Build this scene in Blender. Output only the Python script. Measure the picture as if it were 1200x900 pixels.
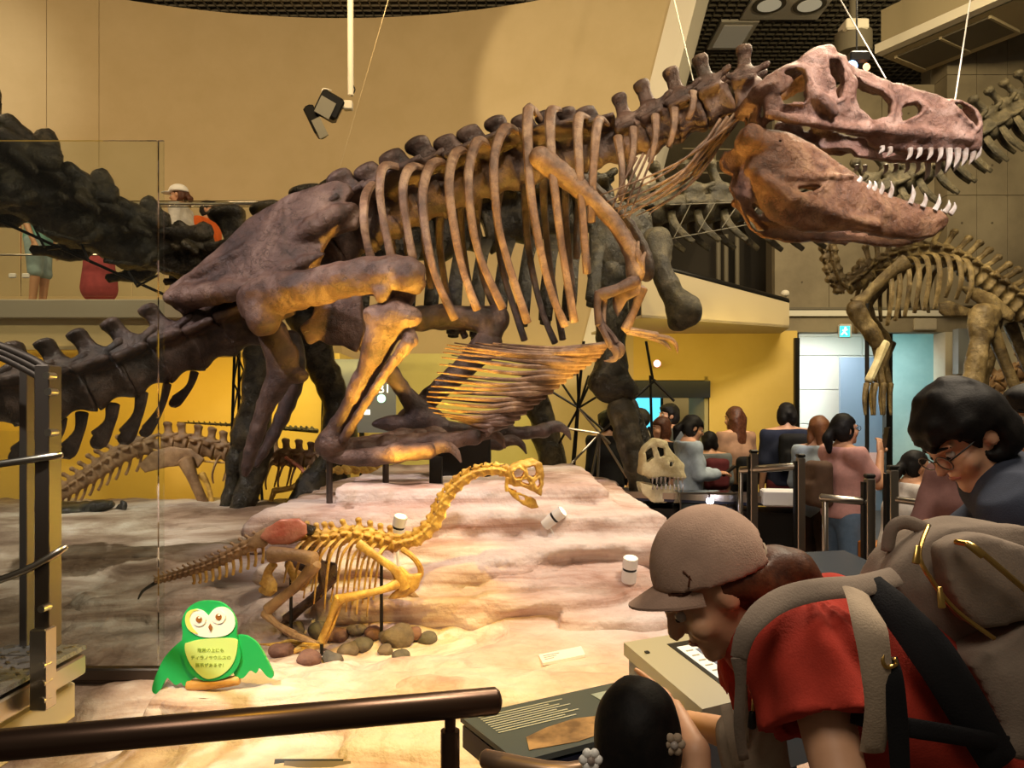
import bpy, math, random
import numpy as np
from mathutils import Vector, Matrix, Quaternion

random.seed(7)
S = bpy.context.scene
for o in list(bpy.data.objects):
    bpy.data.objects.remove(o, do_unlink=True)
COL = S.collection
V = Vector
PI = math.pi

# ---------------------------------------------------------------- camera
EYE, HOR, F = 1.55, 490.0, 900.0
cam_d = bpy.data.cameras.new('camera')
cam_d.sensor_fit = 'HORIZONTAL'; cam_d.sensor_width = 36.0
cam_d.lens = 36.0 * F / 1200.0
cam_d.shift_y = (HOR - 450.0) / 1200.0
cam_d.clip_start = 0.05; cam_d.clip_end = 100
cam = bpy.data.objects.new('camera', cam_d); COL.objects.link(cam)
cam.location = (0, 0, EYE); cam.rotation_euler = (PI / 2, 0, 0)
S.camera = cam

def W(px, py, d):
    """pixel of the photograph + distance along the view axis -> world point"""
    return V(((px - 600.0) * d / F, d, EYE - (py - HOR) * d / F))

# ---------------------------------------------------------------- world and lights
S.view_settings.view_transform = 'Standard'
S.view_settings.look = 'None'
S.view_settings.gamma = 1.0
S.view_settings.use_curve_mapping = False
S.view_settings.exposure = 0.0
wd = bpy.data.worlds.new('world'); S.world = wd; wd.use_nodes = True
bg = wd.node_tree.nodes['Background']
bg.inputs[0].default_value = (1.0, 0.80, 0.55, 1); bg.inputs[1].default_value = 0.07

def aim(o, target):
    d = V(target) - o.location
    o.rotation_euler = d.to_track_quat('-Z', 'Y').to_euler()

def spot(name, loc, target, energy, color, angle=40, blend=0.6, radius=0.06):
    l = bpy.data.lights.new(name, 'SPOT'); l.energy = energy; l.color = color
    l.spot_size = math.radians(angle); l.spot_blend = blend; l.shadow_soft_size = radius
    o = bpy.data.objects.new(name, l); COL.objects.link(o); o.location = loc; aim(o, target)
    return o

def area(name, loc, target, energy, color, sx=1, sy=1):
    l = bpy.data.lights.new(name, 'AREA'); l.energy = energy; l.color = color
    l.shape = 'RECTANGLE'; l.size = sx; l.size_y = sy
    o = bpy.data.objects.new(name, l); COL.objects.link(o); o.location = loc; aim(o, target)
    return o

WARM = (1.0, 0.76, 0.40); GOLD = (1.0, 0.66, 0.10); AMBER = (1.0, 0.60, 0.08); PINK = (1.0, 0.82, 0.80)
# ceiling track spots (mounted out of frame overhead) on the big skeleton
spot('track_spot_hip', (-3.6, 1.6, 5.6), W(300, 320, 4.7), 1050, (1.0, 0.86, 0.86), 30)
spot('track_spot_ribs', (-0.6, 1.2, 5.9), W(600, 220, 5.0), 520, (1.0, 0.80, 0.55), 34)
spot('track_spot_skull', (2.6, 1.6, 5.9), W(1040, 120, 4.6), 1250, (1.0, 0.90, 0.88), 24)
spot('track_spot_rock', (-2.6, 2.6, 5.6), W(600, 670, 4.3), 560, (1.0, 0.82, 0.72), 34, 0.9)
spot('track_spot_rock_right', (2.2, 2.2, 5.4), W(690, 660, 4.3), 150, (1.0, 0.80, 0.68), 40, 0.9)
spot('track_spot_left_rock', (-4.2, 3.0, 5.4), W(120, 612, 6.0), 1300, (1.0, 0.90, 0.76), 40, 0.9)
spot('track_spot_small_skeleton', (1.0, 1.7, 4.6), W(500, 630, 3.85), 620, (1.0, 0.72, 0.12), 15, 0.6)
spot('track_spot_front_edge', (-0.2, 1.0, 4.4), W(480, 850, 2.6), 760, (1.0, 0.64, 0.04), 38, 0.7)
spot('track_spot_owl', (-1.9, 0.4, 4.4), W(245, 750, 2.9), 900, (1.0, 0.97, 0.86), 15, 0.7)
spot('track_spot_sauropod', (1.0, 3.5, 6.0), W(800, 300, 7.0), 320, (1.0, 0.82, 0.35), 40, 0.8)
spot('track_spot_right_skeleton', (3.2, 4.5, 6.0), W(1110, 340, 8.2), 420, (1.0, 0.80, 0.38), 40, 0.8)
# washes on the drum wall and the concrete
area('wall_wash_left', (-6.5, 6.2, 6.6), (-6.0, 11.5, 5.0), 115, (1.0, 0.72, 0.40), 1.5, .5)
area('wall_wash_centre', (-1.6, 6.8, 6.9), (-1.2, 12.0, 4.6), 110, (1.0, 0.72, 0.38), 2.0, .5)
spot('wall_spot_left', (-6.0, 7.6, 6.8), (-7.6, 10.4, 6.3), 160, (1.0, 0.93, 0.75), 60, 0.9)
spot('wall_spot_centre', (-2.6, 6.0, 6.6), (1.4, 11.0, 6.4), 520, (1.0, 0.80, 0.48), 40, 0.22)
area('concrete_wash', (4.6, 6.0, 6.4), (5.2, 10.4, 3.6), 150, (1.0, 0.78, 0.42), 1.5, .5)
# amber strip lamps below the gallery edge
area('gallery_strip_left', (-5.0, 8.25, 2.22), (-5.0, 9.2, 0.7), 42, AMBER, 5.0, .15)
area('gallery_strip_centre', (-1.0, 8.25, 2.22), (-1.0, 9.3, 0.7), 60, (1.0, 0.80, 0.22), 4.0, .15)
area('gallery_strip_right', (2.4, 8.4, 2.45), (2.4, 10.0, 0.9), 20, (1.0, 0.70, 0.16), 2.2, .15)
spot('gallery_fill_spot', (-4.6, 4.2, 6.2), (-5.2, 8.1, 2.7), 420, (1.0, 0.76, 0.42), 60, 0.9)  # added spot that brightens the gallery edge
# lobby beyond the doorway
area('lobby_ceiling_lamp', (4.7, 12.4, 2.9), (4.7, 12.8, 0), 110, (0.95, 0.98, 1.0), 2.0, 1.6)
area('lobby_cyan_lamp', (5.6, 11.6, 2.7), (6.4, 12.4, 1.2), 14, (0.35, 0.9, 1.0), .4, .4)
# added fill lights that brighten the visitors
area('visitor_fill', (2.2, 2.6, 5.6), (1.0, 1.8, 0), 260, (1.0, 0.83, 0.62), 1.6, 1.6)
area('visitor_fill_front', (-0.4, -0.9, 4.6), (0.9, 1.4, 0.9), 62, (1.0, 0.84, 0.66), 1.4, 1.4)
area('visitor_fill_back', (3.0, 6.0, 5.8), (2.8, 6.4, 0), 200, (1.0, 0.82, 0.55), 1.6, 1.0)

# ---------------------------------------------------------------- materials
MATS = {}
def mat(name, c1, c2=None, scale=6.0, rough=0.6, metal=0.0, bump=0.0, bscale=None, emit=None, es=0.0, spec=0.5, detail=6.0, lo=0.35, hi=0.65):
    if name in MATS: return MATS[name]
    m = bpy.data.materials.new(name); m.use_nodes = True
    nt = m.node_tree; N = nt.nodes; L = nt.links
    b = N['Principled BSDF']
    b.inputs['Base Color'].default_value = (*c1, 1)
    b.inputs['Roughness'].default_value = rough
    b.inputs['Metallic'].default_value = metal
    b.inputs['Specular IOR Level'].default_value = spec
    tc = N.new('ShaderNodeTexCoord')
    geo = N.new('ShaderNodeNewGeometry')
    if c2 is not None:
        n = N.new('ShaderNodeTexNoise'); n.inputs['Scale'].default_value = scale; n.inputs['Detail'].default_value = detail
        n.inputs['Roughness'].default_value = 0.6
        L.new(geo.outputs['Position'], n.inputs['Vector'])
        r = N.new('ShaderNodeValToRGB')
        r.color_ramp.elements[0].position = lo; r.color_ramp.elements[0].color = (*c1, 1)
        r.color_ramp.elements[1].position = hi; r.color_ramp.elements[1].color = (*c2, 1)
        L.new(n.outputs[0], r.inputs[0]); L.new(r.outputs[0], b.inputs['Base Color'])
    if bump > 0:
        n2 = N.new('ShaderNodeTexNoise'); n2.inputs['Scale'].default_value = bscale or scale * 4
        n2.inputs['Detail'].default_value = 8.0
        L.new(geo.outputs['Position'], n2.inputs['Vector'])
        bp = N.new('ShaderNodeBump'); bp.inputs['Strength'].default_value = bump; bp.inputs['Distance'].default_value = 0.02
        L.new(n2.outputs[0], bp.inputs['Height']); L.new(bp.outputs[0], b.inputs['Normal'])
    if emit is not None:
        b.inputs['Emission Color'].default_value = (*emit, 1); b.inputs['Emission Strength'].default_value = es
    MATS[name] = m
    return m

def glass_mat(name, tint=(0.97, 0.985, 0.98), ior=1.45, rough=0.03):
    m = bpy.data.materials.new(name); m.use_nodes = True
    nt = m.node_tree; N = nt.nodes; L = nt.links
    for n in list(N): N.remove(n)
    out = N.new('ShaderNodeOutputMaterial'); mix = N.new('ShaderNodeMixShader')
    tr = N.new('ShaderNodeBsdfTransparent'); tr.inputs[0].default_value = (*tint, 1)
    gl = N.new('ShaderNodeBsdfGlossy'); gl.inputs['Roughness'].default_value = rough
    fr = N.new('ShaderNodeFresnel'); fr.inputs[0].default_value = ior
    L.new(fr.outputs[0], mix.inputs[0]); L.new(tr.outputs[0], mix.inputs[1]); L.new(gl.outputs[0], mix.inputs[2])
    L.new(mix.outputs[0], out.inputs[0])
    MATS[name] = m
    return m

def bone(name, dark, mid, light, scale=4.0, rough=.5, bump=.6, bs=22):
    """mottled fossil bone with hairline cracks and pitted relief"""
    m = bpy.data.materials.new(name); m.use_nodes = True; nt = m.node_tree; N = nt.nodes; L = nt.links; b = N['Principled BSDF']
    geo = N.new('ShaderNodeNewGeometry')
    n = N.new('ShaderNodeTexNoise'); n.inputs['Scale'].default_value = scale; n.inputs['Detail'].default_value = 10; n.inputs['Roughness'].default_value = .65; n.inputs['Distortion'].default_value = .6
    L.new(geo.outputs['Position'], n.inputs['Vector'])
    r = N.new('ShaderNodeValToRGB'); e = r.color_ramp.elements
    e[0].position, e[0].color = .34, (*dark, 1); e[1].position, e[1].color = .68, (*light, 1); q = e.new(.50); q.color = (*mid, 1)
    L.new(n.outputs[0], r.inputs[0])
    v = N.new('ShaderNodeTexVoronoi'); v.feature = 'DISTANCE_TO_EDGE'; v.inputs['Scale'].default_value = scale * 2.2; v.inputs['Randomness'].default_value = 1.0
    wn = N.new('ShaderNodeTexNoise'); wn.inputs['Scale'].default_value = scale * 2; wn.inputs['Detail'].default_value = 4; L.new(geo.outputs['Position'], wn.inputs['Vector'])
    mx = N.new('ShaderNodeMix'); mx.data_type = 'VECTOR'; mx.inputs[0].default_value = .35
    L.new(geo.outputs['Position'], mx.inputs[4]); L.new(wn.outputs['Color'], mx.inputs[5]); L.new(mx.outputs[1], v.inputs['Vector'])
    cr = N.new('ShaderNodeMapRange'); cr.inputs['From Min'].default_value = 0.0; cr.inputs['From Max'].default_value = .030; cr.inputs['To Min'].default_value = .45; cr.inputs['To Max'].default_value = 1.0
    L.new(v.outputs['Distance'], cr.inputs[0])
    mul = N.new('ShaderNodeMix'); mul.data_type = 'RGBA'; mul.blend_type = 'MULTIPLY'; mul.inputs[0].default_value = 1.0
    L.new(r.outputs[0], mul.inputs[6]); L.new(cr.outputs[0], mul.inputs[7]); L.new(mul.outputs[2], b.inputs['Base Color'])
    b.inputs['Roughness'].default_value = rough
    n2 = N.new('ShaderNodeTexNoise'); n2.inputs['Scale'].default_value = bs; n2.inputs['Detail'].default_value = 8; n2.inputs['Roughness'].default_value = .7; L.new(geo.outputs['Position'], n2.inputs['Vector'])
    ad = N.new('ShaderNodeMath'); ad.operation = 'MULTIPLY_ADD'; ad.inputs[1].default_value = .35; L.new(cr.outputs[0], ad.inputs[0]); L.new(n2.outputs[0], ad.inputs[2])
    bp = N.new('ShaderNodeBump'); bp.inputs['Strength'].default_value = bump; bp.inputs['Distance'].default_value = .025; L.new(ad.outputs[0], bp.inputs['Height']); L.new(bp.outputs[0], b.inputs['Normal'])
    MATS[name] = m; return m
bone('bone_brown', (.032, .016, .011), (.105, .056, .038), (.24, .155, .115), 4.0, .46, .6, 24)
bone('bone_dark', (.018, .010, .007), (.064, .035, .025), (.155, .098, .074), 5.0, .46, .6, 26)
bone('bone_skull', (.075, .030, .018), (.20, .098, .066), (.38, .25, .20), 5.0, .45, .7, 26)
bone('bone_jaw', (.055, .020, .009), (.16, .066, .028), (.31, .17, .085), 5.0, .45, .7, 26)
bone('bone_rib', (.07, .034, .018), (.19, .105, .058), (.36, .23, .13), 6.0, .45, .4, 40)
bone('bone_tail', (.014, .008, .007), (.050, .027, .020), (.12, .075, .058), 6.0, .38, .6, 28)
bone('bone_black', (.007, .006, .004), (.026, .021, .012), (.075, .060, .032), 6.0, .27, .8, 18)
bone('bone_grey', (.020, .016, .009), (.060, .048, .025), (.15, .12, .065), 7.0, .5, .8, 28)
mat('bone_gold_lit', (0.36, 0.17, 0.03), (0.78, 0.50, 0.12), 14.0, 0.42, 0, 0.25, 60)  # yellow of the spotlight is put into this bone colour
mat('bone_tan', (0.20, 0.11, 0.05), (0.42, 0.26, 0.13), 8.0, 0.5, 0, 0.3, 50)
mat('bone_pink', (0.50, 0.13, 0.08), (0.66, 0.28, 0.18), 12.0, 0.25, 0, 0.2, 60)
bone('bone_olive', (.055, .034, .012), (.16, .11, .045), (.36, .27, .13), 5.0, .42, .6, 26)
mat('bone_pale', (0.55, 0.46, 0.24), (0.80, 0.72, 0.46), 9.0, 0.5, 0, 0.3, 50)
mat('tooth', (0.50, 0.47, 0.44), (0.22, 0.15, 0.11), 8.0, 0.2)
mat('steel', (0.42, 0.38, 0.33), None, rough=0.28, metal=1.0)
mat('steel_dark', (0.13, 0.105, 0.09), None, rough=0.45, metal=1.0)
mat('rail_bronze', (0.12, 0.075, 0.055), None, rough=0.30, metal=0.9)
mat('black_metal', (0.012, 0.011, 0.010), None, rough=0.4, metal=0.4)
mat('white_paint', (0.72, 0.70, 0.66), None, rough=0.4)
mat('cream_wall', (0.56, 0.44, 0.25), (0.60, 0.475, 0.28), 2.0, 0.9)
mat('cream_edge', (0.84, 0.78, 0.66), None, rough=0.8)
mat('amber_wall', (0.62, 0.45, 0.13), (0.66, 0.49, 0.16), 2.0, 0.9)
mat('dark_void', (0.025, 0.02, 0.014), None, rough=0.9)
mat('floor_dark', (0.035, 0.026, 0.018), (0.05, 0.038, 0.026), 3, 0.45)
mat('tread', (0.20, 0.20, 0.22), (0.30, 0.30, 0.31), 30, 0.45, 0.6, 0.5, 60)
mat('card_white', (0.80, 0.79, 0.76), None, rough=0.6)
mat('ink', (0.06, 0.05, 0.045), None, rough=0.7)
mat('ink_grey', (0.30, 0.29, 0.28), None, rough=0.7)
mat('panel_blue', (0.055, 0.07, 0.09), None, rough=0.22)
mat('panel_navy', (0.012, 0.018, 0.045), None, rough=0.3)
mat('console_grey', (0.40, 0.39, 0.36), None, rough=0.35, metal=0.3)
mat('console_side', (0.22, 0.26, 0.31), None, rough=0.4, metal=0.2)
mat('owl_green', (0.02, 0.42, 0.11), None, rough=0.35)
mat('owl_green_dark', (0.012, 0.30, 0.085), None, rough=0.35)
mat('owl_lime', (0.62, 0.80, 0.26), None, rough=0.4)
mat('owl_white', (0.92, 0.92, 0.88), None, rough=0.4)
mat('owl_yellow', (0.80, 0.78, 0.18), None, rough=0.4)
mat('owl_brown', (0.34, 0.13, 0.03), None, rough=0.4)
mat('skin', (0.52, 0.27, 0.15), (0.56, 0.30, 0.18), 20, 0.5)
mat('skin_warm', (0.60, 0.33, 0.19), (0.64, 0.36, 0.22), 20, 0.5)
mat('hair_black', (0.004, 0.0035, 0.0035), (0.009, 0.007, 0.006), 60, 0.62, 0, 0.08, 200, spec=.2)
mat('hair_brown', (0.045, 0.014, 0.006), (0.10, 0.032, 0.012), 60, 0.5, 0, 0.1, 200, spec=.3)
mat('hair_auburn', (0.15, 0.055, 0.02), (0.20, 0.08, 0.03), 60, 0.5, 0, 0.1, 200, spec=.3)
glass_mat('glass')
glass_mat('lens_clear', (.97, .97, .97), 1.02)
glass_mat('glass_green', (0.95, 0.98, 0.96))

def cloth(name, c, k=0.8):
    return mat(name, tuple(x * k for x in c), c, 18, 0.85, 0, 0.15, 300, spec=0.2)

# ---------------------------------------------------------------- object helpers
def tag(o, label=None, cat=None, group=None, kind=None):
    if label: o['label'] = label
    if cat: o['category'] = cat
    if group: o['group'] = group
    if kind: o['kind'] = kind
    return o

def empty(name, loc, label=None, cat=None, group=None, kind=None):
    o = bpy.data.objects.new(name, None); o.empty_display_size = 0.1
    o.location = loc; COL.objects.link(o)
    return tag(o, label, cat, group, kind)

def world_origin(p):
    v = V((0, 0, 0))
    while p is not None:
        v = v + V(p.location); p = p.parent
    return v

def link_mesh(name, me, parent=None, mats=()):
    o = bpy.data.objects.new(name, me); COL.objects.link(o)
    if parent is not None: o.parent = parent
    return o

def mesh_from(verts, faces, m, smooth=True, name='mesh'):
    me = bpy.data.meshes.new(name)
    if isinstance(verts, np.ndarray): verts = verts.tolist()
    if isinstance(faces, np.ndarray): faces = faces.tolist()
    me.from_pydata(verts, [], faces); me.update()
    me.materials.append(MATS[m] if isinstance(m, str) else m)
    if smooth: me.polygons.foreach_set('use_smooth', [True] * len(me.polygons))
    return me

class MB:
    """collects shapes in WORLD coordinates, build() links one mesh object"""
    def __init__(s): s.v = []; s.f = []
    def add(s, verts, faces):
        n = len(s.v); s.v.extend([tuple(p) for p in verts]); s.f.extend([tuple(i + n for i in f) for f in faces]); return s
    def box(s, c, size, rot=None, bev=0.0):
        c = V(c); hx, hy, hz = size[0] / 2, size[1] / 2, size[2] / 2
        R = rot.to_3x3() if rot is not None else Matrix.Identity(3)
        if bev <= 0:
            vs = [V((x, y, z)) for z in (-hz, hz) for y in (-hy, hy) for x in (-hx, hx)]
            fs = [(0, 2, 3, 1), (4, 5, 7, 6), (0, 1, 5, 4), (2, 6, 7, 3), (0, 4, 6, 2), (1, 3, 7, 5)]
            return s.add([c + R @ v for v in vs], fs)
        b = min(bev, hx * .95, hy * .95, hz * .95)
        def ring(z, e):
            x, y = hx - e, hy - e; q = b if e == 0 else 0.0
            q = b * .5 if e == 0 else b * .3
            return [V(p) for p in ((x - q, -y, z), (x, -y + q, z), (x, y - q, z), (x - q, y, z), (-x + q, y, z), (-x, y - q, z), (-x, -y + q, z), (-x + q, -y, z))]
        rings = [ring(-hz, b), ring(-hz + b, 0), ring(hz - b, 0), ring(hz, b)]
        vs = [c + R @ v for r in rings for v in r]; fs = []
        for i in range(3):
            for j in range(8):
                k = (j + 1) % 8; fs.append((i * 8 + j, i * 8 + k, i * 8 + 8 + k, i * 8 + 8 + j))
        fs.append(tuple(range(7, -1, -1))); fs.append(tuple(range(24, 32)))
        return s.add(vs, fs)
    def tube(s, pts, rad, seg=10, flat=1.0, up=None, smooth=True, n=None, caps=True):
        """tapered tube through pts; flat = thickness across 'up' relative to width"""
        pts = [V(p) for p in pts]
        if not isinstance(rad, (list, tuple)): rad = [rad] * len(pts)
        if len(rad) != len(pts):
            rad = list(np.interp(np.linspace(0, 1, len(pts)), np.linspace(0, 1, len(rad)), rad))
        if smooth and len(pts) > 2:
            n = n or (len(pts) - 1) * 4 + 1
            P = []; R = []
            for i in range(n):
                t = i / (n - 1) * (len(pts) - 1); k = min(int(t), len(pts) - 2); u = t - k
                p0 = pts[max(k - 1, 0)]; p1 = pts[k]; p2 = pts[k + 1]; p3 = pts[min(k + 2, len(pts) - 1)]
                P.append(0.5 * ((2 * p1) + (p2 - p0) * u + (2 * p0 - 5 * p1 + 4 * p2 - p3) * u * u + (3 * p1 - p0 - 3 * p2 + p3) * u ** 3))
                w = u * u * (3 - 2 * u); R.append(rad[k] * (1 - w) + rad[k + 1] * w)
        else: P, R = pts, list(rad)
        if caps:
            t0 = (P[0] - P[1]).normalized(); t1 = (P[-1] - P[-2]).normalized()
            a, b = R[0], R[-1]; m = min(1.0, flat)
            P = [P[0] + t0 * a * .45 * m, P[0] + t0 * a * .3 * m] + P + [P[-1] + t1 * b * .3 * m, P[-1] + t1 * b * .45 * m]
            R = [a * .35, a * .75] + R + [b * .75, b * .35]
        up = V(up) if up is not None else None
        T0 = (P[1] - P[0]).normalized()
        ref = up if up is not None else (V((0, 0, 1)) if abs(T0.z) < .9 else V((1, 0, 0)))
        vs = []; N = None
        for i, p in enumerate(P):
            T = (P[min(i + 1, len(P) - 1)] - P[max(i - 1, 0)])
            T = T.normalized() if T.length > 1e-9 else T0
            if up is not None or N is None:
                N = ref - T * ref.dot(T)
                if N.length < 1e-5: N = T.orthogonal()
            else: N = N - T * N.dot(T)
            N.normalize(); B = T.cross(N)
            for j in range(seg):
                a = 2 * PI * j / seg
                vs.append(p + B * (math.cos(a) * R[i]) + N * (math.sin(a) * R[i] * flat))
        fs = []
        for i in range(len(P) - 1):
            for j in range(seg):
                k = (j + 1) % seg; fs.append((i * seg + j, i * seg + k, i * seg + seg + k, i * seg + seg + j))
        fs.append(tuple(range(seg - 1, -1, -1))); e = (len(P) - 1) * seg; fs.append(tuple(range(e, e + seg)))
        return s.add(vs, fs)
    def cyl(s, a, b, r, seg=14, r2=None):
        return s.tube([a, b], [r, r if r2 is None else r2], seg, smooth=False, caps=False)
    def quad(s, a, b, c, d): return s.add([a, b, c, d], [(0, 1, 2, 3)])
    def prism(s, outline, depth):
        """outline: world points of one face; depth: vector"""
        n = len(outline); depth = V(depth); o = [V(p) for p in outline]
        vs = o + [p + depth for p in o]
        fs = [tuple(range(n)), tuple(range(2 * n - 1, n - 1, -1))] + [(i, i + n, (i + 1) % n + n, (i + 1) % n) for i in range(n)]
        return s.add(vs, fs)
    def ball(s, c, r, seg=10, rings=7, M=None):
        c = V(c); r = r if isinstance(r, (tuple, list)) else (r, r, r); vs = []; fs = []
        for i in range(rings + 1):
            th = PI * i / rings
            for j in range(seg):
                a = 2 * PI * j / seg
                p = V((r[0] * math.sin(th) * math.cos(a), r[1] * math.sin(th) * math.sin(a), r[2] * math.cos(th)))
                vs.append(c + (M @ p if M is not None else p))
        for i in range(rings):
            for j in range(seg):
                k = (j + 1) % seg; fs.append((i * seg + j, i * seg + seg + j, i * seg + seg + k, i * seg + k))
        return s.add(vs, fs)
    def build(s, name, m, parent=None, smooth=True, label=None):
        off = world_origin(parent)
        me = mesh_from([(p[0] - off.x, p[1] - off.y, p[2] - off.z) for p in s.v], s.f, m, smooth, name)
        if smooth:
            try: me.set_sharp_from_angle(angle=math.radians(40))
            except Exception: pass
        o = link_mesh(name, me, parent)
        if label: o['label'] = label
        return o

def thing(name, mb, m, label, cat, group=None, smooth=True, kind=None):
    """single-mesh thing with its origin at its own base"""
    vs = np.array(mb.v); c = V(((vs[:, 0].min() + vs[:, 0].max()) / 2, (vs[:, 1].min() + vs[:, 1].max()) / 2, vs[:, 2].min()))
    me = mesh_from(vs - np.array(c), mb.f, m, smooth, name)
    if smooth: me.set_sharp_from_angle(angle=math.radians(40))
    o = link_mesh(name, me); o.location = c
    return tag(o, label, cat, group, kind)

def struct(name, mb, m, smooth=False, label=None):
    o = mb.build(name, m, None, smooth); o['kind'] = 'structure'
    if label: o['label'] = label
    return o

# ---------------------------------------------------------------- signed distance modelling
_rng = np.random.RandomState(3)
_tab = _rng.rand(32, 32, 32).astype(np.float32)
def vnoise(x, y, z, f):
    x, y, z = np.broadcast_arrays(x * f, y * f, z * f)
    xi = np.floor(x).astype(int); yi = np.floor(y).astype(int); zi = np.floor(z).astype(int)
    u = x - xi; v = y - yi; w = z - zi
    u = u * u * (3 - 2 * u); v = v * v * (3 - 2 * v); w = w * w * (3 - 2 * w)
    r = 0
    for a in (0, 1):
        for b in (0, 1):
            for c in (0, 1):
                r = r + _tab[(xi + a) & 31, (yi + b) & 31, (zi + c) & 31] * (u if a else 1 - u) * (v if b else 1 - v) * (w if c else 1 - w)
    return r - .5

def poly_sd(px, py, poly):
    """signed distance to a 2-D polygon (negative inside)"""
    d = np.full(px.shape, 1e9, np.float32); ins = np.zeros(px.shape, bool); n = len(poly)
    for i in range(n):
        ax, ay = poly[i]; bx, by = poly[(i + 1) % n]
        ex, ey = bx - ax, by - ay; wx, wy = px - ax, py - ay
        t = np.clip((wx * ex + wy * ey) / (ex * ex + ey * ey + 1e-12), 0, 1)
        d = np.minimum(d, (wx - ex * t) ** 2 + (wy - ey * t) ** 2)
        c = ((ay <= py) & (by > py)) | ((by <= py) & (ay > py))
        if abs(ey) > 1e-12: ins ^= c & (px < ax + (py - ay) / ey * ex)
    return np.where(ins, -1, 1) * np.sqrt(d)

class Field:
    def __init__(s, lo, hi, h):
        s.lo = np.array(lo, float); s.h = h
        n = np.ceil((np.array(hi) - s.lo) / h).astype(int) + 1
        s.ax = [s.lo[i] + h * np.arange(n[i]) for i in range(3)]
        s.D = np.full(n, 1.0, np.float32)
    def _sl(s, lo, hi, m):
        sl = []
        for i in range(3):
            a = int(max(0, np.floor((lo[i] - m - s.lo[i]) / s.h))); b = int(min(len(s.ax[i]), np.ceil((hi[i] + m - s.lo[i]) / s.h) + 1))
            if b <= a: return None, None
            sl.append(slice(a, b))
        g = (s.ax[0][sl[0]][:, None, None], s.ax[1][sl[1]][None, :, None], s.ax[2][sl[2]][None, None, :])
        return tuple(sl), g
    def grid(s): return (s.ax[0][:, None, None], s.ax[1][None, :, None], s.ax[2][None, None, :])
    def union(s, sl, d, k):
        D = s.D[sl]
        if k <= 0: s.D[sl] = np.minimum(D, d); return
        hh = np.clip(.5 + .5 * (D - d) / k, 0, 1); s.D[sl] = D * (1 - hh) + d * hh - k * hh * (1 - hh)
    def cut(s, sl, d, k=0.0):
        D = s.D[sl]; d = -d
        if k <= 0: s.D[sl] = np.maximum(D, d); return
        hh = np.clip(.5 - .5 * (D - d) / k, 0, 1); s.D[sl] = D * (1 - hh) + d * hh + k * hh * (1 - hh)
    def cap(s, a, b, ra, rb=None, k=0.02, sub=False):
        rb = ra if rb is None else rb; a = np.array(a, float); b = np.array(b, float); r = max(ra, rb)
        sl, g = s._sl(np.minimum(a, b) - r, np.maximum(a, b) + r, 3 * s.h + k * 2)
        if sl is None: return s
        e = b - a; q = float(e @ e) + 1e-12
        t = np.clip(((g[0] - a[0]) * e[0] + (g[1] - a[1]) * e[1] + (g[2] - a[2]) * e[2]) / q, 0, 1)
        d = np.sqrt((g[0] - a[0] - t * e[0]) ** 2 + (g[1] - a[1] - t * e[1]) ** 2 + (g[2] - a[2] - t * e[2]) ** 2) - (ra + (rb - ra) * t)
        (s.cut if sub else s.union)(sl, d.astype(np.float32), k); return s
    def chain(s, pts, rad, k=0.02):
        for i in range(len(pts) - 1): s.cap(pts[i], pts[i + 1], rad[i], rad[i + 1], k)
        return s
    def ell(s, c, r, R=None, k=0.02, sub=False):
        c = np.array(c, float); r = np.array(r if hasattr(r, '__len__') else (r, r, r), float); m = r.max()
        sl, g = s._sl(c - m, c + m, 3 * s.h + k * 2)
        if sl is None: return s
        x, y, z = g[0] - c[0], g[1] - c[1], g[2] - c[2]
        if R is not None:
            M = np.array(R.to_3x3() if hasattr(R, 'to_3x3') else R); x, y, z = (M[0, 0] * x + M[1, 0] * y + M[2, 0] * z, M[0, 1] * x + M[1, 1] * y + M[2, 1] * z, M[0, 2] * x + M[1, 2] * y + M[2, 2] * z)
        k0 = np.sqrt((x / r[0]) ** 2 + (y / r[1]) ** 2 + (z / r[2]) ** 2)
        k1 = np.sqrt((x / r[0] ** 2) ** 2 + (y / r[1] ** 2) ** 2 + (z / r[2] ** 2) ** 2) + 1e-9
        d = k0 * (k0 - 1) / k1
        (s.cut if sub else s.union)(sl, d.astype(np.float32), k); return s
    def box(s, c, hs, R=None, rnd=0.0, k=0.02, sub=False):
        c = np.array(c, float); hs = np.array(hs, float); m = float(np.linalg.norm(hs))
        sl, g = s._sl(c - m, c + m, 3 * s.h + k * 2)
        if sl is None: return s
        x, y, z = g[0] - c[0], g[1] - c[1], g[2] - c[2]
        if R is not None:
            M = np.array(R.to_3x3() if hasattr(R, 'to_3x3') else R); x, y, z = (M[0, 0] * x + M[1, 0] * y + M[2, 0] * z, M[0, 1] * x + M[1, 1] * y + M[2, 1] * z, M[0, 2] * x + M[1, 2] * y + M[2, 2] * z)
        qx, qy, qz = np.abs(x) - hs[0] + rnd, np.abs(y) - hs[1] + rnd, np.abs(z) - hs[2] + rnd
        qx, qy, qz = np.broadcast_arrays(qx, qy, qz)
        d = np.sqrt(np.maximum(qx, 0) ** 2 + np.maximum(qy, 0) ** 2 + np.maximum(qz, 0) ** 2) + np.minimum(np.maximum(qx, np.maximum(qy, qz)), 0) - rnd
        (s.cut if sub else s.union)(sl, d.astype(np.float32), k); return s
    def plane_cut(s, p, n, k=0.0):
        """remove the side n points to"""
        g = s.grid(); n = V(n).normalized()
        d = (g[0] - p[0]) * n.x + (g[1] - p[1]) * n.y + (g[2] - p[2]) * n.z
        s.cut((slice(None),) * 3, (-d).astype(np.float32), k); return s
    def noise(s, amp, f):
        g = s.grid(); s.D += (amp * vnoise(g[0], g[1], g[2], f)).astype(np.float32); return s
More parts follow.
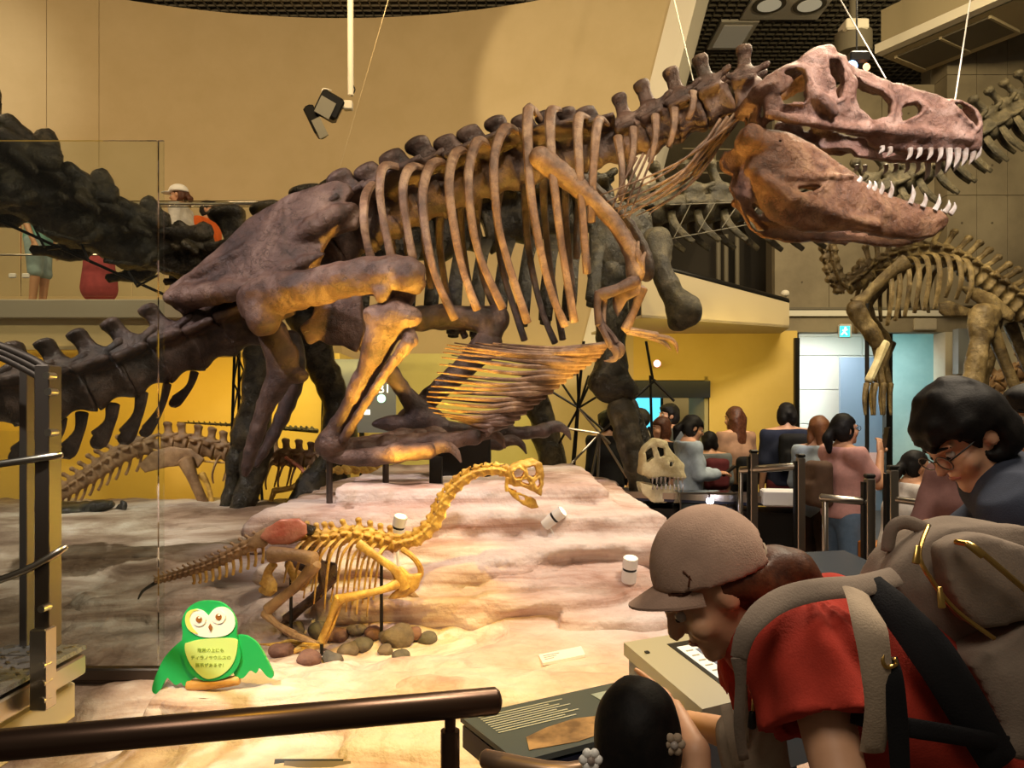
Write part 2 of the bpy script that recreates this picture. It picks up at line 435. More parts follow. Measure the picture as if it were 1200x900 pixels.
    def mesh(s):
        D = s.D; I = D < 0; nx, ny, nz = D.shape
        c = np.zeros((nx - 1, ny - 1, nz - 1), np.int8)
        for a in (0, 1):
            for b in (0, 1):
                for e in (0, 1): c += I[a:nx - 1 + a, b:ny - 1 + b, e:nz - 1 + e]
        act = (c > 0) & (c < 8); idx = np.argwhere(act)
        if len(idx) == 0: return np.zeros((0, 3)), np.zeros((0, 4), int)
        num = np.full(act.shape, -1, np.int64); num[act] = np.arange(len(idx))
        acc = np.zeros((len(idx), 3)); cnt = np.zeros(len(idx))
        cor = {}
        for a in (0, 1):
            for b in (0, 1):
                for e in (0, 1): cor[a, b, e] = D[idx[:, 0] + a, idx[:, 1] + b, idx[:, 2] + e]
        for ax in range(3):
            for p in (0, 1):
                for q in (0, 1):
                    A = [p, q]; A.insert(ax, 0); B = list(A); B[ax] = 1
                    va, vb = cor[tuple(A)], cor[tuple(B)]; m = (va < 0) != (vb < 0)
                    t = np.where(m, va / np.where(m, va - vb, 1), 0)
                    for i in range(3): acc[:, i] += np.where(m, (t if i == ax else A[i]), 0)
                    cnt += m
        v = s.lo + s.h * (idx + acc / cnt[:, None])
        faces = []
        for ax in range(3):
            sl0 = [slice(None)] * 3; sl1 = [slice(None)] * 3; sl0[ax] = slice(0, -1); sl1[ax] = slice(1, None)
            ch = I[tuple(sl0)] != I[tuple(sl1)]; e = np.argwhere(ch)
            o = [i for i in range(3) if i != ax]
            ok = (e[:, o[0]] > 0) & (e[:, o[1]] > 0) & (e[:, o[0]] < D.shape[o[0]] - 1) & (e[:, o[1]] < D.shape[o[1]] - 1); e = e[ok]
            q = []
            for (a, b) in ((-1, -1), (0, -1), (0, 0), (-1, 0)):
                w = e.copy(); w[:, o[0]] += a; w[:, o[1]] += b; q.append(num[w[:, 0], w[:, 1], w[:, 2]])
            q = np.stack(q, 1); flip = I[e[:, 0], e[:, 1], e[:, 2]]
            if ax == 1: flip = ~flip
            q[~flip] = q[~flip][:, ::-1]; faces.append(q)
        return v, np.concatenate(faces)
    def build(s, name, m, parent=None, label=None):
        v, f = s.mesh(); off = world_origin(parent)
        o = link_mesh(name, mesh_from(v - np.array(off), f, m, True, name), parent)
        if label: o['label'] = label
        return o

def field_for(pts, pad, h):
    a = np.array([tuple(p) for p in pts]); return Field(a.min(0) - pad, a.max(0) + pad, h)

def sdf_bone(name, m, parent, pts, rad, h=0.012, k=0.02, extra=(), nz=(0.006, 9), label=None):
    """organic bone through pts with end knobs: extra = [(point, radius or radii)]"""
    Fd = field_for(list(pts) + [e[0] for e in extra], max(rad) + max([np.max(e[1]) for e in extra] + [0]) + .05, h)
    # smooth resample
    P = [np.array(p) for p in pts]
    if len(P) > 2:
        t = np.arange(len(P)); tt = np.linspace(0, len(P) - 1, (len(P) - 1) * 3 + 1)
        Q = []
        for u in tt:
            kk = min(int(u), len(P) - 2); w = u - kk; p0 = P[max(kk - 1, 0)]; p1 = P[kk]; p2 = P[kk + 1]; p3 = P[min(kk + 2, len(P) - 1)]
            Q.append(.5 * ((2 * p1) + (p2 - p0) * w + (2 * p0 - 5 * p1 + 4 * p2 - p3) * w * w + (3 * p1 - p0 - 3 * p2 + p3) * w ** 3))
        R = np.interp(tt, t, rad); P = Q; rad = R
    Fd.chain(P, list(rad), k)
    for e in extra: Fd.ell(e[0], e[1], None, k * 1.5)
    if nz: Fd.noise(*nz).noise(nz[0] * .55, nz[1] * 2.6)
    return Fd.build(name, m, parent, label)

def plate(name, m, parent, poly_px, d, thick, h=0.012, holes=(), bend=None, nz=(0.008, 7), edge=0.6, ridges=()):
    """inflated bone plate: outline in photo pixels at distance d, real thickness; ridges = [(p0,p1,r)] raised along the near face"""
    Pw = [W(x, y, d) for x, y in poly_px]
    u = [(p.x, p.z) for p in Pw]
    Fd = field_for(Pw, thick + .06 + (.22 if bend else 0), h)
    g = Fd.grid(); X, Z = g[0][:, 0, :], g[2][:, 0, :]
    X, Z = np.broadcast_arrays(X, Z)
    d2 = poly_sd(X, Z, u)
    for hl in holes: d2 = np.maximum(d2, -poly_sd(X, Z, [(W(x, y, d).x, W(x, y, d).z) for x, y in hl]))
    yc = d + (bend(X, Z) if bend else 0 * X)
    inflate = thick * (edge + (1 - edge) * np.clip(-d2 / (thick * 2.2), 0, 1))
    D = np.maximum(d2[:, None, :], np.abs(g[1] - yc[:, None, :]) - inflate[:, None, :])
    Fd.D = D.astype(np.float32)
    for (a, b, r) in ridges:
        q = []
        for (x, y) in [(a[0] + (b[0] - a[0]) * t / 4, a[1] + (b[1] - a[1]) * t / 4) for t in range(5)]:
            p = W(x, y, d); bb = float(bend(np.array(p.x), np.array(p.z))) if bend else 0.0
            q.append(V((p.x, d + bb - thick * .82, p.z)))
        Fd.chain(q, [r * .6, r, r, r, r * .6], r)
    if nz: Fd.noise(*nz).noise(nz[0] * .4, nz[1] * 2.8)
    return Fd.build(name, m, parent)

# ================================================================ THE SETTING
def sm(a, b, x):
    t = np.clip((x - a) / (b - a), 0, 1); return t * t * (3 - 2 * t)

# floor
struct('floor', MB().box((0, 7.0, -0.05), (24, 18, 0.1)), 'floor_dark')

# ---- drum wall (concave, cream), built of curved panels with shadow joints
DC, DR = V((-2.67, 2.6, 0)), 9.4
def drum_pt(a, z, r=0): return V((DC.x + (DR + r) * math.sin(a), DC.y + (DR + r) * math.cos(a), z))
def drum_px_angle(px):
    lo, hi = -1.3, 1.0
    for _ in range(50):
        m = (lo + hi) / 2; p = drum_pt(m, 3)
        if p.x / p.y * F + 600 < px: lo = m
        else: hi = m
    return lo
def drum_panel(a0, a1, z0, z1, n, lean=0.0, r0=0.0, r1=0.12):
    mb = MB(); vs = []; fs = []
    for i in range(n + 1):
        t = i / n
        for (z, r) in ((z0, r0), (z1, r0), (z1, r1), (z0, r1)):
            a = a0 + (a1 + lean * (z - 5.0) - a0) * t
            vs.append(drum_pt(a, z, r))
    for i in range(n):
        for j in range(4):
            k = (j + 1) % 4; fs.append((i * 4 + j, i * 4 + k, i * 4 + 4 + k, i * 4 + 4 + j))
    fs.append((3, 2, 1, 0)); e = n * 4; fs.append((e, e + 1, e + 2, e + 3))
    return mb.add(vs, fs)
wall_back = struct('wall_back', drum_panel(-1.1, drum_px_angle(733), 2.36, 7.78, 60, 0.030, 0.03, 0.30), 'cream_wall', True)
aa = [drum_px_angle(p) for p in (-420, 54.5, 116)] + [drum_px_angle(735)]
for i in range(3):
    g = 0.0003
    p = drum_panel(aa[i] + g, aa[i + 1] - g, 2.36, 7.8, 12 if i < 2 else 40, 0.030 if i == 2 else 0).build('panel', 'cream_wall', wall_back, True)
# pale end post of the drum wall
mb = MB(); a = drum_px_angle(735)
vs = []
for z in (2.36, 7.8):
    for (da, r) in ((0, -.03), (0.042, -.03), (0.042, .34), (0, .34)): vs.append(drum_pt(a + 0.030 * (z - 5.0) + da, z, r))
mb.add(vs, [(0, 1, 2, 3), (7, 6, 5, 4), (0, 4, 5, 1), (1, 5, 6, 2), (2, 6, 7, 3), (3, 7, 4, 0)])
struct('trim_1', mb, 'cream_edge')

# ---- ceiling with egg-crate grid
ceil = struct('ceiling', MB().box((0, 7.5, 8.65), (24, 17, 0.1)), 'dark_void')
mb = MB()
for i in range(int(6.6 / .15) + 1): mb.box((1.7 + i * .15, 12.6, 8.0), (.02, 5.2, .09))
for j in range(int(5.2 / .15) + 1): mb.box((5.0, 10.0 + j * .15, 8.0), (6.6, .02, .09))
for i in range(int(7.2 / .15)): mb.box((-5.5 + i * .15, 11.2, 8.0), (.02, 2.4, .09))
for j in range(int(2.4 / .15) + 1): mb.box((-1.9, 10.0 + j * .15, 8.0), (7.2, .02, .09))
mat('grid_grey', (0.16, 0.14, 0.10), None, rough=0.7)
g = mb.build('ceiling_grid', 'grid_grey', ceil, False); g['kind'] = 'stuff'

# ceiling lamps
def downlight_panel(px, py, n, label):
    d = (7.95 - EYE) * F / (HOR - py); c = W(px, py, d)
    r = empty('ceiling_light', c, label, 'ceiling light', 'lamp panels set in the ceiling grid')
    MB().box(c, (.62 * n, .95, .05), None, .01).build('frame', 'cream_edge', r, False)
    for i in range(n):
        x = c.x + (i - (n - 1) / 2) * .62
        if n > 1:
            MB().cyl((x, c.y, c.z - .024), (x, c.y, c.z - .045), .25, 24).build('ring', 'grid_grey', r)
            MB().cyl((x, c.y, c.z - .046), (x, c.y, c.z - .052), .18, 24).build('lens', mat('lamp_lens', (.5, .47, .40), None, rough=.3, emit=(1, .85, .55), es=.25), r)
        else:
            MB().box((x, c.y, c.z - .03), (.46, .74, .02)).build('diffuser', mat('lamp_lens2', (.4, .36, .26), None, rough=.5, emit=(1, .8, .5), es=.10), r, False)
downlight_panel(925, 3, 2, 'cream ceiling panel with two round downlights at top right')
downlight_panel(858, 41, 1, 'small square recessed lamp in the dark ceiling grid')

# duct along the ceiling
def oriented_box(a, b, w, h):
    a = V(a); b = V(b); d = b - a; q = d.to_track_quat('X', 'Z').to_matrix()
    return (a + b) / 2, (d.length, w, h), q
r = empty('ceiling_duct', V((5.6, 9.6, 6.4)), 'beige rectangular duct hanging under ceiling above the big skull', 'duct')
mat('duct_paint', (.42, .35, .22), None, rough=.7); mat('hatch_grey', (.13, .11, .08), None, rough=.7)
_a, _u, _v = V((4.95, 10.3, 6.40)), V((.52, -.854, 0)), V((.854, .52, 0))
MB().prism([_a, _a + _u * 4.5, _a + _u * 4.5 + _v * .95, _a + _v * .95], (0, 0, .62)).build('duct_body', 'duct_paint', r, False)
MB().prism([_a + _u * .1 + _v * .16, _a + _u * 1.3 + _v * .16, _a + _u * 1.3 + _v * .80, _a + _u * .1 + _v * .80], (0, 0, -.02)).build('hatch', 'hatch_grey', r, False)
for k_ in (.1, .7, 1.3): MB().prism([_a + _u * k_ + _v * .14, _a + _u * (k_ + .03) + _v * .14, _a + _u * (k_ + .03) + _v * .82, _a + _u * k_ + _v * .82], (0, 0, -.035)).build('hatch_bar', 'duct_paint', r, False)
for k_ in (.5, 2.5): q_ = _a + _u * k_ + _v * .5; MB().cyl((q_.x, q_.y, 7.0), (q_.x, q_.y, 8.6), .02, 8).build('hanger', 'grid_grey', r)
MB().prism([_a - _v * .14, _a + _u * 4.5 - _v * .14, _a + _u * 4.5 + _v * .02, _a + _v * .02], (0, 0, .12)).build('flange', 'cream_edge', r, False)
r = empty('junction_box', W(1000, 36, 9.5), 'pale junction box with dark round mount beside the ceiling duct', 'fixture')
MB().box(W(1000, 33, 9.5), (.28, .25, .14), None, .02).build('housing', 'cream_edge', r, False)
MB().cyl(W(1000, 40, 9.6), W(1000, 64, 9.6), .22, 20).build('mount', 'grid_grey', r)
MB().cyl(W(1000, -60, 9.6), W(1000, 30, 9.6), .05, 10).build('stem', 'grid_grey', r)

# ---- gallery (mezzanine) at left: slab, steel edge, glass balustrade
GZ = 2.75; GX1 = -2.66; GY = 8.1
mat('slab_cream', (.58, .48, .28), None, rough=.8)
gal = struct('trim_2', MB().box(((GX1 - 10) / 2, 10.2, GZ - .24), (GX1 + 10, 4.1, .44)), 'slab_cream')
MB().box(((GX1 - 10) / 2, GY, GZ - .05), (GX1 + 10, .06, .20), None, .01).build('steel_edge', mat('brushed_edge', (.42, .39, .33), None, rough=.5, metal=.35), gal, False)
MB().box(((GX1 - 10) / 2, GY + .03, GZ - .46), (GX1 + 10, .10, .04)).build('lower_lip', 'slab_cream', gal, False)
bal = empty('glass_balustrade', (-5, GY, GZ), 'clear glass balustrade with round top rail along the upper gallery', 'balustrade')
zr = W(0, 239, GY).z
MB().tube([(-9.5, GY, zr), (GX1, GY, zr)], .035, 14, smooth=False).build('top_rail', glass_mat('acrylic', (.93, .95, .92)), bal)
MB().cyl((-9.5, GY, zr), (GX1 - .02, GY, zr), .016, 10).build('rail_core', 'steel', bal)
for x0, x1 in ((-9.4, -7.7), (-7.68, -5.2), (-5.18, -4.02), (-4.0, -2.72)):
    MB().box(((x0 + x1) / 2, GY, (GZ + .05 + zr) / 2), (x1 - x0, .012, zr - GZ - .12)).build('pane', 'glass', bal, False)
    for x in (x0 + .06, x1 - .06):
        MB().box((x, GY - .012, GZ + .30), (.07, .03, .05), None, .008).build('clamp', 'white_paint', bal, False)
MB().cyl((-9.4, GY - .01, GZ + .52), (GX1, GY - .01, GZ + .52), .010, 8).build('mid_rail', 'steel', bal)

# ---- lower walls below the drum
struct('wall_left', MB().box((-5.8, 9.45, 1.2), (7.2, .2, 2.3)), 'amber_wall')
struct('wall_left_return', MB().box((-2.2, 10.4, 1.2), (.16, 1.9, 2.3)), 'amber_wall')
mat('lime_wall', (.62, .56, .22), (.66, .60, .25), 2, .9)
struct('wall_centre', MB().box((-.9, 11.4, 1.2), (2.6, .2, 2.6)), 'lime_wall')
struct('wall_centre_right', MB().box((1.0, 11.2, 1.2), (1.25, .2, 2.6)), 'cream_wall')
struct('trim_3', MB().box((-.6, 11.55, 2.30), (5.0, .5, .12)), 'slab_cream')

# amber wall at right with doorway
WY = 10.2; x0, x1 = W(741, 0, WY).x, W(829, 0, WY).x; xe = W(931, 0, WY).x; zt = W(0, 446, WY).z
wr = struct('wall_right', MB().box(((x1 + xe) / 2, WY, 1.35), (xe - x1, .2, 2.7)), 'amber_wall')
MB().box(((x0 + x1) / 2, WY, (2.7 + zt) / 2), (x1 - x0, .2, 2.7 - zt)).build('lintel', 'amber_wall', wr, False)
MB().box((x0 - .15, WY, 1.35), (.3, .2, 2.7)).build('jamb_wall', 'cream_wall', wr, False)
MB().box((xe - .02, WY - .13, 1.30), (.06, .06, 2.6)).build('corner_strip', 'black_metal', wr, False)
dr = struct('door_1', MB().box(((x0 + x1) / 2 + .1, WY + 1.6, 1.1), (1.6, .1, 2.3)), mat('door_beige', (.42, .36, .20), None, rough=.8))
MB().box(((x0 + x1) / 2, WY - .02, zt - .12), (x1 - x0, .26, .22)).build('door_head', 'panel_navy', dr, False)
MB().box((x1 - .04, WY + .35, 1.05), (.05, .9, 2.1)).build('door_leaf', mat('door_leaf', (.34, .30, .17), None, rough=.7), dr, False)
r = empty('wall_screen', W(752, 480, 11.2), 'bright cyan video screen seen through the doorway behind the leg bones', 'screen')
MB().box(W(752, 480, 11.25), (.62, .05, .62)).build('bezel', 'black_metal', r, False)
MB().box(W(752, 480, 11.21), (.54, .03, .54)).build('display', mat('cyan_screen', (.05, .3, .4), None, rough=.3, emit=(.10, .62, .85), es=1.6), r, False)

# balcony parapet above it
mb = MB(); A, B_ = W(752, 309, 8.6), W(925, 355, 9.6); A2, B2 = W(752, 372, 8.6), W(925, 384, 9.6)
mb.prism([A, B_, B2, A2], (0.05, .35, 0))
par = struct('trim_4', mb, mat('parapet', (.56, .47, .31), None, rough=.85))
mb = MB(); mb.prism([A2 + V((0, .0, 0)), B2 + V((0, 0, 0)), B2 + V((.1, .7, -.02)), A2 + V((-.4, 1.6, -.02))], (0, 0, .03)); mb.build('soffit', 'parapet', par, False)
MB().tube([A + V((0, .1, .03)), B_ + V((0, .1, .03))], .05, 8, smooth=False).build('cap_rail', 'black_metal', par)

# ---- concrete walls, board-marked panels with recessed joints
def concrete(name, c1, c2):
    m = mat(name, c1, c2, 1.6, .8, 0, .12, 14)
    nt = m.node_tree; N = nt.nodes; L = nt.links
    return m
concrete('concrete', (.20, .165, .11), (.29, .245, .165))
concrete('concrete_pale_lit', (.42, .37, .28), (.54, .48, .36))
CY = 10.8; ox0, ox1 = W(936, 0, CY).x, W(1103, 0, CY).x; oz = W(0, 390, CY).z; bz = W(0, 362, CY).z
cx0 = W(908, 0, CY).x
_xm = W(1096, 0, CY).x
conc = struct('wall_concrete', MB().box(((cx0 + _xm) / 2, CY + .25, (bz + 6.25) / 2), (_xm - cx0, .25, 6.25 - bz)).box(((_xm + 9.5) / 2, CY + .25, (bz + 8.6) / 2), (9.5 - _xm, .25, 8.6 - bz)), mat('joint_dark', (.12, .098, .065), None, rough=.9))
WTOP = 6.25
xs = [cx0, W(972, 0, CY).x, W(1034, 0, CY).x, W(1096, 0, CY).x, W(1130, 0, CY).x, W(1165, 0, CY).x, W(1215, 0, CY).x, 8.6, 9.5]
zs = [bz, 4.6, 6.25, 8.6]
for i in range(len(xs) - 1):
    for j in range(len(zs) - 1):
        if i < 3 and j == 2: continue
        w, h = xs[i + 1] - xs[i], zs[j + 1] - zs[j]; near = .30 if i >= 3 else 0.0
        MB().box(((xs[i] + xs[i + 1]) / 2, CY + .08 - near / 2, (zs[j] + zs[j + 1]) / 2), (w - .006, .14 + near, h - .006), None, .003).build('concrete_panel', 'concrete', conc, False)
        for tx in (.5,):
            for tz in (.25, .75):
                p = V((xs[i] + w * tx, CY + .008 - near, zs[j] + h * tz)); MB().cyl(p, p + V((0, -.006, 0)), .014, 10).build('tie_hole', 'joint_dark', conc)
lin = struct('trim_5', MB().box(((cx0 + 9.5) / 2, CY + .1, (oz + bz) / 2), (9.5 - cx0, .22, bz - oz - .012)), 'concrete')
MB().box(((cx0 + ox1) / 2 + .3, CY - .03, bz), (ox1 - cx0 + .6, .05, .03)).build('ledge', 'grid_grey', lin, False)
struct('wall_pier', MB().box(((ox1 + 9.5) / 2, CY + .05, oz / 2), (9.5 - ox1, .3, oz)), 'concrete_pale_lit')  # paler concrete here paints in the brighter light on the pier
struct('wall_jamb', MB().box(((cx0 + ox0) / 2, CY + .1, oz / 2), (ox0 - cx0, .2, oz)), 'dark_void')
# far dim wall above the balcony, dark-coloured sheet standing for the unlit opening with pipes, and rail
struct('wall_far', MB().box((5.0, 14.9, 6.0), (11.0, .2, 5.2)), 'concrete')
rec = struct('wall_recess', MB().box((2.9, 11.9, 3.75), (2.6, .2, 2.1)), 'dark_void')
for px in (842, 851, 864): MB().cyl(W(px, 275, 11.6), W(px, 345, 11.6), .035, 10).build('pipe', 'grid_grey', rec)
r = empty('back_railing', W(850, 245, 11.9), 'thin pale metal railing behind the long dark neck', 'railing')
for y in (172, 186, 200, 214): MB().cyl(W(800, y + 2, 11.9), W(906, y - 2 + 6, 11.9), .012, 6).build('bar', 'duct_paint', r)
for x in (838, 884): MB().cyl(W(x, 170, 11.9), W(x, 245, 11.9), .014, 6).build('post', 'duct_paint', r)

# ---- lobby beyond the doorway
mat('lobby_white', (.74, .72, .62), None, rough=.8)
lob = struct('wall_lobby', MB().box((5.5, 13.6, 1.5), (4.4, .1, 3.2)), 'lobby_white')
for i in range(4):
    for j in range(5):
        MB().box((3.9 + .6 + i * 1.1, 13.52, .25 + j * .6 + .3), (1.09, .06, .59), None, .004).build('wall_panel', 'lobby_white', lob, False)
struct('wall_lobby_left', MB().box((4.05 - .1, 12.2, 1.5), (.1, 2.8, 3.2)), 'lobby_white')
tl = concrete('concrete_teal_lit', (.30, .40, .37), (.40, .50, .46))  # teal light of the lobby put into the concrete colour
struct('wall_lobby_right', MB().box((7.15, 11.9, 1.5), (.12, 2.2, 3.2)), 'concrete_teal_lit')
struct('wall_lobby_right_return', MB().box((6.62, 12.5, 1.5), (.95, .12, 3.2), Matrix.Rotation(-.25, 3, 'Z')), 'concrete_teal_lit')
lc = struct('ceiling_lobby', MB().box((5.3, 12.2, 3.02), (3.0, 2.9, .08)), 'lobby_white')
for i in range(3):
    for j in range(3): MB().box((4.4 + i * .7, 11.3 + j * .7, 2.975), (.6, .6, .015), None, .004).build('ceiling_tile', 'concrete_pale_lit', lc, False)
dd = struct('door_2', MB().box(W(1016, 520, 12.9), (.92, .06, 2.9)), mat('steel_blue', (.20, .24, .30), None, rough=.5))
p = W(1024, 545, 12.82)
MB().box((p.x, p.y, p.z), (.30, .02, .42)).build('notice', mat('notice_pink', (.75, .42, .36), None, rough=.6), dd, False)
p = W(1027, 519 + 36, 12.83); MB().box(p, (.10, .03, .12)).build('switch_plate', 'black_metal', dd, False)
p = W(1033, 531 + 36, 12.83); MB().box(p, (.07, .05, .07)).build('door_handle', 'black_metal', dd, False)
struct('trim_6', MB().box(W(1040, 470, CY + .2) - V((0, 0, .3)), (.09, .12, 2.9)), 'black_metal')
r = empty('exit_sign', W(990, 388, 10.72), 'small glowing cyan exit sign above the lit doorway', 'sign')
MB().box(W(990, 388, 10.72), (.16, .08, .19), None, .01).build('housing', 'white_paint', r, False)
MB().box(W(990, 388.5, 10.686), (.135, .012, .15)).build('lit_face', mat('exit_glow', (.05, .4, .4), None, rough=.4, emit=(.06, .75, .78), es=2.4), r, False)
q = W(990, 388, 10.68); m_ = mat('exit_white', (.9, .95, .95), None, emit=(.9, 1, 1), es=2.5)
mb = MB(); mb.ball((q.x + .01, q.y, q.z + .045), .014, 8, 6).tube([(q.x + .005, q.y, q.z + .03), (q.x - .008, q.y, q.z - .01)], .013, 6).tube([(q.x - .008, q.y, q.z - .01), (q.x - .045, q.y, q.z - .05)], .009, 6).tube([(q.x - .006, q.y, q.z - .01), (q.x + .03, q.y, q.z - .05)], .009, 6).tube([(q.x - .03, q.y, q.z + .01), (q.x + .035, q.y, q.z + .02)], .008, 6)
mb.build('running_figure', m_, r)
r = thing('wall_vent', MB().box(W(1084, 380, 10.64), (.30, .05, .16), None, .01), 'concrete_pale_lit', 'pale flat plate on the concrete lintel right of the exit sign', 'plate', smooth=False)
struct('trim_7', MB().box(W(1130, 412, 10.55), (.24, .14, .62)), mat('pier_box', (.20, .21, .22), None, rough=.5))
thing('security_dome', MB().ball(W(920, 344, 10.6), (.06, .06, .05), 12, 8), 'cream_edge', 'small pale dome on the dark concrete beside the balcony corner', 'camera dome')

# ---- exhibit base: sculpted rock
def terrain(x, y):
    z0 = 0 * x
    n1 = vnoise(x, y, z0 + .5, 1.3); n2 = vnoise(x, y, z0 + 3.5, 3.1); n3 = vnoise(x, y, z0 + 7.5, 8.0); n4 = vnoise(x, y, z0 + 11.5, 19.0)
    def terr(t, step, a=.62):
        fr = t / step; fl = np.floor(fr); return (fl + sm(a, 1.0, fr - fl)) * step
    base = .50 + .25 * sm(3.9, 6.1, y + .5 * n1)
    left = 1 - sm(-1.9, -1.1, x)
    lt = terr(base + .10 * n1 + .06 * n2, .07, .5)
    base = base * (1 - left * .85) + lt * left * .85
    # front ledge under the owl and the low slabs
    fx = sm(-1.42, -1.34, x + .05 * n2)
    ledge = .35 + .17 * sm(2.78, 2.86, y + .12 * n1 + .08 * n2 + .03 * n3)
    front = 1 - sm(2.95, 3.15, y)
    slabs = .40 + .05 * sm(3.0, 3.5, y) - .03 * (np.abs(n2) < .035)
    base = base * (1 - front) + (ledge * fx + slabs * (1 - fx)) * front
    base = base - .07 * (1 - fx) * (1 - sm(3.3, 4.4, y))
    # talus under the pedestal; the slabs themselves are modelled below
    e = np.minimum(np.minimum((x + 1.45) * .8, (1.13 - x) * .8), np.minimum(y - 3.90, 6.6 - y)) + .16 * n1 + .10 * n2 + .04 * n3
    base = base + .22 * sm(-.05, .40, e)
    e2 = np.minimum(np.minimum(x + 1.0, .52 - x), np.minimum(y - 4.65, 6.4 - y))
    base = base * (1 - sm(.0, .05, e2)) + 1.12 * sm(.0, .05, e2)
    # hollow with stones
    hx, hy = (x + .82) / .80, (y - 3.75) / .45
    base = base - .09 * np.clip(1 - hx * hx - hy * hy, 0, 1) ** .5
    flat = sm(4.9, 5.2, y) * .8
    pond = np.clip(1 - ((x - .05) / .7) ** 2 - ((y - 3.65) / .42) ** 2, 0, 1)
    rough = (1 - flat) * (1 - .8 * sm(0, .4, pond))
    return base + (.05 * n2 + .045 * n3 + .02 * n4) * rough + .02 * n1
def TH(x, y): return float(terrain(np.array([[float(x)]]), np.array([[float(y)]]))[0, 0])
gx = np.arange(-5.6, 1.161, .026); gy = np.arange(2.25, 7.6, .026)
X, Y = np.meshgrid(gx, gy, indexing='ij'); Z = terrain(X, Y)
nx, ny = X.shape
vs = np.stack([X, Y, Z], -1).reshape(-1, 3)
ii = np.arange(nx * ny).reshape(nx, ny)
fs = np.stack([ii[:-1, :-1], ii[1:, :-1], ii[1:, 1:], ii[:-1, 1:]], -1).reshape(-1, 4).tolist()
rim = list(ii[:, 0]) + list(ii[-1, 1:]) + list(ii[::-1, -1][1:]) + list(ii[0, ::-1][1:-1])
k0 = len(vs); low = vs[rim].copy(); low[:, 2] = 0.0
vs = np.concatenate([vs, low]); R_ = len(rim)
for i in range(R_):
    j = (i + 1) % R_; fs.append((int(rim[j]), int(rim[i]), k0 + i, k0 + j))
m = bpy.data.materials.new('rock'); m.use_nodes = True; MATS['rock'] = m
nt = m.node_tree; N = nt.nodes; L = nt.links; b = N['Principled BSDF']; b.inputs['Roughness'].default_value = .85; b.inputs['Specular IOR Level'].default_value = .25
geo = N.new('ShaderNodeNewGeometry'); mp = N.new('ShaderNodeMapping'); mp.inputs['Scale'].default_value = (.6, .6, 7.0)
L.new(geo.outputs['Position'], mp.inputs['Vector'])
n = N.new('ShaderNodeTexNoise'); n.inputs['Scale'].default_value = 1.9; n.inputs['Detail'].default_value = 9; n.inputs['Roughness'].default_value = .62; n.inputs['Distortion'].default_value = .4
L.new(mp.outputs[0], n.inputs['Vector'])
def ramp(cols):
    r = N.new('ShaderNodeValToRGB'); e = r.color_ramp.elements
    e[0].position, e[0].color = cols[0][0], (*cols[0][1], 1); e[1].position, e[1].color = cols[-1][0], (*cols[-1][1], 1)
    for p, c in cols[1:-1]:
        q = e.new(p); q.color = (*c, 1)
    L.new(n.outputs[0], r.inputs[0]); return r
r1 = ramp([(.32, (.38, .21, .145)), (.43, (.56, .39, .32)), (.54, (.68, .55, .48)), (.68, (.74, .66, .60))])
r2 = ramp([(.34, (.15, .095, .065)), (.46, (.29, .21, .155)), (.56, (.44, .36, .29)), (.68, (.60, .54, .47))])  # darker ramp for the left rock, dimmer light put into its colour
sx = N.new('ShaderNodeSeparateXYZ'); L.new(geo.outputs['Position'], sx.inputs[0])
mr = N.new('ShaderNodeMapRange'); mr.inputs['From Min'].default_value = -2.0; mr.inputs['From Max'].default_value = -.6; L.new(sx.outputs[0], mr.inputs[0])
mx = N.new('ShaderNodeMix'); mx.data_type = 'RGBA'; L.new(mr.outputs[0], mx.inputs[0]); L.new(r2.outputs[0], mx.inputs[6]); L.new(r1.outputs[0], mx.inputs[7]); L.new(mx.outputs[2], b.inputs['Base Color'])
n2 = N.new('ShaderNodeTexNoise'); n2.inputs['Scale'].default_value = 9; n2.inputs['Detail'].default_value = 10; L.new(geo.outputs['Position'], n2.inputs['Vector'])
bp = N.new('ShaderNodeBump'); bp.inputs['Strength'].default_value = .8; bp.inputs['Distance'].default_value = .05; L.new(n2.outputs[0], bp.inputs['Height']); L.new(bp.outputs[0], b.inputs['Normal'])
# overhanging strata: irregular slabs stacked up
Fd = Field((-5.6, 2.3, .05), (1.30, 7.45, 1.2), .03)
g = Fd.grid()
def strat(f, zf, o): return vnoise(g[0] + o, g[1] + o * .7, g[2] * zf / f * 1.0 + o, f)
lat = .20 * vnoise(g[0], g[1], g[2] * 2.5, 1.1) + .16 * vnoise(g[0] + 5, g[1], g[2] * 3.0, 2.6) + .07 * vnoise(g[0], g[1] + 9, g[2] * 2.2, 6.0)
def slab(x0, x1, y0, y1, z0, z1, amp=1.0, rnd=.05, tilt=0.0):
    n_ = lat * amp + .05 * np.sin(g[0] * 1.7 + z0 * 40)
    zz = g[2] - tilt * (g[0] - x0)
    qx = np.maximum(x0 - g[0], g[0] - x1) + n_ + rnd; qy = np.maximum(y0 - g[1], g[1] - y1) + n_ + rnd
    qz = np.abs(zz - (z0 + z1) / 2) - (z1 - z0) / 2 + rnd + .04 * vnoise(g[0], g[1], g[2] * 0 + z0 * 9, 3.0) * amp
    d = np.sqrt(np.maximum(qx, 0) ** 2 + np.maximum(qy, 0) ** 2 + np.maximum(qz, 0) ** 2) + np.minimum(np.maximum(qx, np.maximum(qy, qz)), 0) - rnd
    Fd.union((slice(None),) * 3, d.astype(np.float32), .012)
slab(-1.08, .60, 4.50, 6.7, .99, 1.15, .25, .05)
slab(.10, .68, 4.44, 6.7, .92, 1.05, .5, .03)
slab(-1.48, .86, 4.36, 6.9, .84, 1.02, .45, .06)
slab(-1.15, .95, 4.26, 6.9, .73, .86, 1.0, .03)
slab(-1.35, 1.02, 4.18, 6.9, .62, .75, 1.0, .04)
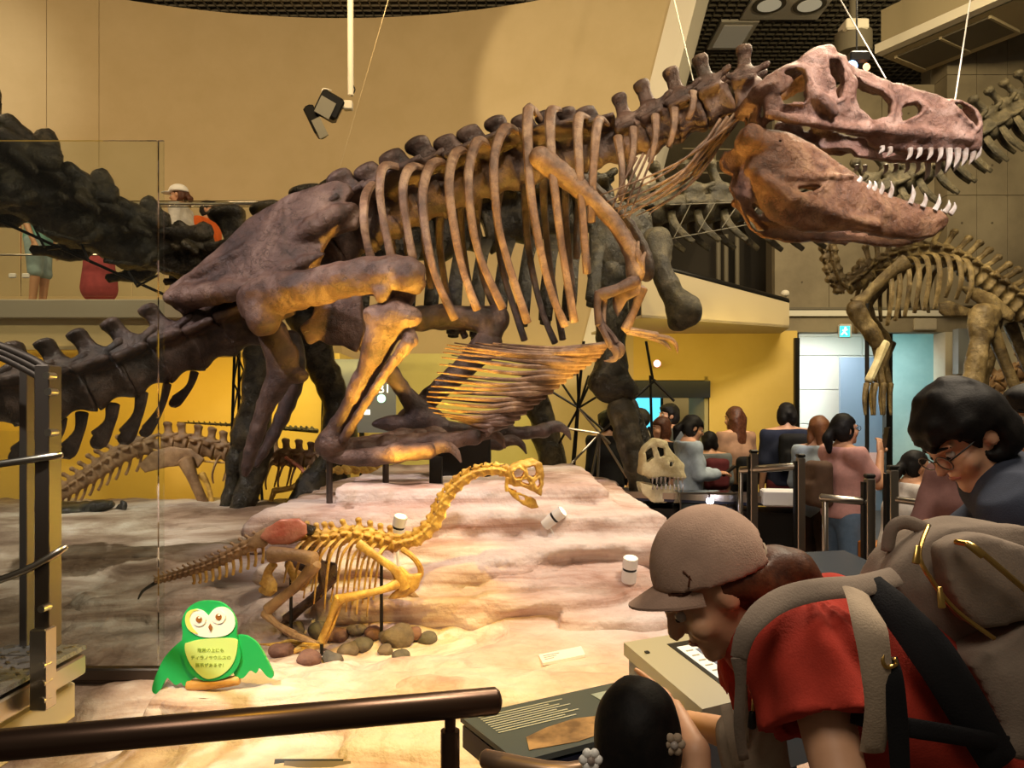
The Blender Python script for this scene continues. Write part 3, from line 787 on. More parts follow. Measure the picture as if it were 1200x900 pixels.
slab(-1.0, 1.10, 4.02, 6.9, .44, .64, 1.0, .05)
slab(.35, 1.16, 3.92, 6.9, .40, .56, .9, .04)
slab(-5.7, -1.25, 5.75, 7.6, .62, .77, .6, .05)
slab(-5.7, -1.35, 5.15, 7.6, .55, .66, 1.2, .03)
slab(-5.7, -1.5, 4.55, 7.6, .47, .585, 1.2, .04)
slab(-5.7, -1.7, 4.0, 7.6, .40, .515, 1.2, .035)
slab(-5.7, -1.9, 3.5, 7.6, .34, .44, 1.2, .035)
slab(-1.36, 1.15, 2.84, 3.22, .33, .51, .55, .05)
slab(-.55, 1.15, 2.68, 3.2, .28, .44, .7, .05)
slab(-1.30, 1.15, 2.45, 3.2, .22, .375, .7, .05)
Fd.D += (.030 * vnoise(g[0], g[1], g[2] * 1.6, 9.0) + .018 * vnoise(g[0], g[1], g[2] * 1.5, 22.0)).astype(np.float32)
_in = Fd.D < 0; _top = np.where(_in.any(2), Fd.ax[2][Fd.D.shape[2] - 1 - np.argmax(_in[:, :, ::-1], 2)], -1.0)
def TH(x, y):
    t = float(terrain(np.array([[float(x)]]), np.array([[float(y)]]))[0, 0])
    i, j = int(round((x + 5.6) / .03)), int(round((y - 2.3) / .03))
    if 0 <= i < _top.shape[0] and 0 <= j < _top.shape[1]: t = max(t, float(_top[i, j]))
    return t
v_, f_ = Fd.mesh()
f_ = (f_ + len(vs)).tolist(); vs = np.concatenate([vs, v_]); fs = fs + f_
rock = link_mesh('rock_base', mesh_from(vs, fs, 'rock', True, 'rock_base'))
tag(rock, 'sculpted pinkish layered rock base that the skeletons stand on', 'rock base')

# ================================================================ SKELETON BUILDERS
def vertebra_mesh(name, m, hs=2.0, tilt=-0.2, sl=.45, th=.22, tw=1.5, tz=.9, L=1.7, tip=1.0, ch=0.0, zyg=True, tback=-.3, wing=.28, tipz=.34):
    """unit vertebra: x forward along the spine, z up; centrum radius 1"""
    top = 1.2 + hs
    Fd = Field((-2.2 - abs(tilt) * hs, -max(tw, 1) - .6, -1.5), (2.2 + abs(tilt) * hs, max(tw, 1) + .6, top + .8), .17)
    g = Fd.grid()
    rr = 1.0 - .26 * np.cos(np.clip(g[0] / (L / 2), -1, 1) * PI / 2) ** 2
    d = np.maximum(np.sqrt(g[1] ** 2 * 1.1 + g[2] ** 2) - rr, np.abs(g[0]) - L / 2)
    Fd.union((slice(None),) * 3, d.astype(np.float32), 0)
    Fd.box((-.1, 0, 1.1), (.55, .5, .5), None, .2, .25)
    tx = math.tan(tilt) * hs
    Fd.box((-.1 + tx / 2, 0, 1.2 + hs / 2), (sl * .8, th, hs / 2 + .1), Matrix.Rotation(math.atan2(tx, hs), 3, 'Y'), .15, .2)
    Fd.ell((-.1 + tx, 0, top - .1), (sl * tip, th * 1.9, tipz), None, .2)
    for s in (-1, 1):
        if tw > 0:
            Fd.box((tback / 2 - .05, s * (tw / 2 + .1), tz + .12), (wing * 1.5, tw / 2, .16), Matrix.Rotation(s * .12, 3, 'X') @ Matrix.Rotation(-s * tback * .5, 3, 'Z'), .1, .2)
        if zyg:
            Fd.cap((0, s * .35, 1.1), (1.05, s * .45, 1.45), .24, .20, .15)
            Fd.cap((0, s * .35, 1.1), (-1.0, s * .40, 1.15), .24, .18, .15)
    Fd.noise(.10, 1.7)
    v, f = Fd.mesh()
    return mesh_from(v, f, m, True, name)

def frame(T, up):
    T = T.normalized(); up = up - T * up.dot(T); up.normalize(); Yv = up.cross(T)
    return Matrix(((T.x, Yv.x, up.x), (T.y, Yv.y, up.y), (T.z, Yv.z, up.z)))

def catmull(pts, n):
    out = []
    for i in range(n):
        t = i / (n - 1) * (len(pts) - 1); k = min(int(t), len(pts) - 2); u = t - k
        p0 = pts[max(k - 1, 0)]; p1 = pts[k]; p2 = pts[k + 1]; p3 = pts[min(k + 2, len(pts) - 1)]
        out.append(.5 * ((2 * p1) + (p2 - p0) * u + (2 * p0 - 5 * p1 + 4 * p2 - p3) * u * u + (3 * p1 - p0 - 3 * p2 + p3) * u ** 3))
    return out

def spine(parent, pts, meshes, gap=1.9, up=(0, 0, 1), name='vertebra', flip=False, jit=.04):
    """pts: (px,py,d,radius_px); meshes: list chosen along the path. returns stations (pos, tangent, up, r)"""
    P = [np.array((*W(p[0], p[1], p[2]), p[3] * p[2] / F)) for p in pts]
    Q = catmull(P, 400); acc = [0.0]
    for i in range(1, 400): acc.append(acc[-1] + np.linalg.norm(Q[i][:3] - Q[i - 1][:3]) / (gap * Q[i][3]))
    n = max(2, int(acc[-1])); off = world_origin(parent); st = []
    for j in range(n):
        t = (j + .5) / n * acc[-1]; i = min(int(np.searchsorted(acc, t)), 398); i = max(i, 1)
        pos = V(Q[i][:3]); T = V(Q[i + 1][:3]) - V(Q[i - 1][:3]); r = float(Q[i][3])
        if flip: T = -T
        Mf = frame(T, V(up)); me = meshes[min(int(len(meshes) * j / n), len(meshes) - 1)]
        o = link_mesh(name, me, parent)
        sc = r * (1 + random.uniform(-jit, jit))
        o.matrix_basis = Matrix.Translation(pos - off) @ Mf.to_4x4() @ Matrix.Rotation(random.uniform(-jit, jit), 4, 'Y') @ Matrix.Diagonal((sc, sc, sc, 1))
        st.append((pos, T.normalized(), Mf.col[2].copy(), r))
    return st

def rib(parent, pts, rad, m, name='rib', flat=.5, up=(0, 1, 0), seg=8):
    return MB().tube(pts, rad, seg, flat, up).build(name, m, parent)

# ================================================================ THE BIG CROUCHING THEROPOD
TM = 5.10
trex = empty('theropod_skeleton', W(520, 556, TM), 'huge dark brown crouching carnivore skeleton with gaping jaws on the pink rock', 'skeleton')
v_tail = vertebra_mesh('caudal', 'bone_tail', 1.25, -.22, .46, .40, 1.5, .72, 1.62, .95, zyg=True, wing=.5, tipz=.20)
v_dors = vertebra_mesh('dorsal', 'bone_dark', 1.45, -.42, .66, .30, 2.1, 1.1, 1.6, 1.0, wing=.6)
v_dors2 = vertebra_mesh('dorsal', 'bone_dark', 1.65, -.34, .58, .34, 1.7, 1.2, 1.6, 1.15, wing=.45)
v_cerv = vertebra_mesh('cervical', 'bone_brown', 1.5, .05, .46, .24, 1.2, .4, 1.5, 1.0, wing=.4)
v_sacr = vertebra_mesh('sacral', 'bone_dark', .9, -.1, .8, .3, 1.2, .8, 1.7, 1.0)
tail = spine(trex, [(-75, 486, 4.45, 25), (0, 474, 4.55, 27), (75, 464, 4.65, 28), (134, 446, 4.75, 28), (193, 424, 4.88, 27), (249, 402, 5.0, 25), (300, 382, 5.1, 24)], [v_tail], 1.42, name='tail_vertebra')
spine(trex, [(300, 382, 5.1, 24), (350, 330, 5.1, 24), (400, 290, 5.1, 23)], [v_sacr], 1.7, name='sacral_vertebra')
dors = spine(trex, [(402, 288, 5.1, 27), (450, 262, 5.1, 26), (500, 238, 5.1, 25), (560, 216, 5.1, 24), (620, 196, 5.1, 22), (680, 184, 5.1, 20), (722, 174, 5.1, 19)], [v_dors, v_dors2] * 8, 1.22, name='back_vertebra')
neck = spine(trex, [(728, 172, 5.1, 20), (770, 156, 5.05, 22), (810, 138, 5.0, 23), (850, 120, 4.95, 23), (893, 112, 4.9, 22)], [v_cerv], 1.45, name='neck_vertebra')
# chevrons under the tail
for (a, b, w) in (((74, 490), (58, 524), 6), ((96, 484), (80, 527), 9), ((132, 474), (116, 514), 10), ((166, 460), (148, 510), 9), ((196, 450), (172, 504), 6), ((228, 436), (206, 470), 6), ((40, 492), (20, 532), 9)):
    d = 4.55 + .5 * (a[0] / 300); A, B_ = W(*a, d), W(*b, d); M_ = W((a[0] + b[0]) / 2 + 5, (a[1] + b[1]) / 2, d)
    k = d / F
    MB().tube([A, M_, B_, B_ + V((-.03, 0, .0))], [w * .9 * k, w * .7 * k, w * 1.25 * k, w * .9 * k], 8, .6, (0, 1, 0)).build('chevron', 'bone_tail', trex)

# trunk ribs, both sides
RIBS = [[(443, 209), (430, 225), (426, 251), (429, 280), (435, 303)], [(477, 199), (452, 194), (445, 214), (448, 251), (459, 305)],
        [(501, 198), (481, 196), (472, 222), (477, 266), (484, 303)], [(527, 191), (506, 192), (495, 228), (500, 280), (511, 326), (533, 374)],
        [(552, 176), (534, 179), (526, 214), (532, 266), (543, 318), (559, 363)], [(578, 173), (560, 165), (549, 202), (552, 254), (563, 303), (589, 361)],
        [(610, 156), (592, 150), (579, 185), (581, 240), (589, 286), (618, 378)], [(634, 140), (619, 128), (620, 200), (627, 260), (643, 333), (662, 382)],
        [(656, 128), (645, 132), (646, 180), (652, 240), (660, 300), (673, 377)], [(690, 138), (678, 138), (678, 183), (682, 243), (688, 320)],
        [(712, 145), (701, 142), (695, 200), (693, 260)]]
for i, rb in enumerate(RIBS):
    n = len(rb); pts = []
    for j, (x, y) in enumerate(rb):
        t = j / (n - 1); d = TM - (.16 + .40 * math.sin(min(1, t * 1.9) * PI / 2) - .10 * max(0, t - .6))
        pts.append(W(x, y, d))
    rad = list(np.interp(np.linspace(0, 1, n), [0, .15, .4, .8, 1], [.022, .036, .028, .022, .026]))
    rib(trex, pts, rad, 'bone_rib', 'rib', .62)
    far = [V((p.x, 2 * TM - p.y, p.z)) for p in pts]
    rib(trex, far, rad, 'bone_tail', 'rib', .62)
# short neck ribs
for (a, b) in (((724, 160), (728, 235)), ((742, 150), (736, 205)), ((768, 135), (762, 190)), ((790, 125), (784, 172)), ((812, 108), (806, 140))):
    for s in (-1, 1):
        d = TM - .06 + s * .14; rib(trex, [W(*a, d), W((a[0] + b[0]) / 2 + 3, (a[1] + b[1]) / 2, d + s * .06), W(*b, d + s * .05)], [.030, .022, .018], 'bone_rib', 'neck_rib', .7)
# hair-thin neck rods fanning back from the throat
for i in range(13):
    t = i / 12
    a = W(878 - 34 * t, 128 + 12 * t, 4.86 + .1 * (i % 3)); b_ = W(700 + 60 * ((i * 5) % 13) / 12, 230 + 28 * ((i * 7) % 13) / 12, 4.80 + .12 * (i % 4))
    m_ = (a + b_) / 2 + V((.03, -.03, -.07 - .02 * (i % 4)))
    MB().tube([a, m_, b_], [.012, .008, .004], 6).build('throat_rod', 'bone_rib', trex)
for i in range(4):
    MB().tube([W(770 - 8 * i, 170 + 5 * i, 4.85), W(752 - 9 * i, 215 + 3 * i, 4.83), W(737 - 7 * i, 256 - 2 * i, 4.85)], [.010, .008, .004], 6).build('throat_rod', 'bone_rib', trex)

# ---- skull
sk = lambda L_: [(860 + x / 3.6, 40 + y / 3.6) for x, y in L_]
SK = sk([(95, 205), (150, 165), (230, 120), (290, 95), (335, 60), (375, 52), (410, 80), (440, 90), (470, 110), (500, 122), (540, 140), (620, 180), (700, 207), (790, 230), (850, 248), (880, 272), (950, 283), (1000, 308), (1040, 355), (1057, 400), (1052, 470), (1030, 490), (950, 497), (850, 497), (740, 492), (650, 482), (590, 465), (560, 432), (470, 412), (400, 392), (300, 365), (220, 350), (150, 368), (130, 330), (140, 250), (95, 235)])
HOLES = [sk(h_) for h_ in ([(190, 170), (250, 152), (288, 172), (297, 230), (285, 300), (215, 302), (190, 270), (232, 220)],
         [(372, 120), (430, 120), (445, 190), (448, 240), (430, 290), (414, 296), (405, 230), (380, 190)],
         [(505, 190), (560, 230), (620, 245), (660, 290), (655, 340), (640, 365), (570, 365), (515, 330), (497, 280)],
         [(710, 310), (760, 298), (785, 325), (760, 350), (705, 370)],
         [(905, 297), (960, 297), (1010, 330), (1027, 375), (1010, 405), (960, 360), (925, 322)])]
SD = 4.66; farx = .10; NR = lambda x: float(np.interp(x, [860, 960, 1010, 1150], [.25, .21, .13, .08]))
def jaw_field(poly, holes, wfun, wall, roof, h, open_below):
    Pw = [W(x, y, SD - NR(x)) for x, y in poly]; u = [(p.x, p.z) for p in Pw]
    Fd = Field((min(p.x for p in Pw) - .04, SD - .42, min(p.z for p in Pw) - .06), (max(p.x for p in Pw) + .04, SD + .42, max(p.z for p in Pw) + .04), h)
    g = Fd.grid(); X, Z = np.broadcast_arrays(g[0][:, 0, :], g[2][:, 0, :])
    d2 = poly_sd(X, Z, u); x0, x1 = X.min(), X.max(); t = (X - x0) / (x1 - x0)
    hw = np.interp(t, *wfun)
    hole = np.full(X.shape, 1e3); fhole = hole.copy()
    for hl in holes:
        pl = [(W(x, y, SD - NR(x)).x, W(x, y, SD - NR(x)).z) for x, y in hl]; hole = np.minimum(hole, poly_sd(X, Z, pl)); fhole = np.minimum(fhole, np.minimum(poly_sd(X, Z, pl), np.minimum(poly_sd(X - farx, Z - farx, pl), poly_sd(X - farx * .5, Z - farx * .5, pl))))
    ay = np.abs(g[1] - SD)
    rnd = np.clip(-d2 / .10, 0, 1); hw = hw * (.72 + .28 * np.sqrt(rnd))
    out = np.maximum(d2[:, None, :], ay - hw[:, None, :])
    if open_below:
        inner2 = d2 + roof
        for k_ in range(1, int(.16 / h)): inner2[:, :-k_] = np.minimum(inner2[:, :-k_], (d2 + roof)[:, k_:])
    else: inner2 = d2 - .2
    tip = np.where(t > open_tip, .5, 0)
    inner = np.maximum((inner2 + tip)[:, None, :], ay - (hw - wall)[:, None, :])
    D = np.maximum(out, -inner)
    side = (g[1] - SD) > 0
    D = np.maximum(D, -np.where(side, fhole[:, None, :] - .015, hole[:, None, :] + 0 * ay))
    # raised rims around the openings
    rim = np.abs(hole) - .022
    Fd.D = D.astype(np.float32)
    return Fd, hole, hw, ay, t
open_tip = .93
Fd, hole, hw, ay, t = jaw_field(SK, HOLES, ([0, .15, .36, .46, .6, .8, .95, 1], [.26, .29, .25, .165, .14, .145, .12, .07]), .05, .05, .0105, True)
rim = np.sqrt((hole[:, None, :] - .012) ** 2 + (ay - (hw + .002)[:, None, :]) ** 2) - .012
rim = np.where(Fd.grid()[1] > SD, 1.0, rim)
Fd.union((slice(None),) * 3, rim.astype(np.float32), .015)
# bar in front of the eye socket, brow knob, cheek bar
for s in (-1, 1):
    y = SD + s * .25
    def c2(x, yy, dd):
        o_ = abs(dd - SD); p_ = W(860 + x / 3.6, 40 + yy / 3.6, SD - o_); return V((p_.x, dd, p_.z))
    Fd.cap(c2(455, 110, SD + s * .19), c2(490, 210, SD + s * .20), .035, .034, .03); Fd.cap(c2(490, 210, SD + s * .20), c2(458, 300, SD + s * .21), .036, .026, .03)
    Fd.cap(c2(320, 110, SD + s * .22), c2(400, 75, SD + s * .2), .05, .035, .04)
    Fd.cap(c2(150, 340, SD + s * .27), c2(560, 410, SD + s * .18), .030, .024, .03)
    Fd.cap(c2(560, 395, SD + s * .17), c2(1000, 440, SD + s * .12), .030, .022, .04)
    Fd.cap(c2(330, 240, SD + s * .27), c2(420, 330, SD + s * .26), .035, .03, .03)
for i in range(9):
    q = W(860 + (560 + i * 35) / 3.6, 40 + (155 + i * 11) / 3.6, SD - .10); q.y = SD; Fd.ell(q, (.03, .06, .022), None, .02)
Fd.noise(.014, 16).noise(.02, 6).noise(.008, 38)
skull = Fd.build('skull', 'bone_skull', trex)
# ---- lower jaw
JW = sk([(25, 430), (40, 395), (90, 375), (160, 390), (250, 410), (330, 450), (400, 500), (450, 545), (500, 590), (560, 640), (650, 680), (720, 706), (800, 722), (880, 745), (920, 770), (905, 810), (850, 850), (780, 868), (680, 860), (550, 832), (430, 818), (320, 820), (220, 795), (160, 750), (130, 690), (100, 620), (60, 560), (75, 500), (35, 470)])
JH = [sk(h_) for h_ in ([(240, 652), (330, 640), (372, 652), (320, 672), (270, 678)], [(160, 672), (235, 735), (190, 738)], [(170, 455), (190, 452), (200, 466), (180, 470)])]
open_tip = .86
Fd, hole, hw, ay, t = jaw_field(JW, JH, ([0, .2, .5, .8, .95, 1], [.26, .27, .22, .15, .11, .06]), .055, .05, .0105, False)
for s in (-1, 1):
    Fd.cap(c2(215, 600, SD + s * .27), c2(500, 600, SD + s * .22), .016, .012, .03)
    Fd.cap(c2(120, 600, SD + s * .27), c2(240, 700, SD + s * .26), .03, .03, .04)
    Fd.cap(c2(250, 700, SD + s * .26), c2(600, 810, SD + s * .2), .03, .02, .05)
    Fd.ell(c2(75, 430, SD + s * .24), (.06, .06, .07), None, .05)
Fd.noise(.014, 16).noise(.02, 6).noise(.008, 38)
jaw = Fd.build('lower_jaw', 'bone_jaw', trex)
def tooth(par, base, tip, r):
    base, tip = V(base), V(tip); m_ = (base + tip) / 2 + V((.012, 0, 0))
    MB().tube([base, m_, tip], [r, r * .78, r * .12], 8, .7, (0, 1, 0)).build('tooth', 'tooth', par)
for (x, y, l) in ((622, 482, 22), (655, 486, 30), (740, 490, 42), (780, 490, 36), (826, 490, 42), (868, 490, 50), (905, 492, 88), (940, 492, 70), (972, 490, 66), (1004, 488, 62), (1030, 482, 50)):
    for s in (-1, 1):
        hwid = float(np.interp(x, [600, 900, 1030], [.17, .12, .07])); k = 1.0 if s < 0 else .9
        xx = x
        tooth(skull, c2(xx + 4, y - 8, SD + s * hwid), c2(xx - 12, y + l * k, SD + s * hwid), .017 if l < 60 else .021)
for (x, y, l) in ((522, 618, 22), (562, 645, 30), (585, 655, 36), (615, 668, 46), (655, 684, 64), (745, 708, 72), (797, 722, 52), (847, 735, 60), (888, 745, 45), (912, 752, 42)):
    for s in (-1, 1):
        hwid = float(np.interp(x, [500, 800, 915], [.19, .13, .07])); xx = x
        tooth(jaw, c2(xx, y + 8, SD + s * hwid), c2(xx + 8 + (12 if x > 840 else 0), y - l, SD + s * hwid), .017)

# ---- shoulder and arms
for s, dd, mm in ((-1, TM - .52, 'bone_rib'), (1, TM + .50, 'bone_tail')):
    off = 0 if s < 0 else 14
    sdf_bone('shoulder_blade', mm, trex, [W(634 + off, 186, dd), W(667 + off, 211, dd - s * .0), W(700 + off, 240, dd), W(724 + off, 266, dd), W(742 + off, 300, dd), W(744 + off, 322, dd)], [.072, .060, .046, .044, .050, .055], .012, .02)
plate('coracoid', 'bone_rib', trex, [(716, 336), (742, 322), (752, 330), (750, 345), (735, 352), (724, 372), (718, 360)], TM - .54, .02)
for a, b_ in (((748, 283), (752, 318)), ((756, 296), (754, 320))): MB().tube([W(*a, TM - .55), W((a[0] + b_[0]) / 2 - 3, (a[1] + b_[1]) / 2, TM - .57), W(*b_, TM - .55)], [.008, .018, .012], 8).build('wishbone', 'bone_rib', trex)
D_ = TM - .55
sdf_bone('upper_arm', 'bone_brown', trex, [W(743, 330, D_), W(725, 338, D_ - .04), W(705, 345, D_ - .06)], [.038, .026, .034], .01)
MB().tube([W(702, 343, D_ - .06), W(700, 360, D_ - .06), W(703, 380, D_ - .05)], [.030, .022, .030], 10).build('forearm', 'bone_brown', trex)
MB().tube([W(709, 350, D_ - .03), W(708, 365, D_ - .03), W(707, 378, D_ - .04)], [.016, .012, .016], 8).build('forearm', 'bone_rib', trex)
for i, (mx, my, ex, ey) in enumerate(((716, 392, 722, 402), (710, 394, 716, 406))):
    MB().tube([W(704, 380, D_ - .05), W(mx, my, D_ - .06 - .03 * i), W(ex, ey, D_ - .06 - .03 * i)], [.024, .018, .020], 8).build('finger', 'bone_brown', trex)
    MB().tube([W(ex, ey, D_ - .06 - .03 * i), W(ex + 6, ey + 6, D_ - .06 - .03 * i), W(ex + 4, ey + 15, D_ - .06 - .03 * i), W(ex - 8, ey + 17, D_ - .06 - .03 * i)], [.020, .024, .016, .003], 8, .6, (0, 1, 0)).build('claw', 'bone_brown', trex)
D2 = TM - .2
MB().tube([W(752, 338, D2), W(744, 362, D2), W(733, 386, D2)], [.040, .026, .034], 10).build('upper_arm', 'bone_rib', trex)
MB().tube([W(733, 386, D2), W(752, 389, D2), W(770, 393, D2)], [.024, .018, .022], 8).build('forearm', 'bone_rib', trex)
MB().tube([W(735, 389, D2), W(752, 393, D2), W(768, 397, D2)], [.018, .013, .018], 8).build('forearm', 'bone_rib', trex)
MB().tube([W(770, 395, D2), W(784, 397, D2), W(792, 404, D2), W(794, 414, D2)], [.022, .018, .014, .003], 8).build('finger', 'bone_rib', trex)
MB().tube([W(768, 397, D2), W(780, 403, D2), W(786, 410, D2)], [.018, .014, .004], 8).build('finger', 'bone_rib', trex)

# ---- belly ribs (gastralia)
Rc = [np.array(p, float) for p in ((710, 404), (700, 418), (677, 434), (650, 455), (623, 476), (597, 496), (575, 503))]
Lc = [np.array(p, float) for p in ((578, 402), (531, 402), (521, 409), (517, 421), (511, 440), (504, 456), (500, 468), (506, 482), (526, 490), (546, 496), (566, 503))]
Rq = catmull(Rc, 22); Lq = catmull(Lc, 22)
for i in range(22):
    a, b_ = Rq[i], Lq[i]; m_ = a * .5 + b_ * .5 + np.array((0, 5.0 + 2 * math.sin(i)))
    q1 = a * .8 + b_ * .2 + np.array((0, 3.0)); fl = .012 * ((i * 7) % 3)
    pts = [W(*a, TM - .42), W(*q1, TM - .50 - fl), W(*m_, TM - .50 + fl), W(*b_, TM - .34)]
    MB().tube(pts, [.022, .019, .013, .004], 7, .8, (0, 1, 0)).build('belly_rib', 'bone_rib' if i < 15 else 'bone_brown', trex)
    if i % 2 == 0:
        far = [V((p.x, 2 * TM - p.y - .15, p.z)) for p in pts]
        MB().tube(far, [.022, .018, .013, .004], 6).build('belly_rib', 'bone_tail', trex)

# ---- pelvis
il = lambda L_: [(180 + x / 3.75, 190 + y / 3.75) for x, y in L_]
IL = il([(42, 580), (60, 540), (150, 468), (250, 368), (310, 308), (390, 240), (480, 180), (600, 122), (720, 90), (800, 79), (850, 90), (870, 122), (845, 170), (890, 190), (906, 240), (890, 290), (820, 312), (775, 330), (750, 400), (730, 470), (700, 560), (600, 620), (520, 640), (440, 610), (410, 600), (300, 602), (200, 640), (120, 670), (70, 650)])
bend = lambda X, Z: .16 * np.clip((-1.0 - X) / 1.0, -.6, 1) ** 2 - .10 * np.clip((2.75 - Z) / .5, -1, 1)
c3 = lambda x, y: (180 + x / 3.75, 190 + y / 3.75)
ID = TM - .30
plate('hip_blade', 'bone_brown', trex, IL, ID, .075, .013, bend=bend, edge=.45, nz=(.03, 4.5),
      ridges=[(c3(565, 220), c3(590, 410), .022), (c3(870, 205), c3(650, 335), .055), (c3(60, 595), c3(430, 560), .06), (c3(140, 505), c3(420, 380), .03), (c3(440, 560), c3(760, 420), .03)])
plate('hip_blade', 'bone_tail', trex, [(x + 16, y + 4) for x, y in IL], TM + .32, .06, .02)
# femora: thigh swung forward and out
sdf_bone('thigh_bone', 'bone_brown', trex, [W(300, 352, TM - .42), W(325, 344, TM - .50), W(365, 336, TM - .58), (W(415, 326, TM - .64)), W(455, 322, TM - .68), W(478, 326, TM - .70)], [.125, .115, .104, .100, .104, .088], .013, .03,
         [(W(308, 372, TM - .48), (.10, .09, .10)), (W(484, 322, TM - .76), (.075, .09, .095)), (W(472, 344, TM - .62), (.08, .08, .08)), (W(448, 342, TM - .72), (.06, .07, .075))], (.034, 8))
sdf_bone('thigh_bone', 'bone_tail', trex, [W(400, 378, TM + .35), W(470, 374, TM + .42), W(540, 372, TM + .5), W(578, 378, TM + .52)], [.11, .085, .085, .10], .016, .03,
         [(W(584, 372, TM + .55), (.08, .09, .10)), (W(575, 392, TM + .5), (.08, .09, .08))], (.02, 8))
# shin bones
sdf_bone('shin_bone', 'bone_brown', trex, [W(462, 368, TM - .66), W(448, 392, TM - .62), W(433, 430, TM - .55), W(410, 475, TM - .46), W(392, 508, TM - .40), W(384, 522, TM - .38)], [.100, .090, .062, .056, .064, .070], .013, .03,
         [(W(478, 372, TM - .68), (.075, .09, .06)), (W(482, 398, TM - .66), (.045, .07, .05)), (W(440, 370, TM - .62), (.075, .09, .07)), (W(394, 522, TM - .38), (.07, .09, .05))], (.022, 8))
sdf_bone('calf_bone', 'bone_brown', trex, [W(478, 402, TM - .70), W(456, 432, TM - .64), W(430, 470, TM - .56), W(402, 515, TM - .45)], [.040, .026, .024, .030], .012)
sdf_bone('shin_bone', 'bone_tail', trex, [W(572, 402, TM + .5), W(545, 430, TM + .45), W(505, 465, TM + .4), W(470, 500, TM + .35)], [.105, .075, .068, .080], .016, .03)
# pubis with boot, ischium
sdf_bone('pubis', 'bone_tail', trex, [W(420, 385, TM - .1), W(450, 425, TM - .08), W(478, 465, TM - .06), W(497, 487, TM - .05)], [.085, .060, .055, .075], .014, .03,
         [(W(470, 497, TM - .05), (.20, .06, .06)), (W(530, 502, TM - .05), (.22, .06, .045)), (W(500, 492, TM - .05), (.12, .07, .08))], (.02, 7))
plate('ischium', 'bone_brown', trex, [(352, 384), (366, 372), (372, 350), (395, 342), (424, 345), (426, 390), (418, 413), (402, 405), (385, 404), (374, 398), (362, 404)], TM - .26, .05, .012)
sdf_bone('ischium', 'bone_dark', trex, [W(318, 388, TM - .22), W(326, 410, TM - .22), W(328, 440, TM - .20), W(312, 475, TM - .17), W(298, 515, TM - .14), W(287, 556, TM - .12)], [.085, .080, .070, .052, .040, .024], .013, .03,
         [(W(350, 440, TM - .22), (.07, .06, .05)), (W(336, 420, TM - .22), (.08, .06, .12))], (.02, 7))
sdf_bone('ischium', 'bone_tail', trex, [W(340, 400, TM + .15), W(345, 440, TM + .15), W(330, 490, TM + .12), W(300, 545, TM + .06)], [.08, .07, .045, .022], .016, .03)
# feet
def foot(x0, y0, d0, m, dark):
    for (pts, rad) in (
        ([(382, 522), (400, 527), (430, 527), (455, 522), (480, 518), (508, 517), (535, 515), (556, 512)], [.075, .070, .060, .064, .050, .058, .046, .050]),
        ([(386, 530), (410, 536), (440, 535), (465, 532), (486, 529), (503, 528)], [.060, .060, .052, .056, .046, .046]),
        ([(380, 524), (405, 522), (440, 518), (470, 512), (495, 510)], [.060, .052, .046, .050, .040])):
        j = len(rad) and {8: 0.0, 6: -.16, 5: .16}[len(rad)]
        P = [W(x + x0, y + y0, d0 + j * min(1, i / 3)) for i, (x, y) in enumerate(pts)]
        ex = [(P[i], rad[i] * 1.12) for i in range(2, len(P))]
        sdf_bone('toe', m, trex, P, [r_ * .92 for r_ in rad], .013, .012, ex, (.014, 9))
        e = P[-1]; r_ = rad[-1] * .95
        MB().tube([e, e + V((.08, 0, .025)), e + V((.15, 0, 0)), e + V((.19, 0, -.07))], [r_, r_ * .95, r_ * .6, .006], 9, .6, (0, 1, 0)).build('claw', m, trex)
foot(0, 0, TM - .36, 'bone_brown', 0)
foot(82, -8, TM + .42, 'bone_tail', 1)
# mount under the feet
for (x, d) in ((511, TM - .38), (560, TM + .4)):
    p = W(x, 535, d); z = TH(p.x, p.y); MB().box((p.x, p.y, (p.z + z) / 2 - .03), (.075, .07, p.z - z + .06)).build('foot_support', 'black_metal', trex, False)
p = W(545, 545, TM + .25); MB().box((p.x, p.y, TH(p.x, p.y) + .14), (.36, .2, .34), None, .03).build('mount_block', 'black_metal', trex, False)
for x in (386, 452):
    p = W(x, 535, TM - .36); z = TH(p.x, p.y); MB().cyl((p.x, p.y, min(z, p.z) - .02), (p.x, p.y, p.z), .02, 8).build('foot_support', 'steel_dark', trex)

# ================================================================ THE LONG-NECKED DARK SKELETON BEHIND
SDP = 6.95
sau = empty('sauropod_skeleton', W(520, 600, SDP), 'giant black long-necked skeleton standing behind the brown carnivore', 'skeleton')
v_sau = vertebra_mesh('sauropod_dorsal', 'bone_black', 1.5, -.3, .7, .42, 1.7, .7, 1.7, 1.2, wing=.6)
def chunky(name, m):
    """heavy winged vertebra seen in the raised dark column at upper left"""
    Fd = Field((-2.2, -2.2, -1.9), (2.4, 2.2, 2.5), .15)
    Fd.cap((-1.0, 0, 0), (1.0, 0, -.1), .95, .75, .2).ell((1.15, 0, -.1), (.5, .75, .75), None, .2)
    Fd.cap((0, 0, .7), (-.7, 0, 1.7), .5, .34, .3)
    for s in (-1, 1):
        Fd.cap((0, s * .6, .5), (-1.5, s * .9, 1.25), .36, .25, .2).cap((0, s * .6, .5), (1.5, s * .9, .95), .36, .30, .2)
        Fd.box((-.1, s * 1.1, .35), (.9, .8, .10), Matrix.Rotation(-s * .35, 3, 'X') @ Matrix.Rotation(.25, 3, 'Y'), .08, .15)
        Fd.cap((0, s * .7, -.1), (-.2, s * 1.6, -.7), .34, .24, .2).cap((-.2, s * 1.5, -.8), (-1.6, s * 1.4, -1.2), .26, .12, .2)
        Fd.ell((.1, s * .95, .2), (.55, .35, .3), None, .15, True)
    Fd.noise(.34, 1.3).noise(.22, 3.1)
    v, f = Fd.mesh(); return mesh_from(v, f, m, True, name)
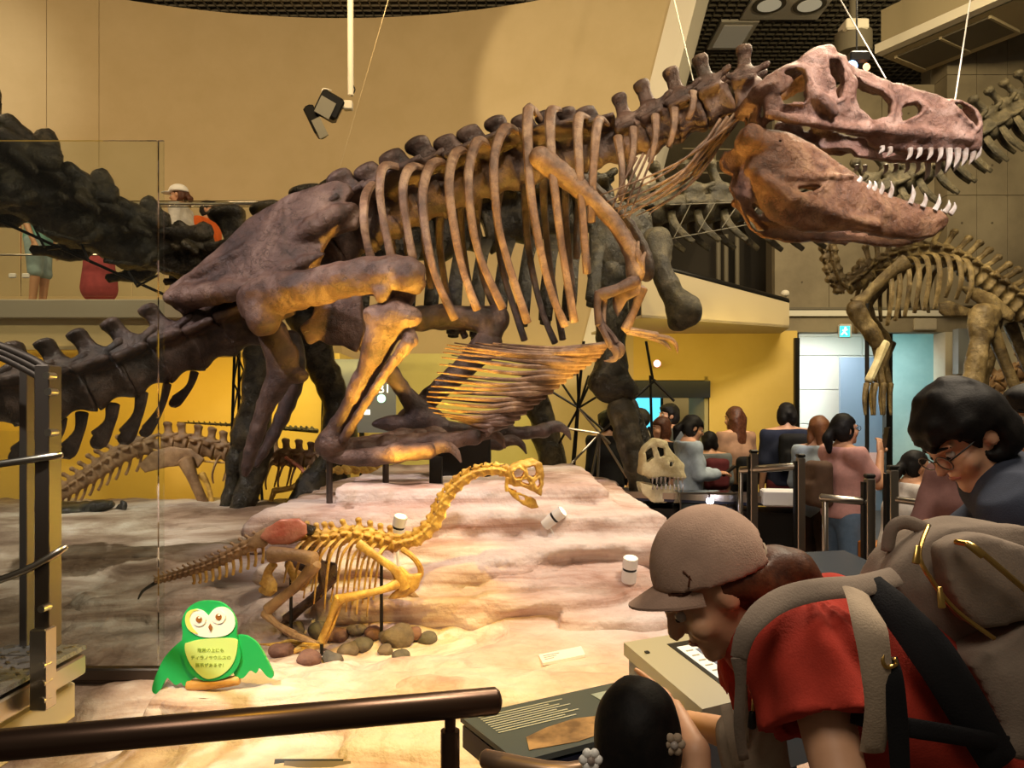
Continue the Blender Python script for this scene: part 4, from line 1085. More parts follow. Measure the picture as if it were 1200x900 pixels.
v_ch = chunky('chunk_vertebra', 'bone_black')
spine(sau, [(262, 318, 7.0, 20), (215, 302, 6.9, 25), (160, 286, 6.75, 30), (100, 262, 6.55, 34), (40, 228, 6.35, 38), (-30, 185, 6.1, 42), (-90, 145, 5.9, 44)], [v_ch], 1.85, flip=True, name='tail_vertebra', jit=.1)
sd = spine(sau, [(268, 322, 7.0, 27), (330, 312, 7.0, 28), (420, 298, 7.0, 30), (520, 276, 7.0, 32), (620, 258, 7.0, 32), (720, 246, 7.0, 28)], [v_sau], 1.6, name='back_vertebra', jit=.08)
v_sneck = vertebra_mesh('sauropod_cervical', 'bone_grey', 1.7, -.35, .36, .26, 1.3, -.1, 2.0, 1.0, wing=.4)
sn = spine(sau, [(735, 250, 7.0, 20), (790, 246, 7.1, 19), (850, 245, 7.2, 18), (920, 248, 7.35, 17), (990, 240, 7.5, 16), (1060, 212, 7.65, 16), (1120, 176, 7.8, 15), (1180, 138, 7.95, 14), (1240, 100, 8.1, 13)], [v_sneck], 1.75, name='neck_vertebra')
for i, (p, T, u, r) in enumerate(sn):
    if i % 1 == 0:
        for s in (-1, 1):
            q = p + V((0, s * .16, -r * .9)); MB().tube([p + V((0, s * .08, 0)), q, q + V((.06, s * .02, -.10)), q + V((.18, s * .02, -.20))], [.035, .040, .036, .026], 8, .6, (0, 1, 0)).build('neck_rib', 'bone_grey', sau)
# hanging flat ribs
for i in range(11):
    x = 425 + i * 27; y1 = 385 + 12 * math.sin(i * 1.7) - (0 if i < 8 else 20)
    for s in (-1, 1):
        d = SDP + s * .75; k = 1 if s < 0 else .95
        MB().tube([W(x + 10, 290 - i * 1.5, SDP + s * .2), W(x + 4, 305, SDP + s * .6), W(x, 345, d), W(x - 2, y1 * k + 470 * (1 - k), d)], [.06, .05, .06, .055], 8, .45, (0, 1, 0)).build('rib', 'bone_black', sau)
# shoulder girdle and fore limbs
plate('shoulder_blade', 'bone_black', sau, [(690, 250), (730, 236), (762, 250), (768, 285), (745, 310), (712, 318), (690, 300)], 6.6, .07, .02)
sdf_bone('upper_arm', 'bone_grey', sau, [W(768, 285, 6.5), W(775, 318, 6.45), W(790, 345, 6.42), W(803, 366, 6.4)], [.12, .085, .085, .12], .02, .04, [(W(806, 362, 6.35), (.10, .12, .10)), (W(796, 374, 6.4), (.08, .1, .08))], (.05, 6))
sdf_bone('upper_arm', 'bone_black', sau, [W(712, 318, 6.7), W(716, 360, 6.65), W(716, 410, 6.6), W(717, 452, 6.6)], [.17, .12, .12, .17], .02, .04, [(W(704, 448, 6.55), (.13, .13, .12)), (W(732, 455, 6.55), (.12, .13, .11))], (.06, 5))
sdf_bone('forearm', 'bone_grey', sau, [W(728, 482, 6.55), W(738, 520, 6.5), W(750, 565, 6.48), W(757, 600, 6.48)], [.13, .095, .09, .12], .02, .03, [], (.05, 6))
sdf_bone('forearm', 'bone_black', sau, [W(738, 478, 6.7), W(752, 520, 6.62), W(768, 560, 6.6), W(778, 592, 6.6)], [.10, .07, .065, .09], .02, .03, [], (.04, 6))
for i, (x, d) in enumerate(((750, 6.45), (764, 6.4), (778, 6.5))):
    sdf_bone('foot_bone', 'bone_black', sau, [W(x, 600, d), W(x + 6, 625, d - .05)], [.075, .09], .02, .02, [], (.03, 8))
sdf_bone('upper_arm', 'bone_black', sau, [W(622, 455, 7.6), W(634, 490, 7.6), W(648, 550, 7.6), (W(652, 580, 7.6))], [.14, .12, .13, .15], .024, .04, [], (.05, 6))
# hind limbs
sdf_bone('thigh_bone', 'bone_black', sau, [W(300, 352, 6.9), W(304, 400, 6.88), W(300, 460, 6.85), W(293, 508, 6.85)], [.17, .12, .11, .16], .02, .04, [(W(285, 512, 6.82), (.1, .1, .1))], (.05, 6))
sdf_bone('shin_bone', 'bone_black', sau, [W(302, 528, 6.85), W(294, 560, 6.82), W(284, 598, 6.8), W(280, 620, 6.8)], [.14, .10, .10, .13], .02, .03, [], (.05, 6))
sdf_bone('shin_bone', 'bone_black', sau, [W(280, 530, 6.95), W(272, 565, 6.92), W(264, 612, 6.9)], [.09, .065, .09], .02, .03, [], (.04, 6))
sdf_bone('thigh_bone', 'bone_black', sau, [W(355, 360, 7.5), W(376, 420, 7.5), W(392, 470, 7.45), W(400, 520, 7.4)], [.19, .14, .12, .17], .024, .04, [], (.05, 6))
sdf_bone('shin_bone', 'bone_black', sau, [W(392, 538, 7.3), W(372, 566, 7.25), W(345, 596, 7.2), W(330, 606, 7.2)], [.14, .13, .12, .13], .024, .03, [], (.08, 6))

# welded support towers
def tower(x, y0, y1, d, w, label):
    r = empty('support_tower', W(x, y1, d), label, 'support', 'lattice towers holding the black skeleton')
    a, b_ = W(x, y0, d), W(x + 4, y1, d)
    cor = [V((sx * w, sy * w, 0)) for sx, sy in ((-1, -1), (1, -1), (1, 1), (-1, 1))]
    for c_ in cor: MB().cyl(a + c_ * .5, b_ + c_, .014, 6).build('upright', 'black_metal', r)
    n = 5
    for i in range(n):
        t0, t1 = i / n, (i + 1) / n
        for j in range(4):
            p = a.lerp(b_, t0) + cor[j] * (.5 + .5 * t0); q = a.lerp(b_, t1) + cor[(j + 1) % 4] * (.5 + .5 * t1)
            MB().cyl(p, q, .009, 6).build('brace', 'black_metal', r)
tower(285, 410, 606, 7.3, .12, 'thin black lattice tower between the tail and the hip, amber wall behind')
tower(388, 440, 606, 7.7, .12, 'thin black lattice tower beside the bright lime wall')
# radiating rod frame near the fore limb
r = empty('rod_frame', W(700, 575, 7.2), 'radiating thin steel rods bracing the black skeleton fore limb', 'support')
hub = W(678, 478, 7.2); hub2 = W(703, 508, 7.2)
for (x, y) in ((640, 455), (652, 440), (676, 420), (700, 430), (716, 455), (708, 505), (672, 560), (655, 520), (690, 440)): MB().cyl(hub, W(x, y, 7.2), .012, 6).build('rod', 'black_metal', r)
for (x, y) in ((650, 500), (668, 545), (690, 575), (715, 520), (700, 572), (722, 490), (735, 560)): MB().cyl(hub2, W(x, y, 7.15), .012, 6).build('rod', 'steel', r)
MB().cyl(hub, hub2, .012, 6).build('rod', 'steel', r)
MB().cyl(W(666, 600, 7.2), W(684, 400, 7.2), .016, 6).build('upright', 'black_metal', r)
for (a, b_) in (((762, 440), (765, 555)), ((740, 470), (768, 445)), ((768, 520), (760, 500)), ((765, 445), (790, 470)), ((757, 400), (765, 445))): MB().cyl(W(*a, 6.9), W(*b_, 6.9), .013, 6).build('rod', 'black_metal', r)
# long straight holding bar and slings below the raised column at upper left
r = empty('holding_bar', W(95, 310, 6.3), 'thin black bar with slings under the dark raised tail at upper left', 'support')
MB().cyl(W(-60, 232, 6.2), W(192, 345, 6.6), .014, 6).build('bar', 'black_metal', r)
for (a, b_) in (((35, 255), (52, 290)), ((55, 292), (72, 290)), ((95, 285), (104, 306)), ((150, 318), (160, 334)), ((160, 336), (186, 322))): MB().cyl(W(*a, 6.35), W(*b_, 6.35), .010, 6).build('sling', 'black_metal', r)
# neck holding cables
r = empty('neck_cable', W(880, 262, 6.9), 'pair of thin pale wires with zigzag stays under the long dark neck', 'cable')
MB().cyl(W(775, 282, 6.85), W(905, 258, 7.0), .0045, 6).build('wire', 'grid_grey', r); MB().cyl(W(785, 240, 6.85), W(905, 236, 7.0), .0045, 6).build('wire', 'grid_grey', r)
for x in (790, 818, 846, 872): MB().cyl(W(x, 278 - (x - 790) * .2, 6.85), W(x + 20, 238, 6.9), .004, 6).build('stay', 'grid_grey', r)

# ================================================================ MID-SIZED TAN SKELETON AT BACK LEFT
PD = 7.35
pa = empty('biped_skeleton', W(245, 604, PD), 'mid-sized tan two-legged skeleton with long tail before the amber wall', 'skeleton')
v_pt = vertebra_mesh('biped_caudal', 'bone_tan', 1.3, -.35, .36, .26, 1.1, .5, 1.6, .9)
v_pd = vertebra_mesh('biped_dorsal', 'bone_tan', 1.5, -.12, .6, .24, 1.1, .7, 1.5, .95)
st = spine(pa, [(60, 588, 7.1, 7), (85, 573, 7.15, 8), (115, 554, 7.2, 9), (150, 532, 7.25, 9.5), (185, 522, PD, 9.5)], [v_pt], 1.25, name='tail_vertebra')
for (p, T, u, r_) in st: MB().tube([p + V((0, 0, -r_ * .6)), p + V((-.02, 0, -r_ * 1.8)), p + V((-.05, 0, -r_ * 2.7))], [.016, .012, .014], 6).build('chevron', 'bone_tan', pa)
st = spine(pa, [(190, 521, PD, 9.5), (225, 524, PD, 9.5), (262, 532, PD, 9.5), (310, 538, PD, 9), (350, 540, PD, 8.5), (398, 545, PD, 8)], [v_pd], 1.6, name='back_vertebra')
for i, (p, T, u, r_) in enumerate(st):
    if i > 3:
        for s in (-1, 1): MB().tube([p, p + V((0, s * .14, -.06)), p + V((-.03, s * .17, -.18)), p + V((-.04, s * .12, -.27))], [.014, .013, .011, .008], 6).build('rib', 'bone_tan', pa)
MB().tube([W(180, 527, PD - .1), W(235, 540, PD - .1), W(292, 543, PD - .1)], [.010, .012, .010], 6).build('tendon_bar', 'bone_gold_lit', pa)
for s in (-1, 1):
    d = PD + s * .13
    plate('hip_blade', 'bone_tan', pa, [(162, 545), (178, 530), (200, 523), (225, 526), (240, 538), (232, 549), (215, 545), (190, 549), (170, 554)], d, .02, .014, nz=(.01, 9))
    MB().tube([W(218, 540, d - .05), W(228, 565, d - .08), W(240, 592, d - .05), W(246, 604, d - .05)], [.075, .048, .045, .06], 9).build('thigh_bone', 'bone_tan', pa)
    MB().tube([W(236, 556, d), W(244, 570, d), W(250, 600, d)], [.04, .025, .03], 8).build('shin_bone', 'bone_gold_lit', pa)
    MB().tube([W(360, 552, d), W(345, 570, d - .02), W(322, 575, d - .02)], [.035, .025, .03], 8).build('upper_arm', 'bone_gold_lit', pa)
    MB().tube([W(322, 574, d - .02), W(316, 590, d), W(310, 604, d)], [.028, .02, .024], 8).build('forearm', 'bone_gold_lit', pa)
    MB().tube([W(335, 536, d), W(352, 548, d - .02), W(362, 560, d)], [.026, .030, .036], 8, .6).build('shoulder_blade', 'bone_pink', pa)
for i in range(6): MB().tube([W(385 + i * 10, 553, PD - .2 + .06 * i), W(392 + i * 10, 549, PD - .15 + .05 * i), W(400 + i * 10, 553, PD - .2 + .06 * i)], [.035, .045, .03], 8).build('skull_piece', 'bone_gold_lit', pa)
p = W(392, 575, PD); MB().box((p.x, p.y, p.z), (.05, .1, .28)).box((p.x, p.y, p.z + .14), (.28, .14, .05)).build('stand', 'black_metal', pa, False)
# armour-plated low fossil on the ledge
p = W(98, 597, 6.5)
Fd = Field((p.x - .5, p.y - .3, p.z - .15), (p.x + .5, p.y + .3, p.z + .18), .016)
Fd.ell(W(80, 598, 6.5), (.30, .2, .07), None, .03).ell(W(115, 592, 6.5), (.14, .1, .045), None, .03).cap(W(118, 591, 6.5), W(131, 588, 6.5), .04, .012, .02)
Fd.noise(.03, 14)
lf = Fd.build('flat_fossil', 'bone_black'); tag(lf, 'low black flattened fossil skull lying at the back left ledge', 'fossil')
lf2 = MB().tube([W(139, 602, 6.5), W(144, 592, 6.5), W(142, 587, 6.5)], [.05, .04, .012], 8, .5, (0, 1, 0)); thing('fossil_spike', lf2, 'bone_black', 'small dark upright spike beside the flat black fossil', 'fossil')
lf2 = MB().tube([W(160, 600, 6.45), W(176, 603, 6.45), W(192, 602, 6.45)], [.012, .022, .006], 8); thing('fossil_splinter', lf2, 'bone_black', 'thin dark splinter lying on the white ledge', 'fossil')
# thin spiny tail floating on a rod behind
sp = empty('spiny_tail', W(290, 500, 8.2), 'very thin dark spiny tail rod stretching along the amber wall', 'tail')
mb = MB().tube([W(208, 495, 8.2), W(290, 499, 8.2), W(372, 505, 8.2)], [.008, .016, .026], 8); mb.build('rod', 'bone_black', sp)
for i in range(24):
    x = 222 + i * 6.3; y = 495 + i * .40; rr = .010 + .001 * i
    MB().tube([W(x, y + 1, 8.2), W(x - 2, y - 2.2 - i * .08, 8.2)], [rr, rr * .4], 5).build('spine', 'bone_black', sp)
MB().cyl(W(210, 495, 8.2), W(210, 496, 9.34), .006, 6).build('wall_pin', 'black_metal', sp)

# ================================================================ SMALL GOLDEN SKELETON IN FRONT
GD = 3.85
gs = empty('small_skeleton', W(400, 760, GD), 'small golden bird-like skeleton with arched neck, beaked head and long arms', 'skeleton')
v_gt = vertebra_mesh('gold_caudal', 'bone_tan', 1.1, -.5, .30, .22, 1.5, .4, 1.7, .8)  # browner tail and legs paint in the falloff of the yellow light
v_gd = vertebra_mesh('gold_dorsal', 'bone_gold_lit', 1.2, -.25, .45, .25, 1.3, .6, 1.6, .9)
v_gn = vertebra_mesh('gold_cervical', 'bone_gold_lit', .45, -.4, .35, .25, 1.0, .2, 2.0, .9, wing=.5)
MB().tube([W(162, 702, GD - .05), W(168, 692, GD - .03), W(184, 682, GD)], [.004, .007, .010], 6).build('tail_tip', 'bone_black', gs)
st = spine(gs, [(182, 682, GD, 3.4), (215, 673, GD, 4.4), (250, 662, GD, 5.5), (280, 648, GD, 6.3), (312, 632, GD, 6.5)], [v_gt], 1.45, name='tail_vertebra')
for i, (p, T, u, r_) in enumerate(st):
    if i > len(st) // 3: MB().tube([p + V((0, 0, -r_ * .7)), p + V((.005, 0, -r_ * 2.4)), p + V((0, 0, -r_ * (2.4 + 1.6 * i / len(st))))], [.009, .007, .009], 6).build('chevron', 'bone_gold_lit', gs)
st = spine(gs, [(355, 632, GD, 8), (385, 634, GD, 8.5), (410, 630, GD, 9), (435, 634, GD, 9), (462, 640, GD, 8.5)], [v_gd], 1.3, name='back_vertebra')
spine(gs, [(462, 640, GD, 7.5), (490, 632, GD, 8), (510, 614, GD, 8), (521, 590, GD, 7.5), (534, 572, GD, 7), (556, 556, GD, 6.5), (580, 552, GD, 6), (597, 556, GD, 6)], [v_gn], 1.75, name='neck_vertebra')
for i, (p, T, u, r_) in enumerate(st):
    L_ = .20 + .035 * min(i, 4)
    for s in (-1, 1):
        MB().tube([p + V((0, 0, .01)), p + V((-.03, s * .07, -.02)), p + V((-.07, s * .095, -.10)), p + V((-.10, s * .07, -L_))], [.011, .010, .008, .005], 6, .7).build('rib', 'bone_gold_lit', gs)
# pelvis
plate('hip_blade', 'bone_pink', gs, [(305, 630), (312, 618), (330, 609), (350, 608), (360, 614), (360, 626), (350, 632), (338, 638), (318, 638)], GD - .07, .022, .008, nz=(.008, 16))
plate('hip_blade', 'bone_tan', gs, [(305, 630), (312, 618), (330, 611), (352, 610), (368, 620), (360, 632), (338, 638), (318, 638)], GD + .09, .018, .010, nz=(.006, 16))
plate('hip_process', 'bone_tan', gs, [(288, 640), (300, 625), (312, 618), (316, 636), (310, 642)], GD - .04, .018, .008)
plate('hip_process', 'bone_black', gs, [(358, 614), (370, 618), (366, 626), (358, 628)], GD - .03, .02, .008)
for a, b_, w in (((322, 660), (308, 690), 6), ((338, 660), (346, 684), 5)):
    MB().tube([W(*a, GD - .02), W((a[0] + b_[0]) / 2 - 1, (a[1] + b_[1]) / 2 - 4, GD - .02), W(b_[0] + 6, b_[1] - 2, GD - .02), W(b_[0] - 4, b_[1] + 2, GD - .02)], [.020, .022, .050, .012], 8, .6, (0, 1, 0)).build('pubis', 'bone_gold_lit', gs)
# legs
for s, dd in ((-1, -.11), (1, .12)):
    ox = 0 if s < 0 else 22; oy = 0 if s < 0 else 12; m_ = 'bone_tan' if s < 0 else 'bone_brown'
    d = GD + dd
    MB().tube([W(318 + ox, 650 + oy, d), W(345 + ox, 650 + oy, d - .04), W(368 + ox, 656 + oy, d - .06)], [.042, .030, .040], 9).build('thigh_bone', m_, gs)
    MB().tube([W(370 + ox, 660 + oy, d - .06), W(345 + ox, 688 + oy, d - .04), W(314 + ox, 714 + oy, d)], [.034, .022, .030], 9).build('shin_bone', m_, gs)
    MB().tube([W(372 + ox, 664 + oy, d - .02), W(350 + ox, 690 + oy, d - .01), W(316 + ox, 712 + oy, d + .02)], [.018, .010, .014], 7).build('calf_bone', m_, gs)
    MB().tube([W(310 + ox, 718 + oy, d), W(325 + ox, 732 + oy, d - .03), W(345 + ox, 744 + oy, d - .06)], [.024, .016, .022], 8).build('foot_bone', m_, gs)
    for j in (-1, 0, 1):
        MB().tube([W(344 + ox, 744 + oy, d - .06), W(358 + ox + 3 * j, 749 + oy, d - .08 + .07 * j), W(374 + ox - abs(j) * 5, 753 + oy, d - .08 + .12 * j)], [.016, .012, .004], 7).build('toe', m_, gs)
MB().tube([W(368, 648, GD), W(376, 668, GD), W(380, 690, GD)], [.02, .03, .018], 8).build('knee_bone', 'bone_brown', gs)
# shoulder, arms
MB().tube([W(420, 637, GD - .10), W(445, 655, GD - .12), W(465, 670, GD - .13), W(474, 690, GD - .12)], [.024, .020, .022, .030], 9, .6, (0, 1, 0)).build('shoulder_blade', 'bone_gold_lit', gs)
plate('breast_plate', 'bone_gold_lit', gs, [(458, 668), (470, 662), (480, 674), (494, 672), (490, 690), (475, 700), (452, 703), (466, 690)], GD - .10, .020, .008, nz=(.008, 20))
MB().tube([W(472, 644, GD - .06), W(486, 655, GD - .1), W(493, 672, GD - .08), W(480, 694, GD - .05)], [.016, .014, .016, .010], 8).build('wishbone', 'bone_gold_lit', gs)
def garm(dx, dy, d, m_):
    MB().tube([W(466 + dx, 684 + dy, d), W(445 + dx, 692 + dy, d - .03), W(398 + dx, 702 + dy, d - .05)], [.026, .018, .024], 9).build('upper_arm', m_, gs)
    MB().tube([W(397 + dx, 700 + dy, d - .05), W(388 + dx, 722 + dy, d - .04), W(376 + dx, 753 + dy, d - .03)], [.024, .016, .020], 9).build('forearm', m_, gs)
    MB().tube([W(399 + dx, 706 + dy, d - .03), W(392 + dx, 728 + dy, d - .02), W(380 + dx, 753 + dy, d - .01)], [.014, .009, .012], 8).build('forearm', m_, gs)
    for (x, y, j) in ((302, 755, .06), (318, 774, -.06), (330, 766, 0)):
        a = W(378 + dx, 755 + dy, d - .03); b_ = W(x + dx, y + dy, d - .03 + j); m2 = a.lerp(b_, .5) + V((0, 0, .012))
        MB().tube([a, a.lerp(b_, .3), m2, a.lerp(b_, .7), b_], [.018, .011, .014, .010, .003], 7).build('finger', m_, gs)
garm(0, 0, GD - .12, 'bone_gold_lit')
MB().tube([W(480, 694, GD + .1), W(495, 708, GD + .1), W(507, 718, GD + .12)], [.02, .014, .02], 8).build('upper_arm', 'bone_tan', gs)
MB().tube([W(507, 720, GD + .12), W(480, 722, GD + .1), W(452, 735, GD + .08)], [.016, .010, .012], 8).build('forearm', 'bone_tan', gs)
MB().tube([W(452, 735, GD + .08), W(430, 745, GD + .08), W(415, 752, GD + .06)], [.012, .009, .004], 7).build('finger', 'bone_tan', gs)
# head: open beaked skull
hs = lambda L_: [(350 + x / 3.46, 530 + y / 3.46) for x, y in L_]
HP = hs([(835, 85), (860, 55), (900, 35), (950, 28), (985, 45), (998, 90), (992, 140), (985, 178), (955, 165), (930, 150), (900, 140), (870, 140), (845, 125)])
HH = [hs(q) for q in ([(868, 80), (895, 62), (915, 80), (905, 108), (878, 110)], [(925, 62), (955, 55), (968, 85), (950, 108), (930, 95)], [(955, 118), (975, 105), (980, 135), (968, 150)], [(900, 118), (925, 110), (938, 132), (912, 132)])]
JP = hs([(835, 148), (860, 150), (890, 165), (930, 180), (960, 195), (975, 230), (945, 232), (905, 212), (870, 185)])
SD = GD; farx = .010; NR = lambda x: .05
open_tip = 2.0
Fd, hole, hw, ay, t = jaw_field(HP, HH, ([0, .3, .7, 1], [.052, .062, .05, .022]), .016, .018, .0042, True)
Fd.union((slice(None),) * 3, (np.sqrt((hole[:, None, :] - .004) ** 2 + (ay - (hw + .002)[:, None, :]) ** 2) - .006).astype(np.float32), .006)
Fd.noise(.008, 50); gsk = Fd.build('skull', 'bone_gold_lit', gs)
Fd, hole, hw, ay, t = jaw_field(JP, [hs([(890, 175), (915, 182), (920, 198), (900, 194)])], ([0, .5, 1], [.05, .04, .015]), .014, .014, .0042, False)
Fd.noise(.006, 50); Fd.build('lower_jaw', 'bone_gold_lit', gs)
for s in (-1, 1): MB().tube([W(*hs([(848, 105)])[0], GD + s * .042), W(*hs([(842, 130)])[0], GD + s * .046), W(*hs([(845, 156)])[0], GD + s * .042)], [.012, .009, .011], 8).build('jaw_hinge', 'bone_gold_lit', gs)
# display rods
for (x, y0, y1, d) in ((447, 655, 776, GD - .02), (341, 650, 737, GD), (377, 755, 792, GD - .25)):
    p = W(x, y0, d); q = W(x, y1, d); z = TH(p.x, p.y); MB().cyl((p.x, p.y, z - .02), (p.x, p.y, p.z), .0085, 8).build('display_rod', 'black_metal', gs)

# stones in the hollow
STONE_LABELS = ['largest grey stone in the hollow, right of the display rod', 'small brown stone just left of the front display rod', 'dark stone touching the left side of the front display rod', 'flat stone at the front middle of the hollow',
    'small stone behind and right of the largest grey stone', 'rightmost stone at the rim of the hollow', 'small stone in front of the largest grey stone', 'brown stone beside the bent golden wrist', 'reddish stone just under the bent golden wrist', 'stone under the golden fingers, middle of the left cluster',
    'leftmost stone under the golden finger tips', 'small stone at the front right rim of the hollow', 'small stone at the back of the hollow behind the rods', 'front reddish stone below the golden fingers', 'front stone between the wrist and the rod', 'stone at the back left beside the foot bones']
random.seed(11)
for i, (x, y, rr) in enumerate(((466, 746, .075), (438, 742, .045), (425, 755, .05), (408, 762, .045), (486, 742, .04), (500, 748, .05), (452, 762, .04), (395, 745, .055), (375, 740, .06), (352, 752, .06), (332, 762, .055), (470, 768, .04), (418, 738, .04), (362, 772, .05), (390, 772, .045), (345, 738, .05))):
    d = 3.72 + .0 * i; p = W(x, y, d)
    # slide along the view ray onto the ground
    for _ in range(30):
        z = TH(p.x, p.y); e = p.z - z - rr * .35
        d = d + e * 1.5; d = min(max(d, 3.0), 4.6); p = W(x, y, d)
    Fd = Field(p - V((rr * 1.6,) * 3), p + V((rr * 1.6,) * 3), rr / 6); Fd.ell(p, (rr * 1.15, rr, rr * .75), Matrix.Rotation(i * 1.3, 3, 'Z'), 0).noise(rr * .5, 1.1 / rr)
    o = Fd.build('stone', mat('stone_%d' % (i % 3), ((.08, .055, .04), (.11, .05, .038), (.07, .06, .05))[i % 3], ((.17, .125, .09), (.20, .10, .075), (.14, .12, .10))[i % 3], 14, .8, 0, .3, 60))
    tag(o, STONE_LABELS[i], 'stone', 'stones in the hollow')

# ================================================================ RIGHT-HAND OLIVE SKELETON
HD = 8.3
hd = empty('ornithopod_skeleton', W(1110, 560, HD), 'olive-brown plant-eater skeleton with S-curved neck and tall back spines at right', 'skeleton')
v_h = vertebra_mesh('ornithopod_dorsal', 'bone_olive', 2.3, -.30, .42, .26, 1.2, .8, 1.5, 1.0)
v_hn = vertebra_mesh('ornithopod_cervical', 'bone_olive', .6, -.2, .5, .4, 1.3, .4, 1.6, 1.0, wing=.5)
spine(hd, [(974, 272, HD, 7), (976, 300, HD, 7.5), (984, 325, HD, 8), (996, 336, HD, 8.5), (1012, 326, HD, 9), (1024, 312, HD, 9)], [v_hn], 1.5, name='neck_vertebra', up=(-1, 0, .2), flip=True)
st = spine(hd, [(1020, 322, HD, 9), (1045, 308, HD, 9.5), (1080, 300, HD, 10), (1110, 305, HD, 10), (1140, 322, HD, 10), (1165, 340, HD, 10.5), (1195, 365, HD, 11), (1250, 410, HD, 11)], [v_h], 1.15, name='back_vertebra', flip=True)
for i, (p, T, u, r_) in enumerate(st):
    x = p.x / p.y * F + 600
    if x < 1118:
        L_ = .62 if x < 1080 else .5
        for s in (-1, 1): MB().tube([p, p + V((0, s * .30, -.05)), p + V((-.02, s * .42, -.3)), p + V((-.04, s * .36, -L_))], [.03, .030, .026, .022], 7, .6).build('rib', 'bone_olive', hd)
for s in (-1, 1):
    d = HD + s * .38; ox = 0 if s < 0 else 8
    MB().tube([W(1062 + ox, 306, d), W(1040 + ox, 322, d), W(1018 + ox, 344, d), W(1004 + ox, 358, d)], [.085, .060, .055, .095], 9, .5, (0, 1, 0)).build('shoulder_blade', 'bone_olive', hd)
    sdf_bone('upper_arm', 'bone_olive', hd, [W(1003 + ox, 362, d - .05), W(1012 + ox, 378, d - .05), W(1028 + ox, 400, d - .05)], [.10, .075, .085], .02, .03, [(W(1008 + ox, 370, d), (.07, .06, .09))], (.04, 6))
    MB().tube([W(1036 + ox, 402, d - .06), W(1028 + ox, 425, d - .08), W(1018 + ox, 446, d - .08)], [.060, .042, .045], 8).build('forearm', 'bone_pale' if s < 0 else 'bone_olive', hd)
    MB().tube([W(1026 + ox, 404, d - .0), W(1030 + ox, 428, d - .03), W(1034 + ox, 452, d - .03)], [.045, .035, .038], 8).build('forearm', 'bone_olive', hd)
    for j in range(3): MB().tube([W(1016 + ox + 10 * j, 450, d - .08), W(1013 + ox + 11 * j, 466, d - .09), W(1014 + ox + 11 * j, 486, d - .1)], [.032, .024, .014], 7).build('finger', 'bone_olive', hd)
    plate('hip_blade', 'bone_olive', hd, [(1122, 335), (1140, 336), (1165, 345), (1190, 368), (1185, 378), (1160, 366), (1140, 352)], d + s * -.12, .03, .02)
    plate('pubis', 'bone_olive', hd, [(1100, 355), (1112, 352), (1138, 362), (1160, 372), (1158, 380), (1135, 372), (1108, 372), (1100, 366)], d + s * -.1, .03, .02)
    sdf_bone('thigh_bone', 'bone_olive', hd, [W(1152 + ox, 372, d), W(1148 + ox, 405, d - .05), W(1140 + ox, 445, d - .08), W(1138 + ox, 478, d - .08)], [.14, .10, .095, .13], .022, .03, [(W(1162 + ox, 368, d), (.1, .1, .09))], (.04, 6))
    MB().tube([W(1160 + ox * 3, 380, d), W(1180 + ox * 3, 430, d), W(1196 + ox * 3, 468, d)], [.075, .055, .06], 9).build('ischium', 'bone_olive', hd)
    sdf_bone('shin_bone', 'bone_olive', hd, [W(1138 + ox, 486, d), W(1146 + ox, 540, d), W(1156 + ox, 590, d)], [.12, .08, .09], .025, .03)
    MB().tube([W(1156 + ox, 592, d), W(1146 + ox, 625, d - .05), W(1130 + ox, 656, d - .2)], [.09, .07, .06], 9).build('foot_bone', 'bone_olive', hd)
p = W(1016, 390, HD - .4); MB().cyl((p.x, p.y, 0), (p.x, p.y, p.z + .3), .022, 8).build('display_pole', 'black_metal', hd)
hm = W(1145, 420, HD); MB().cyl((hm.x, hm.y, 0), (hm.x, hm.y, hm.z + .5), .025, 8).build('display_pole', 'black_metal', hd)
# small spiny skeleton at far right
ss = empty('spiny_skeleton', W(1185, 450, 9.4), 'small tan spiny backbone behind the plant-eater leg at far right', 'skeleton')
spine(ss, [(1160, 462, 9.4, 8), (1185, 442, 9.4, 9), (1225, 430, 9.4, 9)], [v_pd], 1.5)
for i in range(4): MB().tube([W(1162 + i * 12, 455 - i * 3, 9.4), W(1160 + i * 12, 480, 9.3), W(1165 + i * 12, 500, 9.35)], [.03, .025, .02], 7).build('rib', 'bone_tan', ss)
p = W(1190, 450, 9.4); MB().cyl((p.x, p.y, 0), p, .02, 8).build('display_pole', 'black_metal', ss)

# ================================================================ PALE SKULL CAST
SD = 6.15
PS = [(752, 532), (760, 520), (770, 514), (782, 518), (790, 530), (797, 536), (804, 546), (806, 560), (800, 563), (788, 560), (776, 560), (764, 562), (752, 556)]
PH = [[(757, 530), (763, 526), (766, 536), (759, 541)], [(771, 524), (779, 524), (780, 535), (773, 537)], [(784, 540), (791, 541), (789, 548), (784, 547)]]
PJ = [(750, 566), (762, 568), (776, 572), (790, 570), (800, 574), (796, 585), (780, 590), (764, 588), (753, 580)]
open_tip = 2.0; farx = .02; NR = lambda x: .10
pc = empty('skull_cast', W(778, 592, SD), 'pale cream fossil skull cast with small teeth on the dark counter', 'skull')
Fd, hole, hw, ay, t = jaw_field(PS, PH, ([0, .5, 1], [.13, .10, .05]), .03, .03, .009, True); Fd.noise(.02, 16); ps = Fd.build('skull', 'bone_pale', pc)
Fd, hole, hw, ay, t = jaw_field(PJ, [], ([0, .5, 1], [.12, .09, .04]), .03, .03, .009, False); Fd.noise(.02, 16); pj = Fd.build('lower_jaw', 'bone_pale', pc)
